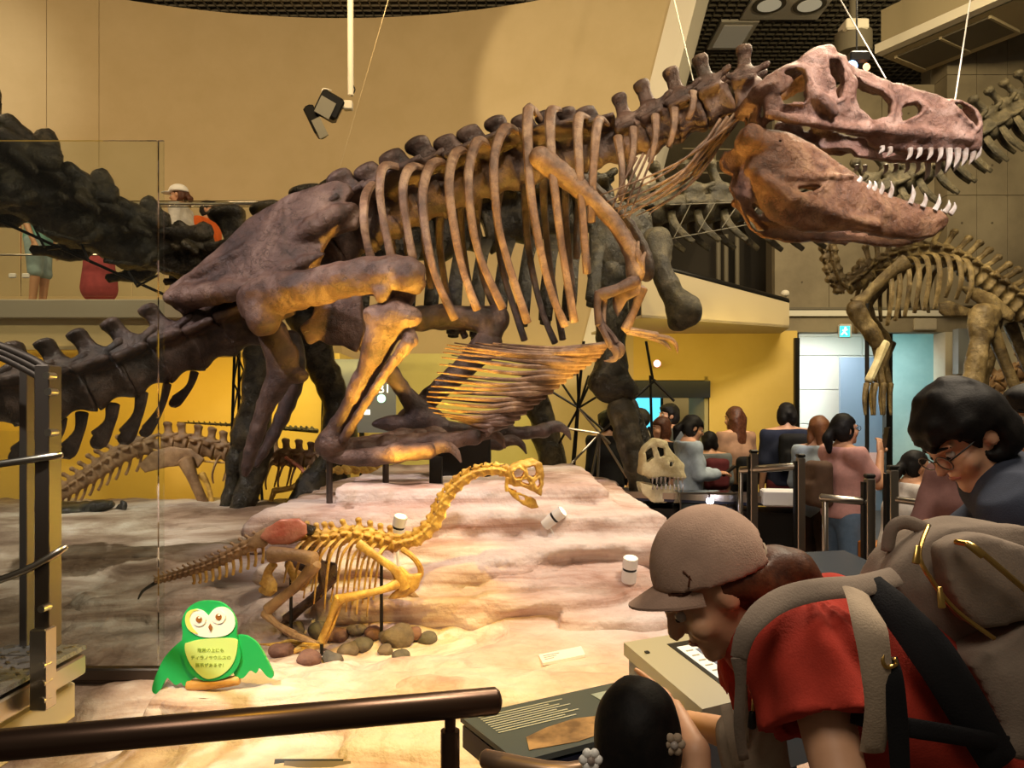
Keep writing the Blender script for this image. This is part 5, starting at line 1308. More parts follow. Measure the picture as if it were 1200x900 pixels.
for i in range(8):
    x = 765 + i * 5; hw_ = .10 - .006 * i
    for s in (-1, 1):
        MB().tube([W(x, 560, SD + s * hw_), W(x - .6, 567, SD + s * hw_)], [.011, .003], 6).build('tooth', 'tooth', ps)
        MB().tube([W(x, 573, SD + s * hw_), W(x + .6, 567.5, SD + s * hw_)], [.009, .003], 6).build('tooth', 'tooth', pj)

# ================================================================ EXHIBIT FURNITURE
def ground_hit(px, py, d0=3.0):
    """walk along the sight line until it meets the rock"""
    d = 2.3
    while d < 7.5:
        p = W(px, py, d)
        if p.z <= TH(p.x, p.y): return p
        d += .01
    return W(px, py, d0)

# ---- owl-shaped sign
OD = 2.9
ow = empty('owl_sign', W(243, 807, OD), 'green owl-shaped cut-out sign with writing on its belly, standing on the rock', 'sign')
def flat(name, m, px, d, th, par=ow): return MB().prism([W(x, y, d) for x, y in px], (0, th, 0)).build(name, m, par, False)
def ellipse(cx, cy, rx, ry, n=28, rot=0): return [(cx + rx * math.cos(a) * math.cos(rot) - ry * math.sin(a) * math.sin(rot), cy + rx * math.cos(a) * math.sin(rot) + ry * math.sin(a) * math.cos(rot)) for a in [2 * PI * i / n for i in range(n)]]
def smooth_px(pts, n=60):
    P = [np.array(p, float) for p in pts] + [np.array(pts[0], float)]
    return [tuple(q) for q in catmull(P, n)][:-1]
flat('wing', 'owl_green', smooth_px([(216, 748), (205, 757), (193, 770), (184, 788), (178, 806), (181, 813), (187, 810), (195, 795), (200, 798), (206, 803), (212, 800), (216, 804), (222, 798), (232, 790), (228, 770)]), OD + .012, .012)
flat('wing', 'owl_green', smooth_px([(279, 744), (290, 746), (302, 755), (312, 772), (320, 789), (318, 795), (312, 792), (304, 783), (300, 789), (293, 786), (284, 795), (274, 790), (276, 770)]), OD + .012, .012)
flat('body', 'owl_green', smooth_px([(243, 704), (258, 706), (270, 715), (277, 729), (277, 745), (281, 760), (281, 775), (272, 790), (255, 797), (236, 797), (222, 788), (214, 772), (212, 758), (214, 742), (213, 728), (219, 714), (230, 706)]), OD, .012)
fc = flat('face', 'owl_white', smooth_px([(244, 722), (252, 713), (264, 712), (273, 720), (275, 733), (268, 743), (252, 747), (235, 746), (222, 739), (217, 729), (219, 718), (229, 714), (238, 716)]), OD - .004, .004)
flat('yellow_crescent', 'owl_yellow', smooth_px([(233, 715), (226, 717), (222, 726), (226, 736), (232, 743), (222, 739), (217, 729), (219, 718), (227, 714)], 40), OD - .006, .002, fc)  # yellow crescent along the left edge of the face
for (ex, ey) in ((233, 726), (256, 723)):
    e = flat('eye_white', 'owl_white', ellipse(ex, ey, 8, 8), OD - .008, .002)
    flat('iris', 'owl_brown', ellipse(ex, ey, 3.6, 3.8), OD - .010, .002, e); flat('glint', 'owl_white', ellipse(ex + .5, ey - 2.2, 1.6, 1.2), OD - .012, .002, e)
flat('beak', 'owl_brown', [(246, 731), (248.5, 735), (246.5, 740), (244, 735)], OD - .010, .004)
flat('belly_panel', 'owl_lime', smooth_px([(217, 754), (232, 750), (256, 748), (276, 749), (278, 757), (274, 775), (264, 788), (250, 795), (238, 794), (224, 780), (217, 764)]), OD - .004, .004)
mat('owl_ink', (.30, .42, .06), None, rough=.6)
def text(body, name, m, parent, loc, size, rot=(PI / 2, 0, 0), ext=.0008, align='CENTER'):
    cu = bpy.data.curves.new(name, 'FONT'); cu.body = body; cu.size = size; cu.extrude = ext; cu.align_x = align; cu.align_y = 'CENTER'; cu.space_character = 1.05
    cu.materials.append(MATS[m]); o = bpy.data.objects.new(name, cu); COL.objects.link(o); o.parent = parent
    o.location = V(loc) - world_origin(parent); o.rotation_euler = rot
    bpy.context.view_layer.update()
    me = bpy.data.meshes.new_from_object(o.evaluated_get(bpy.context.evaluated_depsgraph_get()))
    o2 = bpy.data.objects.new(name, me); COL.objects.link(o2); o2.parent = parent; o2.location = o.location; o2.rotation_euler = rot
    if not me.materials: me.materials.append(MATS[m])
    bpy.data.objects.remove(o, do_unlink=True); bpy.data.curves.remove(cu)
    return o2
for s_, y in (('階段の上にも', 762.5), ('ティラノサウルスの', 771), ('展示があるぞ！', 780)):
    text(s_, 'lettering', 'owl_ink', ow, W(247, y, OD - .005), .0165)
MB().tube([W(221, 803, OD + .02), W(250, 801, OD + .02), W(279, 797, OD + .02)], [.021, .021, .019], 12).build('wooden_perch', mat('perch', (.55, .27, .06), (.62, .33, .09), 30, .5), ow)
MB().cyl(W(250, 808, OD + .05), W(250, 810, OD + .05), .095, 24).build('base_plate', 'steel', ow)

# ---- white ground spotlights on the rock
def ground_spot(px, py, d, tilt, label, energy, target, col, wide=55, rr=.036):
    d = d if d else ground_hit(px, py + 20).y; c = W(px, py, d); r = empty('ground_spotlight', (c.x, c.y, TH(c.x, c.y)), label, 'spotlight', 'white spotlights on the rock')
    ax = (V(target) - c).normalized()
    ax = V((math.sin(tilt), -.25, math.cos(tilt))).normalized()
    MB().cyl(c - ax * .075, c - ax * .008, rr, 18).cyl(c - ax * .08, c - ax * .074, rr * .85, 18, rr).build('lamp_body', 'white_paint', r)
    MB().cyl(c - ax * .008, c + ax * .006, rr * .93, 18).build('gap_ring', 'black_metal', r)
    MB().cyl(c + ax * .006, c + ax * .06, rr, 18).build('lamp_head', 'white_paint', r)
    z = TH(c.x, c.y); MB().cyl((c.x, c.y, min(z, c.z - .09) - .02), c - ax * .05, .008, 8).build('stalk', 'white_paint', r)
    e = c + ax * .068
    MB().cyl(c + ax * .060, c + ax * .064, rr * .8, 18).build('lens', mat('spot_lens', (.9, .85, .7), None, rough=.2, emit=(1, .8, .4), es=2.0), r)
    l = spot('ground_spot_beam', e, target, energy, col, wide, .7, .03); l.parent = r; l.location = e - r.location
    dd = V(target) - e; l.rotation_euler = dd.to_track_quat('-Z', 'Y').to_euler()
ground_spot(467, 617, 4.12, .25, 'white spotlight behind the golden skeleton neck, lighting the hip', 520, W(470, 400, 4.50), (1, .58, .07), 84)
ground_spot(650, 606, None, .9, 'white tilted spotlight on the upper rock ledge beside the golden skull', 110, W(560, 600, 3.85), (1, .70, .07))
ground_spot(738, 666, None, .05, 'white spotlight on the rock just left of the beige cap', 560, W(740, 370, 4.6), (1, .62, .12), rr=.040)
# white label card lying on the flat rock
c = ground_hit(658, 768); p = [W(631, 768, c.y), W(680, 758, c.y + .12), W(686, 767, c.y + .04), W(637, 777, c.y - .08)]
cz = max(TH(q.x, q.y) for q in p) + .008
lab = empty('label_card', (c.x, c.y, cz), 'small white label card lying on the pale rock floor', 'label')
pw = []
for (x, y) in ((631, 767), (681, 757), (686, 767), (636, 777)):
    d = (EYE - cz) * F / (y - HOR); pw.append(W(x, y, d))
MB().prism(pw, (0, 0, -.012)).build('card', 'card_white', lab, False)
for i in range(3):
    t = .25 + .2 * i; a = pw[0].lerp(pw[3], t); b_ = pw[1].lerp(pw[2], t); q0, q1 = a.lerp(b_, .08), a.lerp(b_, .45 - .08 * i)
    w = (pw[3] - pw[0]).normalized() * .006
    MB().prism([q0, q1, q1 + w, q0 + w], (0, 0, .0012)).build('print_line', 'ink_grey', lab, False)

# ---- foreground handrail
hr = empty('handrail', W(527, 900, 1.36), 'thick dark bronze handrail crossing the bottom left foreground', 'handrail')
zr = 1.04
MB().tube([(-1.05, 1.137, zr), (-.03, 1.385, zr)], .0245, 22, smooth=False).build('rail', 'rail_bronze', hr)
q = V((-.110, 1.3655, 0)); MB().cyl((q.x, q.y, 0), (q.x, q.y, zr - .045), .017, 16).build('post', 'rail_bronze', hr)
MB().cyl((q.x, q.y, zr - .05), (q.x, q.y, zr - .01), .010, 12).build('neck', 'rail_bronze', hr)
q2 = V((-.98, 1.154, 0)); MB().cyl((q2.x, q2.y, 0), (q2.x, q2.y, zr - .01), .017, 16).build('post', 'rail_bronze', hr)
lr = empty('low_rail', (.05, 1.25, 0), 'short brown lower rail beside the girl, below the text panel', 'handrail')
zl = .93
MB().tube([W(568, 889, (EYE - zl) * F / 399) - V((0, 0, .0)), V((.10, 1.345, zl)), V((.22, 1.42, zl))], .017, 16).build('rail', mat('rail_tan', (.30, .20, .13), None, rough=.35, metal=.7), lr)
MB().cyl((.06, 1.37, 0), (.06, 1.37, zl), .012, 12).build('post', 'rail_bronze', lr)
# small black framed notice at the bottom edge
r = empty('notice_frame', W(375, 897, 2.62), 'small black framed notice at the bottom edge below the handrail', 'sign')
mb = MB().box(W(372, 903, 2.62), (.30, .02, .07), Matrix.Rotation(-.7, 3, 'X')); mb.build('frame', 'black_metal', r, False)
MB().box(W(374, 902, 2.605), (.24, .02, .05), Matrix.Rotation(-.7, 3, 'X')).build('plate', 'steel_dark', r, False)

# ---- slanted text panel
tp = empty('text_panel', (.05, 1.72, 0), 'low slanted text panel with small print and a brown landscape picture', 'panel')
A, B_, C_, D_ = V((-.118, 1.755, .868)), V((.275, 1.955, .880)), V((.18, 1.640, .862)), V((.012, 1.552, .856))
D2, C2 = D_, D_ + (B_ - A)
top = [A, B_, C2, D2]
MB().prism(top, (0, 0, -.012)).build('board', 'panel_blue', tp, False)
e = V((0, 0, -.02)); MB().prism([p + e + (p - (A + C2) / 2) * -.02 for p in top], (0, 0, -.05)).build('tray', 'panel_navy', tp, False)
def on_panel(u, v, z=.001): return A.lerp(B_, u).lerp(D2.lerp(C2, u), v) + V((0, 0, z))
for i in range(9):
    v0 = .10 + i * .045; L_ = .50 - .10 * ((i * 5) % 3) / 2
    MB().prism([on_panel(.07, v0), on_panel(.07 + L_, v0), on_panel(.07 + L_, v0 + .016), on_panel(.07, v0 + .016)], (0, 0, .0006)).build('print_line', mat('print_pale', (.33, .34, .35), None, rough=.6), tp, False)
pic = [on_panel(*q) for q in ((.10, .88), (.16, .66), (.30, .58), (.48, .54), (.62, .60), (.70, .72), (.62, .88), (.35, .94))]
MB().prism(pic, (0, 0, .0008)).build('picture', mat('landscape', (.10, .06, .035), (.32, .20, .11), 18, .4), tp, False)
MB().prism([on_panel(.74, .15), on_panel(.93, .15), on_panel(.93, .55), on_panel(.74, .55)], (0, 0, .0008)).build('diagram', mat('diagram', (.20, .25, .30), (.30, .34, .38), 25, .4), tp, False)
MB().box((.10, 1.80, .42), (.22, .16, .78), Matrix.Rotation(.46, 3, 'Z')).build('pedestal', 'panel_navy', tp, False)

# ---- touch-screen console
co = empty('touch_console', (.52, 2.0, 0), 'grey slanted console with a lit touch screen in front of the capped woman', 'console')
k = [W(731, 753, 2.15), W(880, 728, 2.42), W(915, 800, 1.98), W(823, 831, 1.74)]
k[1] = k[0] + (k[1] - k[0]); k[2] = k[3] + (k[1] - k[0])
MB().prism(k, (0, 0, -.035)).build('top_plate', 'console_grey', co, False)
cc = sum(k, V((0, 0, 0))) / 4
MB().prism([p + (cc - p) * .05 + V((0, 0, -.036)) for p in k], (0, 0, -.17)).build('body', 'console_side', co, False)
MB().box((cc.x, cc.y, .36), (.26, .22, .72), Matrix.Rotation(.5, 3, 'Z')).build('pedestal', 'console_side', co, False)
def on_con(u, v, z=.001): return k[0].lerp(k[1], u).lerp(k[3].lerp(k[2], u), v) + V((0, 0, z))
def cpatch(name, u0, v0, u1, v1, m, z, par): return MB().prism([on_con(u0, v0, z), on_con(u1, v0, z), on_con(u1, v1, z), on_con(u0, v1, z)], (0, 0, .0012)).build(name, m, par, False)
cpatch('screen_bezel', .24, .14, .97, .88, 'black_metal', .0, co)
sc_ = cpatch('screen', .27, .22, .94, .85, mat('screen_white', (.5, .5, .5), None, rough=.25, emit=(.80, .76, .66), es=.75), .0016, co)
cpatch('picture_field', .36, .30, .90, .70, mat('screen_slate', (.1, .1, .12), None, rough=.25, emit=(.10, .13, .18), es=.8), .003, sc_)
def cblob(name, u, v, ru, rv, m, par): return MB().prism([on_con(u + ru * math.cos(a), v + rv * math.sin(a), .0045) for a in [2 * PI * i / 16 for i in range(16)]], (0, 0, .001)).build(name, m, par, False)
cblob('cyan_figure', .50, .42, .06, .07, mat('screen_cyan', (.1, .3, .4), None, emit=(.12, .45, .62), es=.9), sc_)
cblob('bone_figure', .68, .44, .08, .06, mat('screen_bone', (.6, .5, .3), None, emit=(.75, .60, .36), es=.9), sc_); cblob('bone_figure', .74, .56, .03, .11, 'screen_bone', sc_)
cblob('bone_figure', .56, .56, .025, .10, 'screen_bone', sc_)
for i in range(5): cpatch('print_line', .29, .30 + i * .08, .34, .315 + i * .08, 'ink_grey', .003, sc_)
MB().prism([on_con(.05, .20), on_con(.075, .20), on_con(.075, .23), on_con(.05, .23)], (0, 0, .003)).build('button', 'black_metal', co, False)

# ---- left glass barrier
gb = empty('glass_barrier', W(125, 795, 3.25), 'tall frameless glass pane on a steel base rail at left', 'barrier')
GBD = 3.25
p0, p1 = W(-30, 165, GBD), W(184, 166, GBD); zb = W(0, 784, GBD).z
MB().box(((p0.x + p1.x) / 2, GBD, (p0.z + zb) / 2), (p1.x - p0.x, .012, p0.z - zb)).build('pane', 'glass_green', gb, False)
q1 = W(192, 166, GBD); MB().box(((q1.x + p1.x) / 2 + .003, GBD, (p0.z + zb) / 2), (q1.x - p1.x - .006, .012, p0.z - zb)).build('pane_edge', 'glass_green', gb, False)
a, b_ = W(45, 789, GBD), W(192, 788, GBD)
MB().box(((a.x + b_.x) / 2, GBD, a.z), (b_.x - a.x, .05, .052), None, .006).build('base_rail', 'steel_dark', gb, False)
a, b_ = W(45, 797, GBD), W(192, 797, GBD); MB().box(((a.x + b_.x) / 2, GBD + .01, a.z - .10), (b_.x - a.x, .03, .20)).build('base_plinth', 'steel_dark', gb, False)

# ---- platform lift gate at far left
lg = empty('lift_gate', W(30, 840, 2.1), 'steel and glass lift gate with tread plate and bracket at far left', 'gate')
GD2 = 2.1
def gbox(x0, y0, x1, y1, d, th, name, m, bev=.004):
    a, b_ = W(x0, y0, d), W(x1, y1, d); return MB().box(((a.x + b_.x) / 2, d, (a.z + b_.z) / 2), (abs(b_.x - a.x), th, abs(a.z - b_.z)), None, bev).build(name, m, lg, False)
gbox(48, 428, 65, 760, GD2, .06, 'post', 'steel_dark')
gbox(41, 735, 60, 830, GD2 - .03, .05, 'bracket', 'steel')
gbox(27, 430, 36, 770, GD2 + .25, .04, 'back_post', 'steel_dark')
gbox(-40, 505, 46, 768, GD2 + .02, .008, 'pane', 'glass', 0)
for (y0, y1) in ((405, 428), (411, 436), (418, 444)):
    MB().tube([W(-40, y0 - 12, GD2 + .1), W(0, y0, GD2 + .08), W(40, y1 - 6, GD2 + .03), W(58, y1 + 6, GD2)], .011, 10).build('top_bar', 'steel_dark', lg)
MB().tube([W(-30, 548, GD2 - .05), W(40, 538, GD2 - .04), W(72, 533, GD2 - .02)], .010, 10).build('mid_bar', 'steel', lg)
MB().tube([W(-30, 690, GD2 - .05), W(30, 668, GD2 - .04), W(66, 648, GD2 - .02), W(76, 641, GD2)], .010, 10).build('mid_bar', 'steel', lg)
for (x, y) in ((56, 507), (56, 459), (48, 714), (48, 781), (48, 802), (48, 822), (54, 440)): p = W(x, y, GD2 - .06); MB().cyl(p + V((0, .035, 0)), p, .010, 12).build('bolt', 'steel', lg)
p = [W(-60, 800, 1.95), W(-40, 764, 2.3), W(40, 768, 2.25), W(38, 776, 2.10)]
zt = W(0, 800, 1.95).z
MB().box(W(-10, 790, 2.1), (.24, .5, .014)).build('tread_plate', 'tread', lg, False)
for i in range(5):
    for j in range(10):
        c = W(-10, 790, 2.1) + V((-.09 + i * .045, -.22 + j * .048, .009)); MB().box(c, (.028, .008, .004), Matrix.Rotation(.8 if (i + j) % 2 else -.8, 3, 'Z')).build('tread_ridge', 'steel', lg, False)
MB().box(W(-10, 802, 2.1) + V((0, 0, -.02)), (.25, .48, .06), None, .005).build('tread_frame', 'steel', lg, False)
MB().box(W(-5, 850, 2.15), (.22, .4, .12), None, .01).build('lift_base', 'slab_cream', lg, False)
MB().cyl(W(20, 842, 2.12), W(20, 838, 2.12), .03, 14).build('foot_pad', 'steel_dark', lg)

# ---- ceiling pole with two flood lamps
LD = 8.6
fl = empty('hanging_floodlights', W(410, 118, LD), 'white ceiling pole carrying two dark flood lamps', 'lamp')
MB().cyl(W(410, -230, LD), W(411, 112, LD), .034, 14).build('pole', 'cream_edge', fl)
p = W(408, 124, LD); MB().box(p, (.10, .08, .10), None, .01).build('bracket', 'cream_edge', fl, False)
MB().tube([W(408, 124, LD), W(385, 132, LD - .05), W(372, 135, LD - .05)], .012, 8).build('arm', 'black_metal', fl)
R1 = Matrix.Rotation(.45, 3, 'Y') @ Matrix.Rotation(.3, 3, 'Z')
h1 = MB().box(W(386, 125, LD - .1), (.26, .20, .26), R1, .03).build('lamp_head', 'black_metal', fl, False)
MB().box(W(381, 126, LD - .21), (.17, .02, .19), R1).build('lens', mat('lamp_grey', (.30, .28, .22), None, rough=.3), h1, False)
h2 = MB().box(W(370, 143, LD - .1), (.12, .22, .34), Matrix.Rotation(-.45, 3, 'Y'), .03).build('lamp_head', 'black_metal', fl, False)
MB().box(W(375, 150, LD - .22), (.10, .02, .22), Matrix.Rotation(-.45, 3, 'Y')).build('lens', 'lamp_grey', h2, False)
MB().tube([W(377, 110, LD - .1), W(379, 104, LD - .1), W(388, 106, LD - .1)], .008, 6).build('cable', 'cream_edge', fl)
MB().tube([W(412, 112, LD), W(416, 105, LD), W(412, 98, LD)], .008, 6).build('cable', 'black_metal', fl)
# suspension wires of the big skeleton
for (a, b_, d0, d1, lbl) in (((790, 0), (813, 97), 5.2, 5.0, 'thin suspension wire running to the neck of the big skeleton'), ((985, 0), (1038, 92), 5.0, 4.75, 'thin suspension wire running to the middle of the big skull'), ((1137, 0), (1119, 118), 4.9, 4.7, 'thin suspension wire running to the snout of the big skull')):
    A = W(*b_, d1); B_ = W(*a, d0); t = (8.0 - A.z) / (B_.z - A.z)
    thing('suspension_wire', MB().cyl(A, A.lerp(B_, t), .0045, 6), 'cream_edge', lbl, 'wire', 'wires holding the big skeleton')
A = W(397, 200, 8.2); B_ = W(455, 0, 8.2); t = (8.0 - A.z) / (B_.z - A.z)
thing('suspension_wire', MB().cyl(A, A.lerp(B_, t), .004, 6), 'cream_wall', 'faint slanting wire across the cream wall near the hanging lamps', 'wire', 'wires holding the big skeleton')
# lamp behind the top of the skull, its bluish lens flare built as a glowing disc
r = empty('beam_lamp', W(1003, 74, 6.2), 'small black lamp with bluish flare disc just above the big skull', 'lamp')
MB().box(W(1004, 70, 6.2), (.16, .14, .10), None, .02).build('housing', 'black_metal', r, False)
MB().cyl(W(998, 78, 6.14), W(997, 79, 6.10), .045, 16).build('lens', mat('flare_blue', (.2, .4, .9), None, emit=(.25, .5, 1.0), es=6.0), r)  # glowing blue disc stands for the lamp's lens flare
MB().cyl(W(1015, 78, 6.14), W(1016, 79, 6.10), .025, 12).build('side_lens', mat('red_lens', (.8, .3, .1), None, emit=(1.0, .45, .2), es=3.0), r)
A = W(1004, 68, 6.2); MB().cyl(A, (A.x, A.y, 8.0), .008, 8).build('drop_rod', 'black_metal', r)

# ---- dark information screen at the back
r = empty('information_screen', W(422, 463, 9.0), 'dark grey information screen with white letters behind the shin bone', 'screen')
MB().box(W(424, 464, 9.0), (.80, .05, .86)).build('screen_board', mat('info_dark', (.05, .05, .06), None, rough=.3, emit=(.09, .09, .10), es=.5), r, False)
mat('info_white', (.9, .9, .9), None, emit=(1, 1, 1), es=1.0)
text('B1', 'lettering', 'info_white', r, W(450, 456, 8.965), .14)
MB().prism([W(x, y, 8.965) for x, y in ellipse(447, 467, 5, 5)], (0, -.004, 0)).build('globe_icon', mat('globe_teal', (.3, .7, .7), None, emit=(.35, .75, .75), es=1.0), r, False)
for (x, y, w, h) in ((433, 466, .08, .015), (430, 483, .07, .06), (395, 458, .06, .05)):
    MB().box(W(x, y, 8.965), (w, .006, h)).build('icon', 'info_white', r, False)
p = W(424, 500, 9.02); MB().cyl((p.x, p.y, 0), p, .03, 8).build('stand', 'black_metal', r)
r = empty('red_lamp', W(772, 425, 9.9), 'small pinkish red lamp glowing on the wall above the doorway', 'lamp')
MB().cyl(W(770, 426, 9.98), W(770, 426, 10.10), .05, 14).build('housing', 'white_paint', r)
MB().ball(W(770, 426, 9.97), .035, 12, 8).build('bulb', mat('red_bulb', (1, .2, .3), None, emit=(1.0, .35, .45), es=14.0), r)

# ---- back counter, glass case, barriers on the right
bc = empty('display_counter', W(850, 640, 6.0), 'long dark display counter with steel edge behind the rock', 'counter')
a, b_ = W(698, 576, 6.3), W(955, 586, 5.75)
c, s, q = oriented_box(a + V((0, .25, -.03)), b_ + V((0, .25, -.03)), .55, .05); MB().box(c, s, q).build('counter_top', 'panel_navy', bc, False)
c, s, q = oriented_box(a + V((0, -.03, -.01)), b_ + V((0, -.03, -.01)), .03, .05); MB().box(c, s, q).build('steel_edge', 'steel', bc, False)
c, s, q = oriented_box(V((a.x, a.y + .3, .42)), V((b_.x, b_.y + .3, .42)), .40, .80); MB().box(c, s, q).build('plinth', 'black_metal', bc, False)
# legs-wise dark info plates leaning
r = empty('glass_case', W(832, 607, 5.7), 'small clear glass case with bright lamp on the dark counter', 'case')
c = W(832, 591, 5.75); mb = MB(); bx0, bx1 = W(797, 0, 5.7).x, W(864, 0, 5.7).x; z0, z1 = W(0, 606, 5.7).z, W(0, 578, 5.7).z
for (x, sx) in ((bx0, .008), (bx1, .008)): MB().box((x, 5.8, (z0 + z1) / 2), (sx, .24, z1 - z0)).build('pane', 'glass', r, False)
MB().box(((bx0 + bx1) / 2, 5.69, (z0 + z1) / 2), (bx1 - bx0, .008, z1 - z0)).build('pane', 'glass', r, False)
MB().box(((bx0 + bx1) / 2, 5.8, z1), (bx1 - bx0, .24, .008)).build('lid_pane', 'glass', r, False)
for x in (bx0, bx1, (bx0 + bx1) / 2): MB().box((x, 5.685, (z0 + z1) / 2), (.010, .010, z1 - z0)).build('edge', 'steel', r, False)
MB().box(((bx0 + bx1) / 2, 5.685, z1), (bx1 - bx0, .010, .012)).build('edge', 'steel', r, False)
MB().ball(W(832, 587, 5.72), .028, 12, 8).build('lamp', mat('case_lamp', (1, 1, 1), None, emit=(.85, .8, 1.0), es=18.0), r)
MB().box(W(848, 600, 5.75), (.14, .12, .07)).build('inner_box', 'glass', r, False)
Fd = Field(W(812, 602, 5.75) - V((.16, .1, .08)), W(812, 602, 5.75) + V((.16, .1, .08)), .012); Fd.ell(W(812, 604, 5.75), (.11, .06, .035), None, 0).noise(.02, 18); Fd.build('fossil', 'bone_pale', r)
r = thing('white_box', MB().box(W(915, 583, 5.8), (.28, .2, .12), Matrix.Rotation(-.2, 3, 'Z'), .012), 'card_white', 'plain cream box standing on the dark counter by the steel posts', 'box', smooth=False)
def barrier(name, posts, rails, label, group):
    r = empty(name, V((*posts[0][:2], 0)), label, 'barrier', group)
    for (x, y, z, w) in posts:
        MB().box((x, y, z / 2), (w, w, z), None, .008).build('post', 'steel', r, False)
        MB().box((x - w * .62, y + .005, z / 2 - .01), (w * .4, w * .8, z - .03)).build('post_strip', 'black_metal', r, False)
        MB().box((x, y, z + .012), (w * 1.02, w * 1.02, .024), None, .006).build('cap', 'black_metal', r, False)
    for (a, b_, rr) in rails: MB().tube([a, b_], rr, 12, smooth=False).build('rail', 'steel', r)
def post_at(px, ytop, d, w=.05): p = W(px, ytop, d); return (p.x, p.y, p.z, w)
barrier('rail_barrier', [post_at(883, 531, 5.4), post_at(938, 536, 5.2)], [(W(868, 551, 5.45), W(940, 546, 5.2), .026), (W(868, 551, 5.45), V((W(868, 551, 5.45).x, 5.45, 0)), .016)], 'steel posts with horizontal rail right of the glass case', 'steel barriers at right')
barrier('rail_barrier', [post_at(1019, 560, 4.6, .052)], [(W(962, 583, 4.7), W(1016, 588, 4.6), .024), (W(967, 585, 4.7), V((W(967, 585, 4.7).x, 4.7, 0)), .018)], 'steel post with short rail in front of the pink-shirted woman', 'steel barriers at right')
barrier('rail_barrier', [post_at(1046, 550, 4.5, .052)], [(W(1046, 585, 4.5), W(1160, 600, 4.2), .02)], 'steel post beside the girl in white, tallest of the barrier posts', 'steel barriers at right')
# dark slanted desk under the posts
r = empty('reading_desk', (W(985, 660, 3.6).x, 3.7, 0), 'dark blue-edged reading desk behind the backpack straps', 'desk')
MB().box(W(985, 668, 3.6), (.42, .5, .03), Matrix.Rotation(.25, 3, 'Z') @ Matrix.Rotation(.12, 3, 'X'), .006).build('desk_top', 'panel_blue', r, False)
MB().box(W(985, 700, 3.62), (.34, .34, .10), Matrix.Rotation(.25, 3, 'Z')).build('tray', 'panel_navy', r, False)
p = W(985, 700, 3.62); MB().box((p.x, p.y, p.z / 2), (.16, .16, p.z)).build('pedestal', 'panel_navy', r, False)
r = empty('orange_bin', (W(1030, 650, 5.3).x, 5.3, 0), 'orange and yellow low box standing on the floor behind the posts', 'box')
p = W(1029, 640, 5.3); MB().box((p.x, p.y, .35), (.17, .25, .68), None, .01).build('body', mat('orange_box', (.65, .22, .02), None, rough=.6), r, False); MB().box((p.x + .10, p.y - .02, .33), (.05, .22, .6), None, .01).build('side_stripe', mat('yellow_box', (.75, .42, .03), None, rough=.6), r, False)

# ================================================================ PEOPLE
def npv(v): return np.array(tuple(v), float)
def hand(mb, wrist, d, n, curl=.5, s=1.0, side=1, point=False):
    """palm + five fingers; d = direction of the hand, n = palm normal (fingers curl towards it), side: thumb side"""
    d = V(d).normalized(); n = V(n); n = (n - d * n.dot(d)).normalized(); t = d.cross(n).normalized() * side
    mb.tube([wrist - d * .02 * s, wrist + d * .02 * s, wrist + d * .055 * s, wrist + d * .085 * s], [.026 * s, .036 * s, .041 * s, .038 * s], 10, .42, n)
    for i, (off, L_) in enumerate(((.030, .072), (.010, .080), (-.011, .074), (-.030, .058))):
        c = 0.05 if (point and i == 0) else curl
        b = wrist + d * .082 * s + t * off * s; L_ *= s
        a1, a2, a3 = c * .6, c * 1.5, c * 2.2
        p1 = b + (d * math.cos(a1) + n * math.sin(a1)) * L_ * .45; p2 = p1 + (d * math.cos(a2) + n * math.sin(a2)) * L_ * .32; p3 = p2 + (d * math.cos(a3) + n * math.sin(a3)) * L_ * .24
        mb.tube([b - d * .012 * s, b, p1, p2, p3], [.0085 * s, .0095 * s, .0088 * s, .008 * s, .0062 * s], 7)
    b = wrist + d * .028 * s + t * .030 * s
    mb.tube([b, b + (d * .6 + t * .7 + n * .2).normalized() * .035 * s, b + (d * .85 + t * .6 + n * .35).normalized() * .065 * s], [.013 * s, .0105 * s, .008 * s], 7)

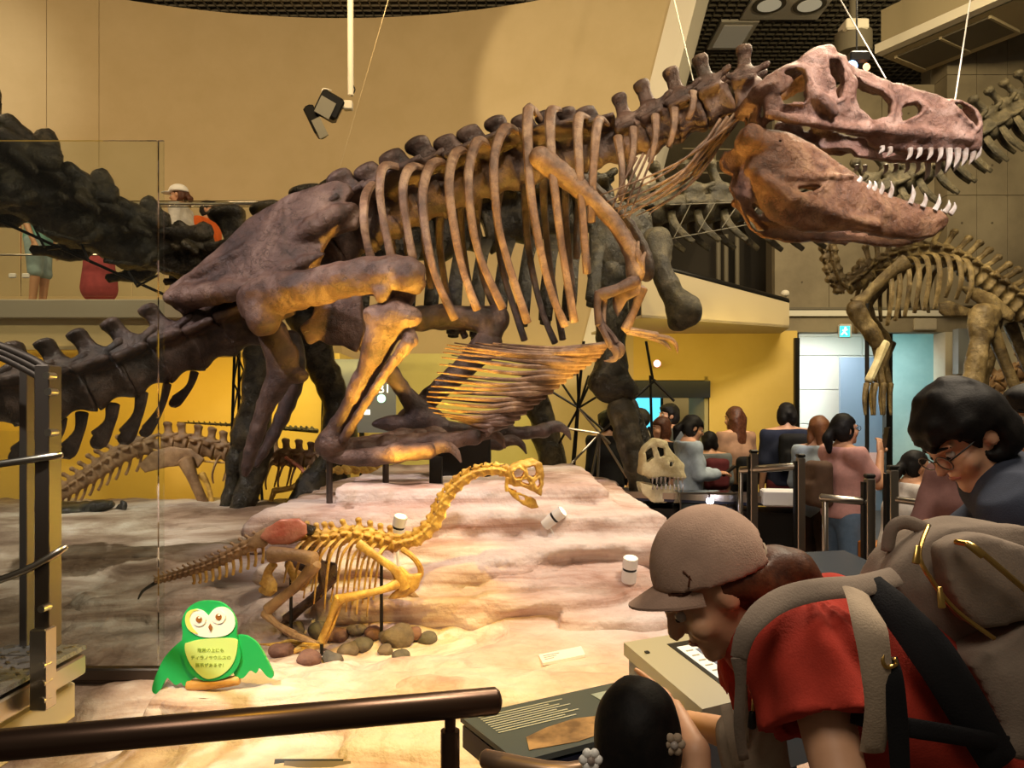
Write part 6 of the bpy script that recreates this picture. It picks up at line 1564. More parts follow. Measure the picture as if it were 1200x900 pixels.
def person(label, foot, H, yaw, shirt, bottom, hair=('short', 'hair_black'), skin='skin', sleeve=.45, btm='trousers', shoes='black_metal', cat='person', h=.014,
           lean=0.0, arms=None, head_pitch=0.0, head_yaw=0.0, J=None, Mh=None, group=None, hem=.0, eyes=True, bare_legs=False, hand_spec=None, hands=True, s=None, hair_extra=None, shirt_puff=0.0, neck_cut=.015, Jover=None, shirt_extra=None):
    s = s or H / 1.70
    Rz = Matrix.Rotation(yaw, 3, 'Z')
    if J is None:
        L_ = dict(P=(0, 0, .93), C=(0, .01, 1.24), N=(0, 0, 1.43), SL=(-.175, 0, 1.385), SR=(.175, 0, 1.385), EL=(-.215, -.02, 1.10), ER=(.215, -.02, 1.10), WL=(-.225, .08, .86), WR=(.225, .08, .86),
                  HL=(-.09, 0, .90), HR=(.09, 0, .90), KL=(-.095, .02, .49), KR=(.095, .02, .49), AL=(-.10, -.02, .08), AR=(.10, -.02, .08))
        if arms: L_.update(arms)
        Rl = Matrix.Rotation(-lean, 3, 'X'); P0 = V(L_['P']); J = {}
        for k_, v in L_.items():
            v = V(v)
            if k_ in ('C', 'N', 'SL', 'SR', 'EL', 'ER', 'WL', 'WR'): v = P0 + Rl @ (v - P0)
            J[k_] = V(foot) + Rz @ (v * s)
        Rh = Rz @ Matrix.Rotation(head_yaw, 3, 'Z') @ Matrix.Rotation(-lean * .5 - head_pitch, 3, 'X')
        if Jover: J.update(Jover)
        hc = J['N'] + Rz @ (Rl @ V((0, .015, .06)) * s) + Rh @ V((0, .01, .085)) * s
        Mh = Rh.to_4x4(); Mh.translation = hc
    Rh = Mh.to_3x3(); hc = Mh.translation
    root = empty('person', V((foot[0], foot[1], foot[2])), label, cat, group)
    hp = lambda x, y, z: hc + Rh @ (V((x, y, z)) * s)
    rt = (J['SR'] - J['SL']).normalized(); fw = Rz @ V((0, 1, 0))
    allp = list(J.values()) + [hc + Rh @ V((0, 0, .13)) * s, hc]
    lo = np.min([npv(p) for p in allp], 0) - .16 * s; hi = np.max([npv(p) for p in allp], 0) + .16 * s
    lo[2] = min(lo[2], min(J['AL'].z, J['AR'].z) - .1)
    def torso(Fd, g):
        w = rt * (.055 * s)
        Fd.ell(J['P'], ((.155 * s + g), (.115 * s + g), (.12 * s + g)), basis, .04)
        for q in (-1, 1):
            Fd.cap(J['P'] + w * q, J['C'] + w * q * 1.2, .098 * s + g, .112 * s + g, .05); Fd.cap(J['C'] + w * q * 1.2, (J['SL'] if q < 0 else J['SR']) * .35 + J['N'] * .65 - (J['N'] - J['C']) * .25, .112 * s + g, .06 * s + g, .05)
        Fd.cap(J['SL'], J['SR'], .052 * s + g, None, .05); Fd.cap(J['SL'], J['N'] , .05 * s + g, .055 * s + g, .05); Fd.cap(J['SR'], J['N'], .05 * s + g, .055 * s + g, .05)
    up_ = (J['C'] - J['P']).normalized(); f_ = up_.cross(rt).normalized() * -1
    f_ = rt.cross(up_).normalized() * -1 if False else up_.cross(rt).normalized()
    basis = Matrix((rt, f_, up_)).transposed()
    # --- body
    Fd = Field(lo, hi, h)
    torso(Fd, 0)
    Fd.cap(J['N'], hp(0, -.015, -.05), .052 * s, .048 * s, .03)
    Fd.ell(hp(0, -.012, .028), (.072 * s, .092 * s, .088 * s), Rh, .02); Fd.ell(hp(0, .028, -.045), (.055 * s, .062 * s, .068 * s), Rh, .03)
    Fd.cap(hp(0, .088, .012), hp(0, .108, -.020), .010 * s, .015 * s, .012)
    Fd.ell(hp(0, .078, -.092), (.024 * s, .020 * s, .018 * s), Rh, .02); Fd.ell(hp(0, .088, -.055), (.024 * s, .012 * s, .010 * s), Rh, .008)
    for q in (-1, 1):
        Fd.ell(hp(q * .074, -.008, -.005), (.012 * s, .020 * s, .032 * s), Rh, .008); Fd.ell(hp(q * .045, .062, -.028), (.024 * s, .022 * s, .022 * s), Rh, .02)
        Fd.cap(hp(q * .012, .088, .028), hp(q * .05, .075, .03), .010 * s, .009 * s, .012)
        Fd.ell(hp(q * .031, .092, .008), (.016 * s, .012 * s, .010 * s), Rh, .008, True)
    for a, b_, c in (('SL', 'EL', 'WL'), ('SR', 'ER', 'WR')):
        Fd.cap(J[a], J[b_], .050 * s, .039 * s, .03); Fd.cap(J[b_], J[c], .040 * s, .026 * s, .01)
    for a, b_, c in (('HL', 'KL', 'AL'), ('HR', 'KR', 'AR')):
        Fd.cap(J[a], J[b_], .085 * s, .055 * s, .03); Fd.cap(J[b_], J[c], .056 * s, .038 * s, .01); Fd.cap(J[c], J[c] + fw * .13 * s - V((0, 0, .045 * s)), .040 * s, .030 * s, .01)
    v, f = Fd.mesh()
    mb = MB(); mb.v = [tuple(p) for p in v]; mb.f = [tuple(q) for q in f]
    if hands:
        for a, b_, q in (('EL', 'WL', 1), ('ER', 'WR', -1)):
            dr = (J[b_] - J[a]).normalized(); hsq = (hand_spec or {}).get(b_, {})
            nn = hsq.get('n', (-rt * q * -1) if abs(dr.z) > .8 else V((0, 0, -1)))
            if abs(dr.z) > .8 and 'n' not in hsq: nn = rt * q
            hand(mb, J[b_], hsq.get('d', dr), nn, hsq.get('curl', .45), s, hsq.get('side', q), hsq.get('point', False))
    me = mesh_from([(p[0] - root.location.x, p[1] - root.location.y, p[2] - root.location.z) for p in mb.v], mb.f, skin, True, 'body')
    link_mesh('body', me, root)
    # --- shirt
    Fs = Field(lo - .03, hi + .03, h); g = .014 * s + .004; torso(Fs, g)
    for a, b_, c in (('SL', 'EL', 'WL'), ('SR', 'ER', 'WR')):
        if sleeve <= .5:
            e = J[a].lerp(J[b_], min(1, sleeve * 2)); Fs.cap(J[a], e, .058 * s + g + shirt_puff, .056 * s + g + shirt_puff, .03)
        else:
            e = J[b_].lerp(J[c], (sleeve - .5) * 2); Fs.cap(J[a], J[b_], .054 * s + g, .044 * s + g, .03); Fs.cap(J[b_], e, .044 * s + g, .036 * s + g, .01)
    if shirt_extra: shirt_extra(Fs)
    if btm == 'dress':
        m_ = (J['KL'] + J['KR']) / 2; Fs.cap(J['P'], m_ - V((0, 0, .12 * s)), .15 * s, .22 * s, .05)
    else: Fs.plane_cut(J['P'] - up_ * (.04 + hem) * s, -up_)
    Fs.plane_cut(J['N'] + (J['N'] - J['C']).normalized() * neck_cut * s, J['N'] - J['C'])
    Fs.noise(.012, 9)
    Fs.build('shirt' if btm != 'dress' else 'dress', shirt, root)
    # --- trousers / shorts
    if btm != 'dress':
        Ft = Field(lo - .03, hi + .03, h); g = .012 * s + .003
        Ft.ell(J['P'], ((.155 * s + g), (.115 * s + g), (.12 * s + g)), basis, .03)
        for a, b_, c in (('HL', 'KL', 'AL'), ('HR', 'KR', 'AR')):
            if btm == 'shorts': Ft.cap(J[a], J[b_].lerp(J[a], .1), .090 * s + g, .085 * s, .03)
            else: Ft.cap(J[a], J[b_], .088 * s + g, .066 * s + g, .03); Ft.cap(J[b_], J[c] + V((0, 0, .03 * s)), .064 * s + g, .052 * s + g, .02)
        Ft.plane_cut(J['P'] + up_ * .06 * s, up_); Ft.noise(.01, 9)
        Ft.build(btm, bottom, root)
    for a in ('AL', 'AR'):
        Fq = Field(npv(J[a]) - .22 * s, npv(J[a]) + .22 * s, .012); Fq.cap(J[a] - V((0, 0, .035 * s)), J[a] + fw * .14 * s - V((0, 0, .040 * s)), .046 * s, .042 * s, .01).plane_cut((0, 0, foot[2] + .002), (0, 0, -1)); Fq.build('shoe', shoes, root)
    # --- hair
    kind, hm = hair
    if kind:
        Fh = Field(npv(hc) - .42 * s, npv(hc) + .26 * s, min(h, .011))
        Fh.ell(hp(0, -.014, .036), (.088 * s, .106 * s, .100 * s), Rh, .01)
        lowz = {'short': -.035, 'bob': -.11, 'pony': -.03, 'long': -.08, 'bowl': -.03}[kind]
        for q in (-1, 1): Fh.ell(hp(q * .045, -.035, lowz * .5), (.048 * s, .075 * s, (.06 - lowz * .55) * s), Rh, .02)
        Fh.box(hp(0, .115, -.065), (.12 * s, .085 * s, .105 * s), Rh, .02, .015, True)
        if kind != 'bob' and kind != 'long':
            for q in (-1, 1): Fh.ell(hp(q * .085, .0, -.02), (.03 * s, .026 * s, .04 * s), Rh, .01, True)
        if kind in ('short', 'bowl'): Fh.ell(hp(0, .055, .085), (.066 * s, .045 * s, .030 * s), Rh, .02)
        if kind == 'pony': Fh.cap(hp(0, -.10, .02), hp(0, -.15, -.06), .032 * s, .036 * s, .02); Fh.cap(hp(0, -.15, -.06), hp(0, -.14, -.17), .036 * s, .014 * s, .02)
        if kind == 'long':
            for q in (-1, 0, 1): Fh.cap(hp(q * .04, -.07, 0), hp(q * .045, -.09, -.26), .05 * s, .034 * s, .03)
        if hair_extra: hair_extra(Fh, hp)
        Fh.noise(.020 * s, 9).noise(.012, 22).noise(.006, 45); Fh.build('hair', hm, root)
    if eyes:
        for q in (-1, 1):
            e = MB().ball(hp(q * .031, .0775, .008), .0115 * s, 10, 7).build('eye', mat('eye_white', (.42, .38, .34), None, rough=.3), root)
            MB().ball(hp(q * .031, .0845, .006), .0066 * s, 8, 6).build('iris', 'hair_black', e)
            MB().tube([hp(q * .016, .092, .029), hp(q * .034, .089, .034), hp(q * .052, .076, .029)], [.003 * s, .004 * s, .002 * s], 6).build('eyebrow', hm if kind else 'hair_black', root)
        MB().tube([hp(-.020, .092, -.055), hp(0, .0985, -.0535), hp(.020, .092, -.055)], [.003 * s, .0055 * s, .003 * s], 7).build('lips', mat('lips', (.42, .14, .10), None, rough=.4), root)
    return root, J, hp, s

def backpack(root, c, R, size, m, name='backpack'):
    Fd = Field(npv(c) - max(size) * .8, npv(c) + max(size) * .8, .014)
    Fd.box(c, (size[0] / 2, size[1] / 2, size[2] / 2), R, .05, 0); Fd.box(c + R @ V((0, -size[1] * .5, -size[2] * .18)), (size[0] * .38, size[1] * .22, size[2] * .26), R, .04, .01); Fd.noise(.01, 12)
    return Fd.build(name, m, root)

cl = cloth
cl('c_white', (.62, .58, .55)); cl('c_paleblue', (.42, .50, .58)); cl('c_grey', (.14, .15, .15)); cl('c_tan', (.30, .17, .10)); cl('c_navy', (.016, .020, .042)); cl('c_black', (.012, .012, .014))
cl('c_pink', (.62, .34, .33)); cl('c_denim', (.12, .19, .30)); cl('c_maroon', (.10, .018, .022)); cl('c_mauve', (.20, .105, .10)); cl('c_red', (.42, .040, .024)); cl('c_orange', (.75, .14, .02)); cl('c_teal', (.20, .42, .38))
cl('c_lightdenim', (.34, .46, .50)); cl('c_dressred', (.42, .07, .08)); cl('c_taupe', (.24, .19, .15)); cl('c_beige', (.42, .33, .24)); cl('c_cap', (.46, .31, .235)); cl('c_slate', (.045, .055, .085)); cl('c_brown', (.13, .08, .055))

def at(px, d, z=0.0): return V(((px - 600) * d / F, d, z))
FR = -PI / 2      # facing right in the photo
FL = PI / 2       # facing left
phone_arms = dict(EL=(-.22, .04, 1.12), WL=(-.06, .30, 1.13), ER=(.22, .04, 1.12), WR=(.06, .30, 1.13))

# --- visitors behind the counter
G = 'visitors behind the counter'
r, J, hp, s = person('woman in pale blue and white jacket looking down at her phone', at(806, 6.95), 1.58, FR + .1, 'c_paleblue', 'c_black', ('pony', 'hair_black'), sleeve=.9, arms=phone_arms, head_pitch=.35, group=G)
q = (J['WL'] + J['WR']) / 2 + V((.10, 0, .02)); ph = MB().box(q, (.02, .075, .15), Matrix.Rotation(.9, 3, 'Y'), .004); thing('phone', ph, 'black_metal', 'dark phone in the hands of the woman in the pale blue jacket', 'phone', smooth=False)
r, J, hp, s = person('child with black hair and maroon backpack seen from behind', at(832, 7.5), 1.42, .15, 'c_grey', 'c_brown', ('short', 'hair_black'), btm='shorts', group=G)
bp_ = thing  # noqa
R_ = Matrix.Rotation(.15, 3, 'Z'); k_ = backpack(None, J['C'] + R_ @ V((0, -.17, -.02)), R_, (.24, .13, .30), 'c_maroon'); tag(k_, 'maroon backpack on the child standing behind the counter', 'backpack')
r, J, hp, s = person('woman with long dark hair in tan top turned to the amber wall', at(862, 7.9), 1.66, .5, 'c_tan', 'c_black', ('long', 'hair_brown'), sleeve=.55, arms=dict(ER=(.26, .02, 1.14), WR=(.20, .24, 1.20)), group=G)
k_ = backpack(None, J['P'] + V((.10, -.22, .12)), Matrix.Rotation(.3, 3, 'Z'), (.32, .14, .28), 'c_black', 'shoulder_bag'); tag(k_, 'black bag hanging at the hip of the woman with long dark hair', 'bag')
r, J, hp, s = person('man in navy shirt and dark red shorts seen from behind', at(922, 7.5), 1.70, -.1, 'c_navy', 'c_maroon', ('short', 'hair_black'), btm='shorts', group=G)
k_ = backpack(None, J['C'] + V((0, -.19, -.02)), Matrix.Rotation(-.1, 3, 'Z'), (.27, .13, .36), 'c_black'); tag(k_, 'black backpack on the man in the navy shirt', 'backpack')
r, J, hp, s = person('older visitor with auburn bob and loose pale blue shirt', at(955, 6.3), 1.56, -1.0, 'c_paleblue', 'c_brown', ('bob', 'hair_auburn'), sleeve=.55, lean=.08, shirt_puff=.02, hem=.1, arms=dict(WR=(.2, .2, .90), WL=(-.2, .2, .90)), group=G)
r, J, hp, s = person('woman with glasses in pink shirt and jeans, arm stretched out', at(987, 5.6), 1.58, FR + .15, 'c_pink', 'c_denim', ('pony', 'hair_black'), sleeve=.33, arms=dict(ER=(.22, .16, 1.16), WR=(.10, .26, 1.40), EL=(-.20, .22, 1.24), WL=(-.14, .46, 1.20)), head_pitch=-.05, group=G)
k_ = backpack(None, J['C'] + V((-.19, -.02, -.08)), Matrix.Rotation(FR + .15, 3, 'Z'), (.24, .13, .34), 'c_brown'); tag(k_, 'brown backpack on the woman in the pink shirt', 'backpack')
gl = empty('glasses', hp(0, .10, .01), 'thin dark glasses worn by the woman in pink', 'glasses')
for q in (-1, 1): MB().tube([hp(q * .033 + .022 * math.cos(a), .104, .008 + .017 * math.sin(a)) for a in np.linspace(0, 2 * PI, 13)], .0022, 5).build('rim', 'black_metal', gl); MB().tube([hp(q * .055, .10, .01), hp(q * .078, .0, .01)], .002, 5).build('temple', 'black_metal', gl)
q = J['WR'] + V((.04, 0, .11)); thing('phone', MB().box(q, (.012, .075, .15), Matrix.Rotation(.15, 3, 'Y'), .004), 'black_metal', 'dark phone held up by the woman in pink', 'phone', smooth=False)
r, J, hp, s = person('girl in white shirt with dark tied hair beside the steel post', at(1054, 4.75), 1.36, FR + .1, 'c_white', 'c_brown', ('pony', 'hair_black'), sleeve=.35, lean=.18, arms=dict(EL=(-.21, .08, 1.12), WL=(-.12, .34, 1.08), ER=(.21, .08, 1.10), WR=(.1, .34, 1.04)), head_pitch=.1, group=G)
r, J, hp, s = person('woman in mauve dress holding a phone behind the man with glasses', at(1150, 3.5), 1.58, FL + .7, 'c_mauve', 'c_mauve', ('bob', 'hair_black'), sleeve=.5, btm='dress', arms=dict(EL=(-.24, .06, 1.14), WL=(-.08, .28, 1.10), ER=(.24, .06, 1.14), WR=(.08, .30, 1.10)), head_pitch=.3, group=G)
q = (J['WL'] + J['WR']) / 2 + V((-.10, -.06, .0)); thing('phone', MB().box(q, (.15, .075, .012), Matrix.Rotation(.5, 3, 'Y'), .004), 'black_metal', 'dark phone in the hands of the woman in mauve', 'phone', smooth=False)
person('man with black hair behind the pale skull cast, turned left', at(786, 8.2), 1.70, FL + .2, 'c_grey', 'c_black', ('short', 'hair_black'), group=G)
person('woman in black top with brown hair behind the skull cast', at(776, 7.35), 1.56, FL + .3, 'c_black', 'c_black', ('bob', 'hair_brown'), group=G)
person('visitor in white shirt half hidden behind the sauropod fore limb', at(752, 8.8), 1.66, FL, 'c_white', 'c_black', ('short', 'hair_black'), group=G)
person('figure in dark clothes between the fore limb bones and the rods', at(712, 7.9), 1.62, .4, 'c_black', 'c_navy', ('short', 'hair_black'), sleeve=.9, group=G)

# --- visitors on the upper gallery
G = 'visitors on the upper gallery'
r, J, hp, s = person('woman with white cap and dark ponytail on the upper gallery', at(212, 9.2, GZ), 1.58, FL, 'c_white', 'c_black', ('pony', 'hair_brown'), sleeve=.4, group=G, head_pitch=.1)
Fd = Field(npv(hp(0, 0, 0)) - .3, npv(hp(0, 0, 0)) + .3, .012); Rh_ = Matrix.Rotation(FL, 3, 'Z'); Fd.ell(hp(0, -.01, .055), (.098, .118, .090), Rh_, 0).plane_cut(hp(0, 0, .045), (0, 0, -1)); Fd.ell(hp(0, .125, .05), (.075, .085, .012), Rh_, .01)
k_ = Fd.build('cap', 'card_white'); tag(k_, 'white peaked cap on the woman walking along the upper gallery', 'cap')
MB().tube([J['SL'] + V((0, 0, .07)), J['C'] + V((.05, -.17, .1)), J['P'] + V((.10, -.14, .1))], .02, 8, .4).build('bag_strap', 'c_navy', r)
person('person in orange shirt with black hair on the upper gallery', at(243, 9.9, GZ), 1.60, FR - .3, 'c_orange', 'c_black', ('short', 'hair_black'), group=G)
person('person in long red dress on the gallery behind the dark tail', at(116, 9.1, GZ), 1.60, .3, 'c_dressred', 'c_dressred', ('short', 'hair_black'), btm='dress', group=G)
person('person in teal shirt and pale denim shorts on the gallery at far left', at(45, 9.0, GZ), 1.62, FR, 'c_teal', 'c_lightdenim', ('short', 'hair_black'), btm='shorts', hem=.05, group=G)

# --- man with glasses at right
def head_matrix(c, fwd, up):
    fwd = V(fwd).normalized(); up = V(up); up = (up - fwd * up.dot(fwd)).normalized(); r_ = fwd.cross(up)
    M_ = Matrix((r_, fwd, up)).transposed().to_4x4(); M_.translation = c; return M_
md = 1.74
def tufts(Fh, hp):
    Fh.ell(hp(0, -.03, .048), (.076, .086, .074), Mh, .03)
    rg = random.Random(5)
    for i in range(15):                                   # ragged fringe
        a = -1.35 + 2.7 * i / 14; j = rg.uniform(-.012, .012)
        Fh.cap(hp(.060 * math.sin(a), .045 * math.cos(a), .098), hp(.086 * math.sin(a), .100 * math.cos(a) - .004, .052 + j), .017, .014, .008)
        Fh.cap(hp(.086 * math.sin(a), .100 * math.cos(a) - .004, .052 + j), hp(.090 * math.sin(a + .08), .106 * math.cos(a + .08) - .006, .020 + j * 1.4), .013, .003, .006)
    for i in range(13):                                   # nape and crown locks
        a = PI - 1.3 + 2.6 * i / 12; j = rg.uniform(-.014, .014)
        Fh.cap(hp(.080 * math.sin(a), .100 * math.cos(a) - .01, .02), hp(.078 * math.sin(a), .098 * math.cos(a) - .006, -.055 + j), .018, .004, .008)
        Fh.cap(hp(.030 * math.sin(a * 2), .030 * math.cos(a * 3) - .02, .125), hp(.075 * math.sin(a * 2.3), .085 * math.cos(a * 2.3) - .02, .095 + j), .016, .008, .010)
Mh = head_matrix(W(1131, 512, md), (-.74, -.12, -.66), (-.66, 0, .74))
Jm = dict(P=V((1.42, 1.86, .96)), C=W(1232, 645, 1.78), N=W(1172, 565, 1.76), SL=W(1195, 600, 1.58), SR=W(1180, 590, 1.96), EL=V((1.08, 1.66, .98)), ER=V((1.00, 2.05, 1.02)), WL=V((.86, 1.78, 1.00)), WR=V((.80, 1.98, 1.02)),
          HL=V((1.42, 1.77, .92)), HR=V((1.42, 1.95, .92)), KL=V((1.36, 1.77, .50)), KR=V((1.36, 1.95, .50)), AL=V((1.44, 1.77, .08)), AR=V((1.44, 1.95, .08)))
r, J, hp, s = person('young man with black hair and glasses in navy shirt looking down', V((1.42, 1.86, 0)), 1.72, FL, 'c_slate', 'c_black', ('bowl', 'hair_black'), skin='skin_warm', sleeve=.45, J=Jm, Mh=Mh, h=.009, s=.90, neck_cut=.10, shirt_extra=lambda Fs: Fs.cap(W(1168, 566, 1.76), W(1220, 588, 1.76), .074, .11, .03),
      hair_extra=tufts)
Fd = field_for([J['N']], .16, .009); Fd.cap(J['N'] + V((-.02, 0, .02)), J['N'] + V((.02, 0, -.03)), .075, .085, .01).cap(J['N'] + V((-.06, 0, .07)), J['N'], .055, .055, .0, True); Fd.build('collar', 'c_slate', r)
gl = empty('glasses', hp(0, .10, .01), 'thin silver glasses worn by the young man looking down', 'glasses')
for q in (-1, 1):
    MB().tube([hp(q * .034 + .026 * math.cos(a), .106, .004 + .020 * math.sin(a)) for a in np.linspace(0, 2 * PI, 17)], .0016, 6).build('rim', 'steel_dark', gl); MB().tube([hp(q * .060, .104, .010), hp(q * .080, .05, .012), hp(q * .080, -.01, .010)], .0018, 6).build('temple', 'black_metal', gl)
    MB().add([hp(q * .034 + .025 * math.cos(a), .106, .004 + .019 * math.sin(a)) for a in np.linspace(0, 2 * PI, 17)[:-1]], [tuple(range(16))]).build('lens', 'lens_clear', gl, False)
MB().tube([hp(-.010, .108, .010), hp(0, .112, .013), hp(.010, .108, .010)], .0016, 6).build('bridge', 'steel_dark', gl)
MB().tube([W(1200, 600, 1.55), W(1190, 565, 1.62), W(1196, 560, 1.72)], .028, 8, .3).build('bag_strap', 'c_black', r)
Jb = None
person('person with black hair mostly cut off by the right edge of the frame', at(1226, 2.5), 1.66, FL, 'c_black', 'c_black', ('short', 'hair_black'), sleeve=.45)

# --- girl in the foreground, seen from behind
ch = at(737, 1.36); 
def pig(Fh, hp):
    for q in (-1, 1): Fh.cap(hp(q * .07, -.04, -.08), hp(q * .10, -.02, -.20), .03, .018, .02)
hz = W(737, 868, 1.36).z
r, J, hp, s = person('little girl with black hair seen from behind, pointing at the text panel', V((ch.x + .01, 1.33, 0)), 1.13, -.15, 'c_white', 'c_denim', (None, 'hair_black'), skin='skin_warm', h=.010, s=.625,
      arms=dict(SR=(.17, 0, 1.36), ER=(.20, .16, 1.28), WR=(.07, .34, 1.52), EL=(-.21, .1, 1.12), WL=(-.14, .3, 1.10)), eyes=True, Jover=dict(ER=W(815, 880, 1.36), WR=W(790, 828, 1.46)), hand_spec=dict(WR=dict(d=V((-.62, .25, .50)), n=V((-.5, .2, -.6)), curl=.6, point=True, side=-1)))
Fh = Field(npv(hp(0, 0, 0)) - .22, npv(hp(0, 0, 0)) + .2, .008)
Rc = Matrix.Rotation(-.15, 3, 'Z'); s_ = .86
Fh.ell(hp(0, -.014, .036), (.074, .086, .092), Rc, .01); Fh.ell(hp(0, -.04, -.03), (.068, .058, .080), Rc, .03); Fh.box(hp(0, .135, -.07), (.1, .07, .09), Rc, .02, .01, True)
for q in (-1, 1): Fh.cap(hp(q * .075, -.02, -.10), hp(q * .12, -.0, -.22), .028, .016, .02)
Fh.noise(.006, 30); Fh.build('hair', 'hair_black', r)
for q in (-1, 1):
    t_ = empty('hair_tie', hp(q * .105, -.04, -.115), ('white flower hair tie on the left side of the girl\'s hair' if q < 0 else 'cream flower hair tie on the right side of the girl\'s hair'), 'hair tie', 'hair ties of the little girl')
    c = W(692, 889, 1.25) if q < 0 else W(789, 871, 1.27)
    t_.location = c
    for i in range(6):
        a = i * PI / 3; MB().ball(c + V((.012 * math.cos(a), -.004, .012 * math.sin(a))), (.008, .007, .008), 8, 6).build('petal', 'owl_white' if q < 0 else 'c_beige', t_)
    MB().ball(c + V((0, -.008, 0)), .007, 8, 6).build('centre', 'tooth', t_)

# --- woman in red bending over the console
wd_ = 1.33
Mh = head_matrix(W(834, 688, wd_), (-.745, .03, -.667), (-.667, 0, .745))
Mc = head_matrix(W(829, 667, wd_), (-.955, .03, -.296), (-.296, 0, .955))
Jw = dict(P=V((1.02, 1.36, .86)), C=W(1010, 800, 1.34), N=W(898, 735, 1.34), SL=W(950, 765, 1.20), SR=W(912, 775, 1.49), EL=W(990, 935, 1.08), ER=W(882, 868, 1.54), WL=W(905, 985, 1.10), WR=W(806, 846, 1.62),
          HL=V((1.02, 1.28, .82)), HR=V((1.02, 1.46, .82)), KL=V((.98, 1.27, .46)), KR=V((.98, 1.47, .46)), AL=V((1.06, 1.26, .08)), AR=V((1.06, 1.48, .08)))
r, J, hp, s = person('woman in red shirt and beige cap bending over the touch console', V((1.05, 1.36, 0)), 1.58, FL, 'c_red', 'c_red', (None, 'hair_brown'), skin='skin_warm', sleeve=.02, J=Jw, Mh=Mh, h=.0085, neck_cut=.075,
      shirt_extra=lambda Fs: (Fs.cap(W(903, 728, 1.34), W(965, 742, 1.34), .066, .10, .03), Fs.noise(.030, 7)),
      hand_spec=dict(WR=dict(d=V((-1, .25, .05)), n=V((0, 0, -1)), curl=.5, side=-1)))
# short loose sleeves with a straight hem
for a_, b_, sg in (('SL', 'EL', 1), ('SR', 'ER', -1)):
    A, B_ = J[a_], J[b_]; ax = (B_ - A).normalized(); hem_ = A + ax * (.105 if sg > 0 else .09)
    Fd = field_for([A, hem_], .17, .0075)
    Fd.cap(A + V((-.005, 0, -.002)), A.lerp(hem_, 1.7), .074, .100, .02).ell(A + V((-.02, 0, .0)), (.095, .075, .082), None, .04)
    Fd.cap(A.lerp(hem_, .75), A.lerp(hem_, 2.2), .070, .090, .0, True)
    g = Fd.grid(); ang = np.arctan2(g[1] - A.y, g[0] - A.x)
    Fd.D += (.006 * np.sin(ang * 9 + (g[2] - A.z) * 25)).astype(np.float32)
    Fd.plane_cut(hem_ + V((0, 0, .0)), ax); Fd.noise(.022, 9).noise(.008, 22)
    Fd.build('sleeve', 'c_red', r)
# hair under the cap, pulled into a ponytail
Fh = Field(npv(W(825, 690, 1.33)) - V((.16, .16, .16)), npv(W(960, 680, 1.33)) + V((.08, .16, .16)), .0075)
Fh.ell(hp(0, -.014, .030), (.082, .100, .094), Mh, .01); Fh.ell(hp(0, -.05, -.03), (.072, .055, .060), Mh, .02)
Fh.box(hp(0, .080, -.055), (.13, .085, .090), Mh, .02, .01, True)
for q in (-1, 1): Fh.ell(hp(q * .080, -.006, -.012), (.034, .030, .044), Mh, .01, True)
g = Fh.grid(); Uc = Mc.to_3x3() @ V((0, 0, 1)); c0 = Mc.translation
Fh.D = np.maximum(Fh.D, ((g[0] - c0.x) * Uc.x + (g[1] - c0.y) * Uc.y + (g[2] - c0.z) * Uc.z + .010)).astype(np.float32)
Fh.cap(W(884, 655, 1.33), W(905, 662, 1.33), .022, .034, .02); Fh.ell(W(922, 670, 1.33), (.042, .040, .036), None, .03); Fh.cap(W(935, 674, 1.33), W(960, 688, 1.33), .034, .018, .02)
Fh.cap(W(850, 690, 1.27), W(905, 698, 1.30), .024, .030, .02); Fh.cap(W(860, 684, 1.39), W(905, 690, 1.37), .024, .030, .02)
Fh.noise(.010, 14).noise(.008, 34); Fh.build('hair', 'hair_brown', r)
# collar
Fd = field_for([J['N']], .16, .008); Fd.cap(J['N'] + V((-.03, 0, .025)), J['N'] + V((.03, 0, -.03)), .066, .085, .01).cap(J['N'] + V((-.07, 0, .06)), J['N'], .050, .052, .0, True); Fd.build('collar', 'c_red', r)
# cap
hc_ = lambda x, y, z: Mc.translation + Mc.to_3x3() @ (V((x, y, z)) * .93)
cp = empty('baseball_cap', hc_(0, 0, .0), 'beige baseball cap with curved brim on the bending woman', 'cap')
Fd = Field(npv(hc_(0, 0, 0)) - .2, npv(hc_(0, 0, 0)) + .2, .006)
Rc_ = Mc.to_3x3(); Ux = Rc_ @ V((0, 0, 1))
Fd.ell(hc_(0, -.006, .0), (.090, .104, .112), Rc_, 0); Fd.ell(hc_(0, -.006, -.006), (.079, .093, .101), Rc_, 0, True)
Fd.plane_cut(hc_(0, 0, -.010), -Ux); Fd.ell(hc_(0, -.105, .006), (.045, .05, .036), Rc_, 0, True)
Fd.build('crown', 'c_cap', cp)
mb = MB(); rings = []
for i in range(9):
    t_ = i / 8; row = []
    for j in range(13):
        u_ = (j / 12 - .5) * 2; a = u_ * 1.15
        x = math.sin(a) * .088; y = .096 * math.cos(a) + t_ * .070 * max(0, math.cos(u_ * PI / 2)) ** .6 - .006
        z = -.006 - .016 * u_ * u_ - .020 * t_
        row.append((x, y, z))
    rings.append(row)
vs_ = [hc_(x, y, z) for row in rings for (x, y, z) in row] + [hc_(x, y, z + .005) for row in rings for (x, y, z) in row]; fs_ = []
nn = 13; off_ = 9 * 13
for i in range(8):
    for j in range(12):
        q = (i * nn + j, i * nn + j + 1, (i + 1) * nn + j + 1, (i + 1) * nn + j); fs_.append(q[::-1]); fs_.append(tuple(k_ + off_ for k_ in q))
for j in range(12): fs_.append((8 * nn + j, 8 * nn + j + 1, 8 * nn + j + 1 + off_, 8 * nn + j + off_))
mb.add(vs_, fs_); mb.build('brim', 'c_cap', cp)
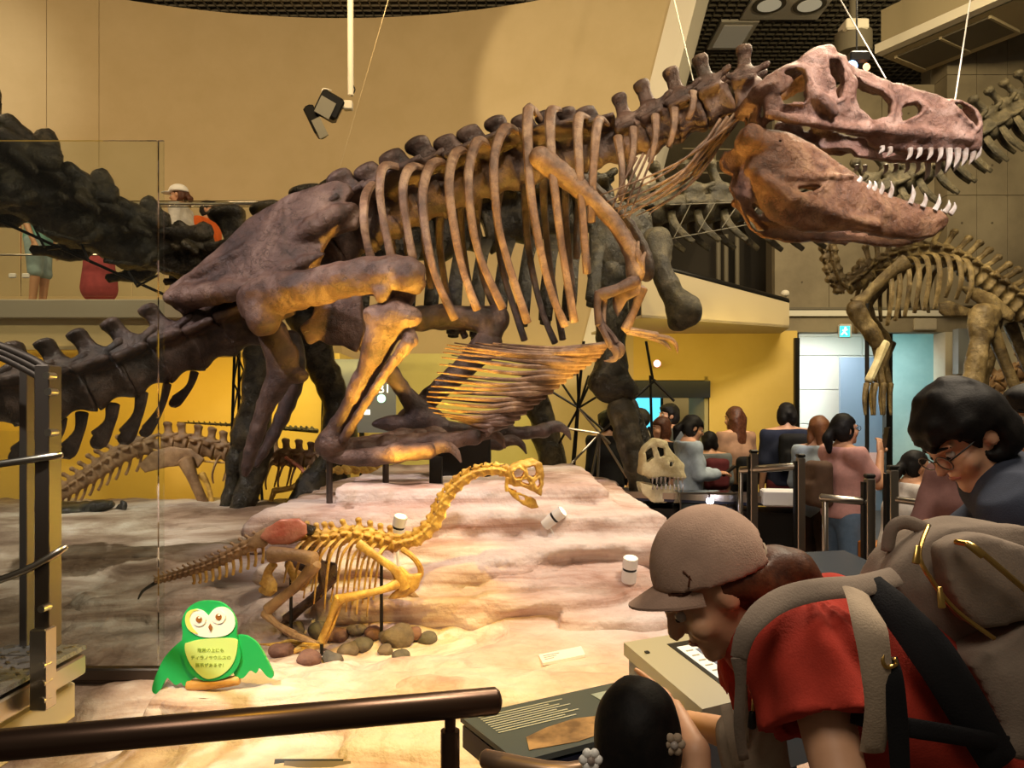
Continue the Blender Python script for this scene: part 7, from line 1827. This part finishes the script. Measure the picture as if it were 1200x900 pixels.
MB().tube([hc_(-.070, -.062, -.006), hc_(-.045, -.092, -.006), hc_(0, -.108, -.006), hc_(.045, -.092, -.006), hc_(.070, -.062, -.006)], .007, 8, .5).build('back_strap', 'c_cap', cp)
for (x0, x1) in ((.040, .054), (.054, .040)): MB().tube([hc_(-.0800, x0, .030), hc_(-.0835, (x0 + x1) / 2, .016), hc_(-.0850, x1, .002)], .0017, 6).build('embroidered_mark', 'hair_brown', cp)
MB().ball(hc_(0, -.006, .112), .006, 8, 6).build('top_button', 'c_cap', cp)
for k_ in range(6):
    a = k_ * PI / 3 + .3; MB().tube([hc_(.0905 * math.sin(th) * math.cos(a), -.006 + .1045 * math.sin(th) * math.sin(a), .1125 * math.cos(th)) for th in np.linspace(.08, 1.60, 9)], .0011, 5).build('seam', 'c_cap', cp)
t_ = thing('hair_band', MB().tube([W(889, 656, 1.33) + V((.004 * math.sin(a), .026 * math.cos(a), .026 * math.sin(a))) for a in np.linspace(0, 2 * PI, 17)], .006, 8), 'c_beige', 'pale hair band on the ponytail of the bending woman', 'hair band')
t_ = empty('hair_clip', W(890, 662, 1.29), 'small pearl cluster on the hair band of the bending woman', 'hair clip')
for i, (dx, dz) in enumerate(((0, 0), (.008, .006), (-.004, .010), (.004, -.008))): MB().ball(W(890, 662, 1.297) + V((dx, 0, dz)), .0052, 8, 6).build('pearl', 'owl_white', t_)
# backpack
bd = 1.31
bk = empty('rucksack', W(1120, 880, bd), 'large taupe backpack with brass zips on the bending woman', 'backpack')
plate('body', 'c_taupe', bk, smooth_px([(1016, 688), (1030, 655), (1058, 628), (1095, 614), (1150, 612), (1205, 620), (1260, 650), (1300, 720), (1300, 810), (1260, 870), (1200, 885), (1160, 880), (1156, 850), (1135, 800), (1095, 750), (1050, 712)], 64), bd, .155, .010, nz=(.02, 9), edge=.35)
plate('front_pocket', 'c_taupe', bk, smooth_px([(1120, 770), (1160, 745), (1220, 715), (1290, 720), (1300, 800), (1260, 862), (1205, 878), (1162, 872), (1158, 840), (1140, 800)], 48), bd - .095, .085, .010, nz=(.016, 9), edge=.4)
plate('top_pocket', 'c_taupe', bk, smooth_px([(1090, 640), (1120, 625), (1160, 628), (1220, 660), (1230, 700), (1190, 720), (1140, 730), (1105, 690)], 48), bd - .105, .065, .010, nz=(.012, 9), edge=.4)
mat('brass', (.62, .40, .12), None, rough=.3, metal=1.0)
fr_ = bd - .160
MB().tube([W(1120, 635, fr_ + .01), W(1140, 640, fr_ - .012), W(1165, 660, fr_ - .018), W(1200, 690, fr_ - .012), W(1230, 715, fr_)], .0045, 8).build('zip', 'brass', bk)
MB().tube([W(1088, 616, fr_ + .05), W(1080, 636, fr_ + .02), W(1078, 655, fr_ + .0), W(1092, 680, fr_ - .005), W(1120, 715, fr_ - .003), W(1165, 748, fr_ - .002)], .0035, 8).build('zip', 'brass', bk)
for (x, y, x2, y2) in ((1132, 637, 1152, 651), (1101, 688, 1104, 712), (1076, 640, 1073, 660)): MB().tube([W(x, y, fr_ - .025), W(x2, y2, fr_ - .028)], [.004, .006], 8, .5, (0, 1, 0)).build('zip_pull', 'brass', bk)
MB().tube([W(1040, 645, bd), W(1045, 620, bd), W(1062, 612, bd), W(1088, 622, bd)], .012, 8, .5, (0, 1, 0)).build('grab_handle', 'c_taupe', bk)
MB().tube([W(866, 770, 1.09), W(874, 742, 1.085), W(895, 716, 1.10), W(925, 699, 1.12), W(965, 690, 1.14), W(1010, 686, 1.18), W(1050, 675, 1.24)], [.012, .014, .017, .018, .018, .018, .017], 10, .28, (0, -.8, .6)).build('shoulder_strap', 'c_taupe', bk)
MB().tube([W(866, 770, 1.09), W(868, 800, 1.10), W(866, 850, 1.12), W(872, 890, 1.14)], [.012, .008, .008, .008], 8, .3, (0, 1, 0)).build('shoulder_strap', 'c_taupe', bk)
MB().tube([W(1003, 694, 1.12), W(1018, 730, 1.06), W(1026, 775, 1.05), W(1030, 830, 1.06), W(1022, 880, 1.08)], [.022, .024, .022, .020, .018], 10, .28, (0, 1, 0)).build('shoulder_strap', 'c_beige', bk)
MB().tube([W(1020, 682, 1.20), W(1050, 715, 1.16), W(1092, 765, 1.13), W(1126, 818, 1.13), W(1172, 895, 1.16)], [.018, .026, .032, .032, .03], 10, .25, (0, 1, 0)).build('back_padding', 'c_black', bk)
MB().tube([W(998, 838, 1.085), W(1050, 850, 1.075), W(1110, 860, 1.09), W(1180, 872, 1.16)], [.012, .014, .014, .013], 10, .22, (0, 1, 0)).build('waist_strap', 'c_black', bk)
MB().tube([W(1040, 772, 1.055), W(1047, 800, 1.05), W(1052, 850, 1.06), W(1056, 920, 1.08)], [.014, .015, .015, .014], 10, .25, (0, 1, 0)).build('adjuster_strap', 'c_black', bk)
MB().tube([W(1036, 762, 1.05), W(1034, 774, 1.045), W(1040, 782, 1.045), W(1050, 778, 1.05), W(1048, 772, 1.05)], .003, 8).build('ring', 'brass', bk)
# bag carried in front: strap and pale pouch
pb = empty('front_bag', W(885, 890, 1.30), 'pale cloth bag with thin straps hanging in front of the bending woman', 'bag')
Fd = Field(W(885, 885, 1.30) - V((.14, .12, .12)), W(885, 885, 1.30) + V((.14, .12, .12)), .009); Fd.box(W(884, 896, 1.30), (.055, .035, .085), Matrix.Rotation(-.15, 3, 'Y'), .03, 0).noise(.02, 16); Fd.build('pouch', 'c_beige', pb)
for a, b_ in (((868, 780), (872, 870)), ((850, 826), (866, 900))): MB().tube([W(*a, 1.24), W((a[0] + b_[0]) / 2, (a[1] + b_[1]) / 2, 1.23), W(*b_, 1.25)], .009, 8, .3, (0, 1, 0)).build('strap', 'c_beige', pb)
MB().tube([W(884, 808, 1.22), W(882, 835, 1.22)], .0025, 6).build('cord', 'brass', pb); MB().tube([W(882, 835, 1.22), W(881, 852, 1.22)], [.006, .007], 8).build('toggle', 'black_metal', pb)
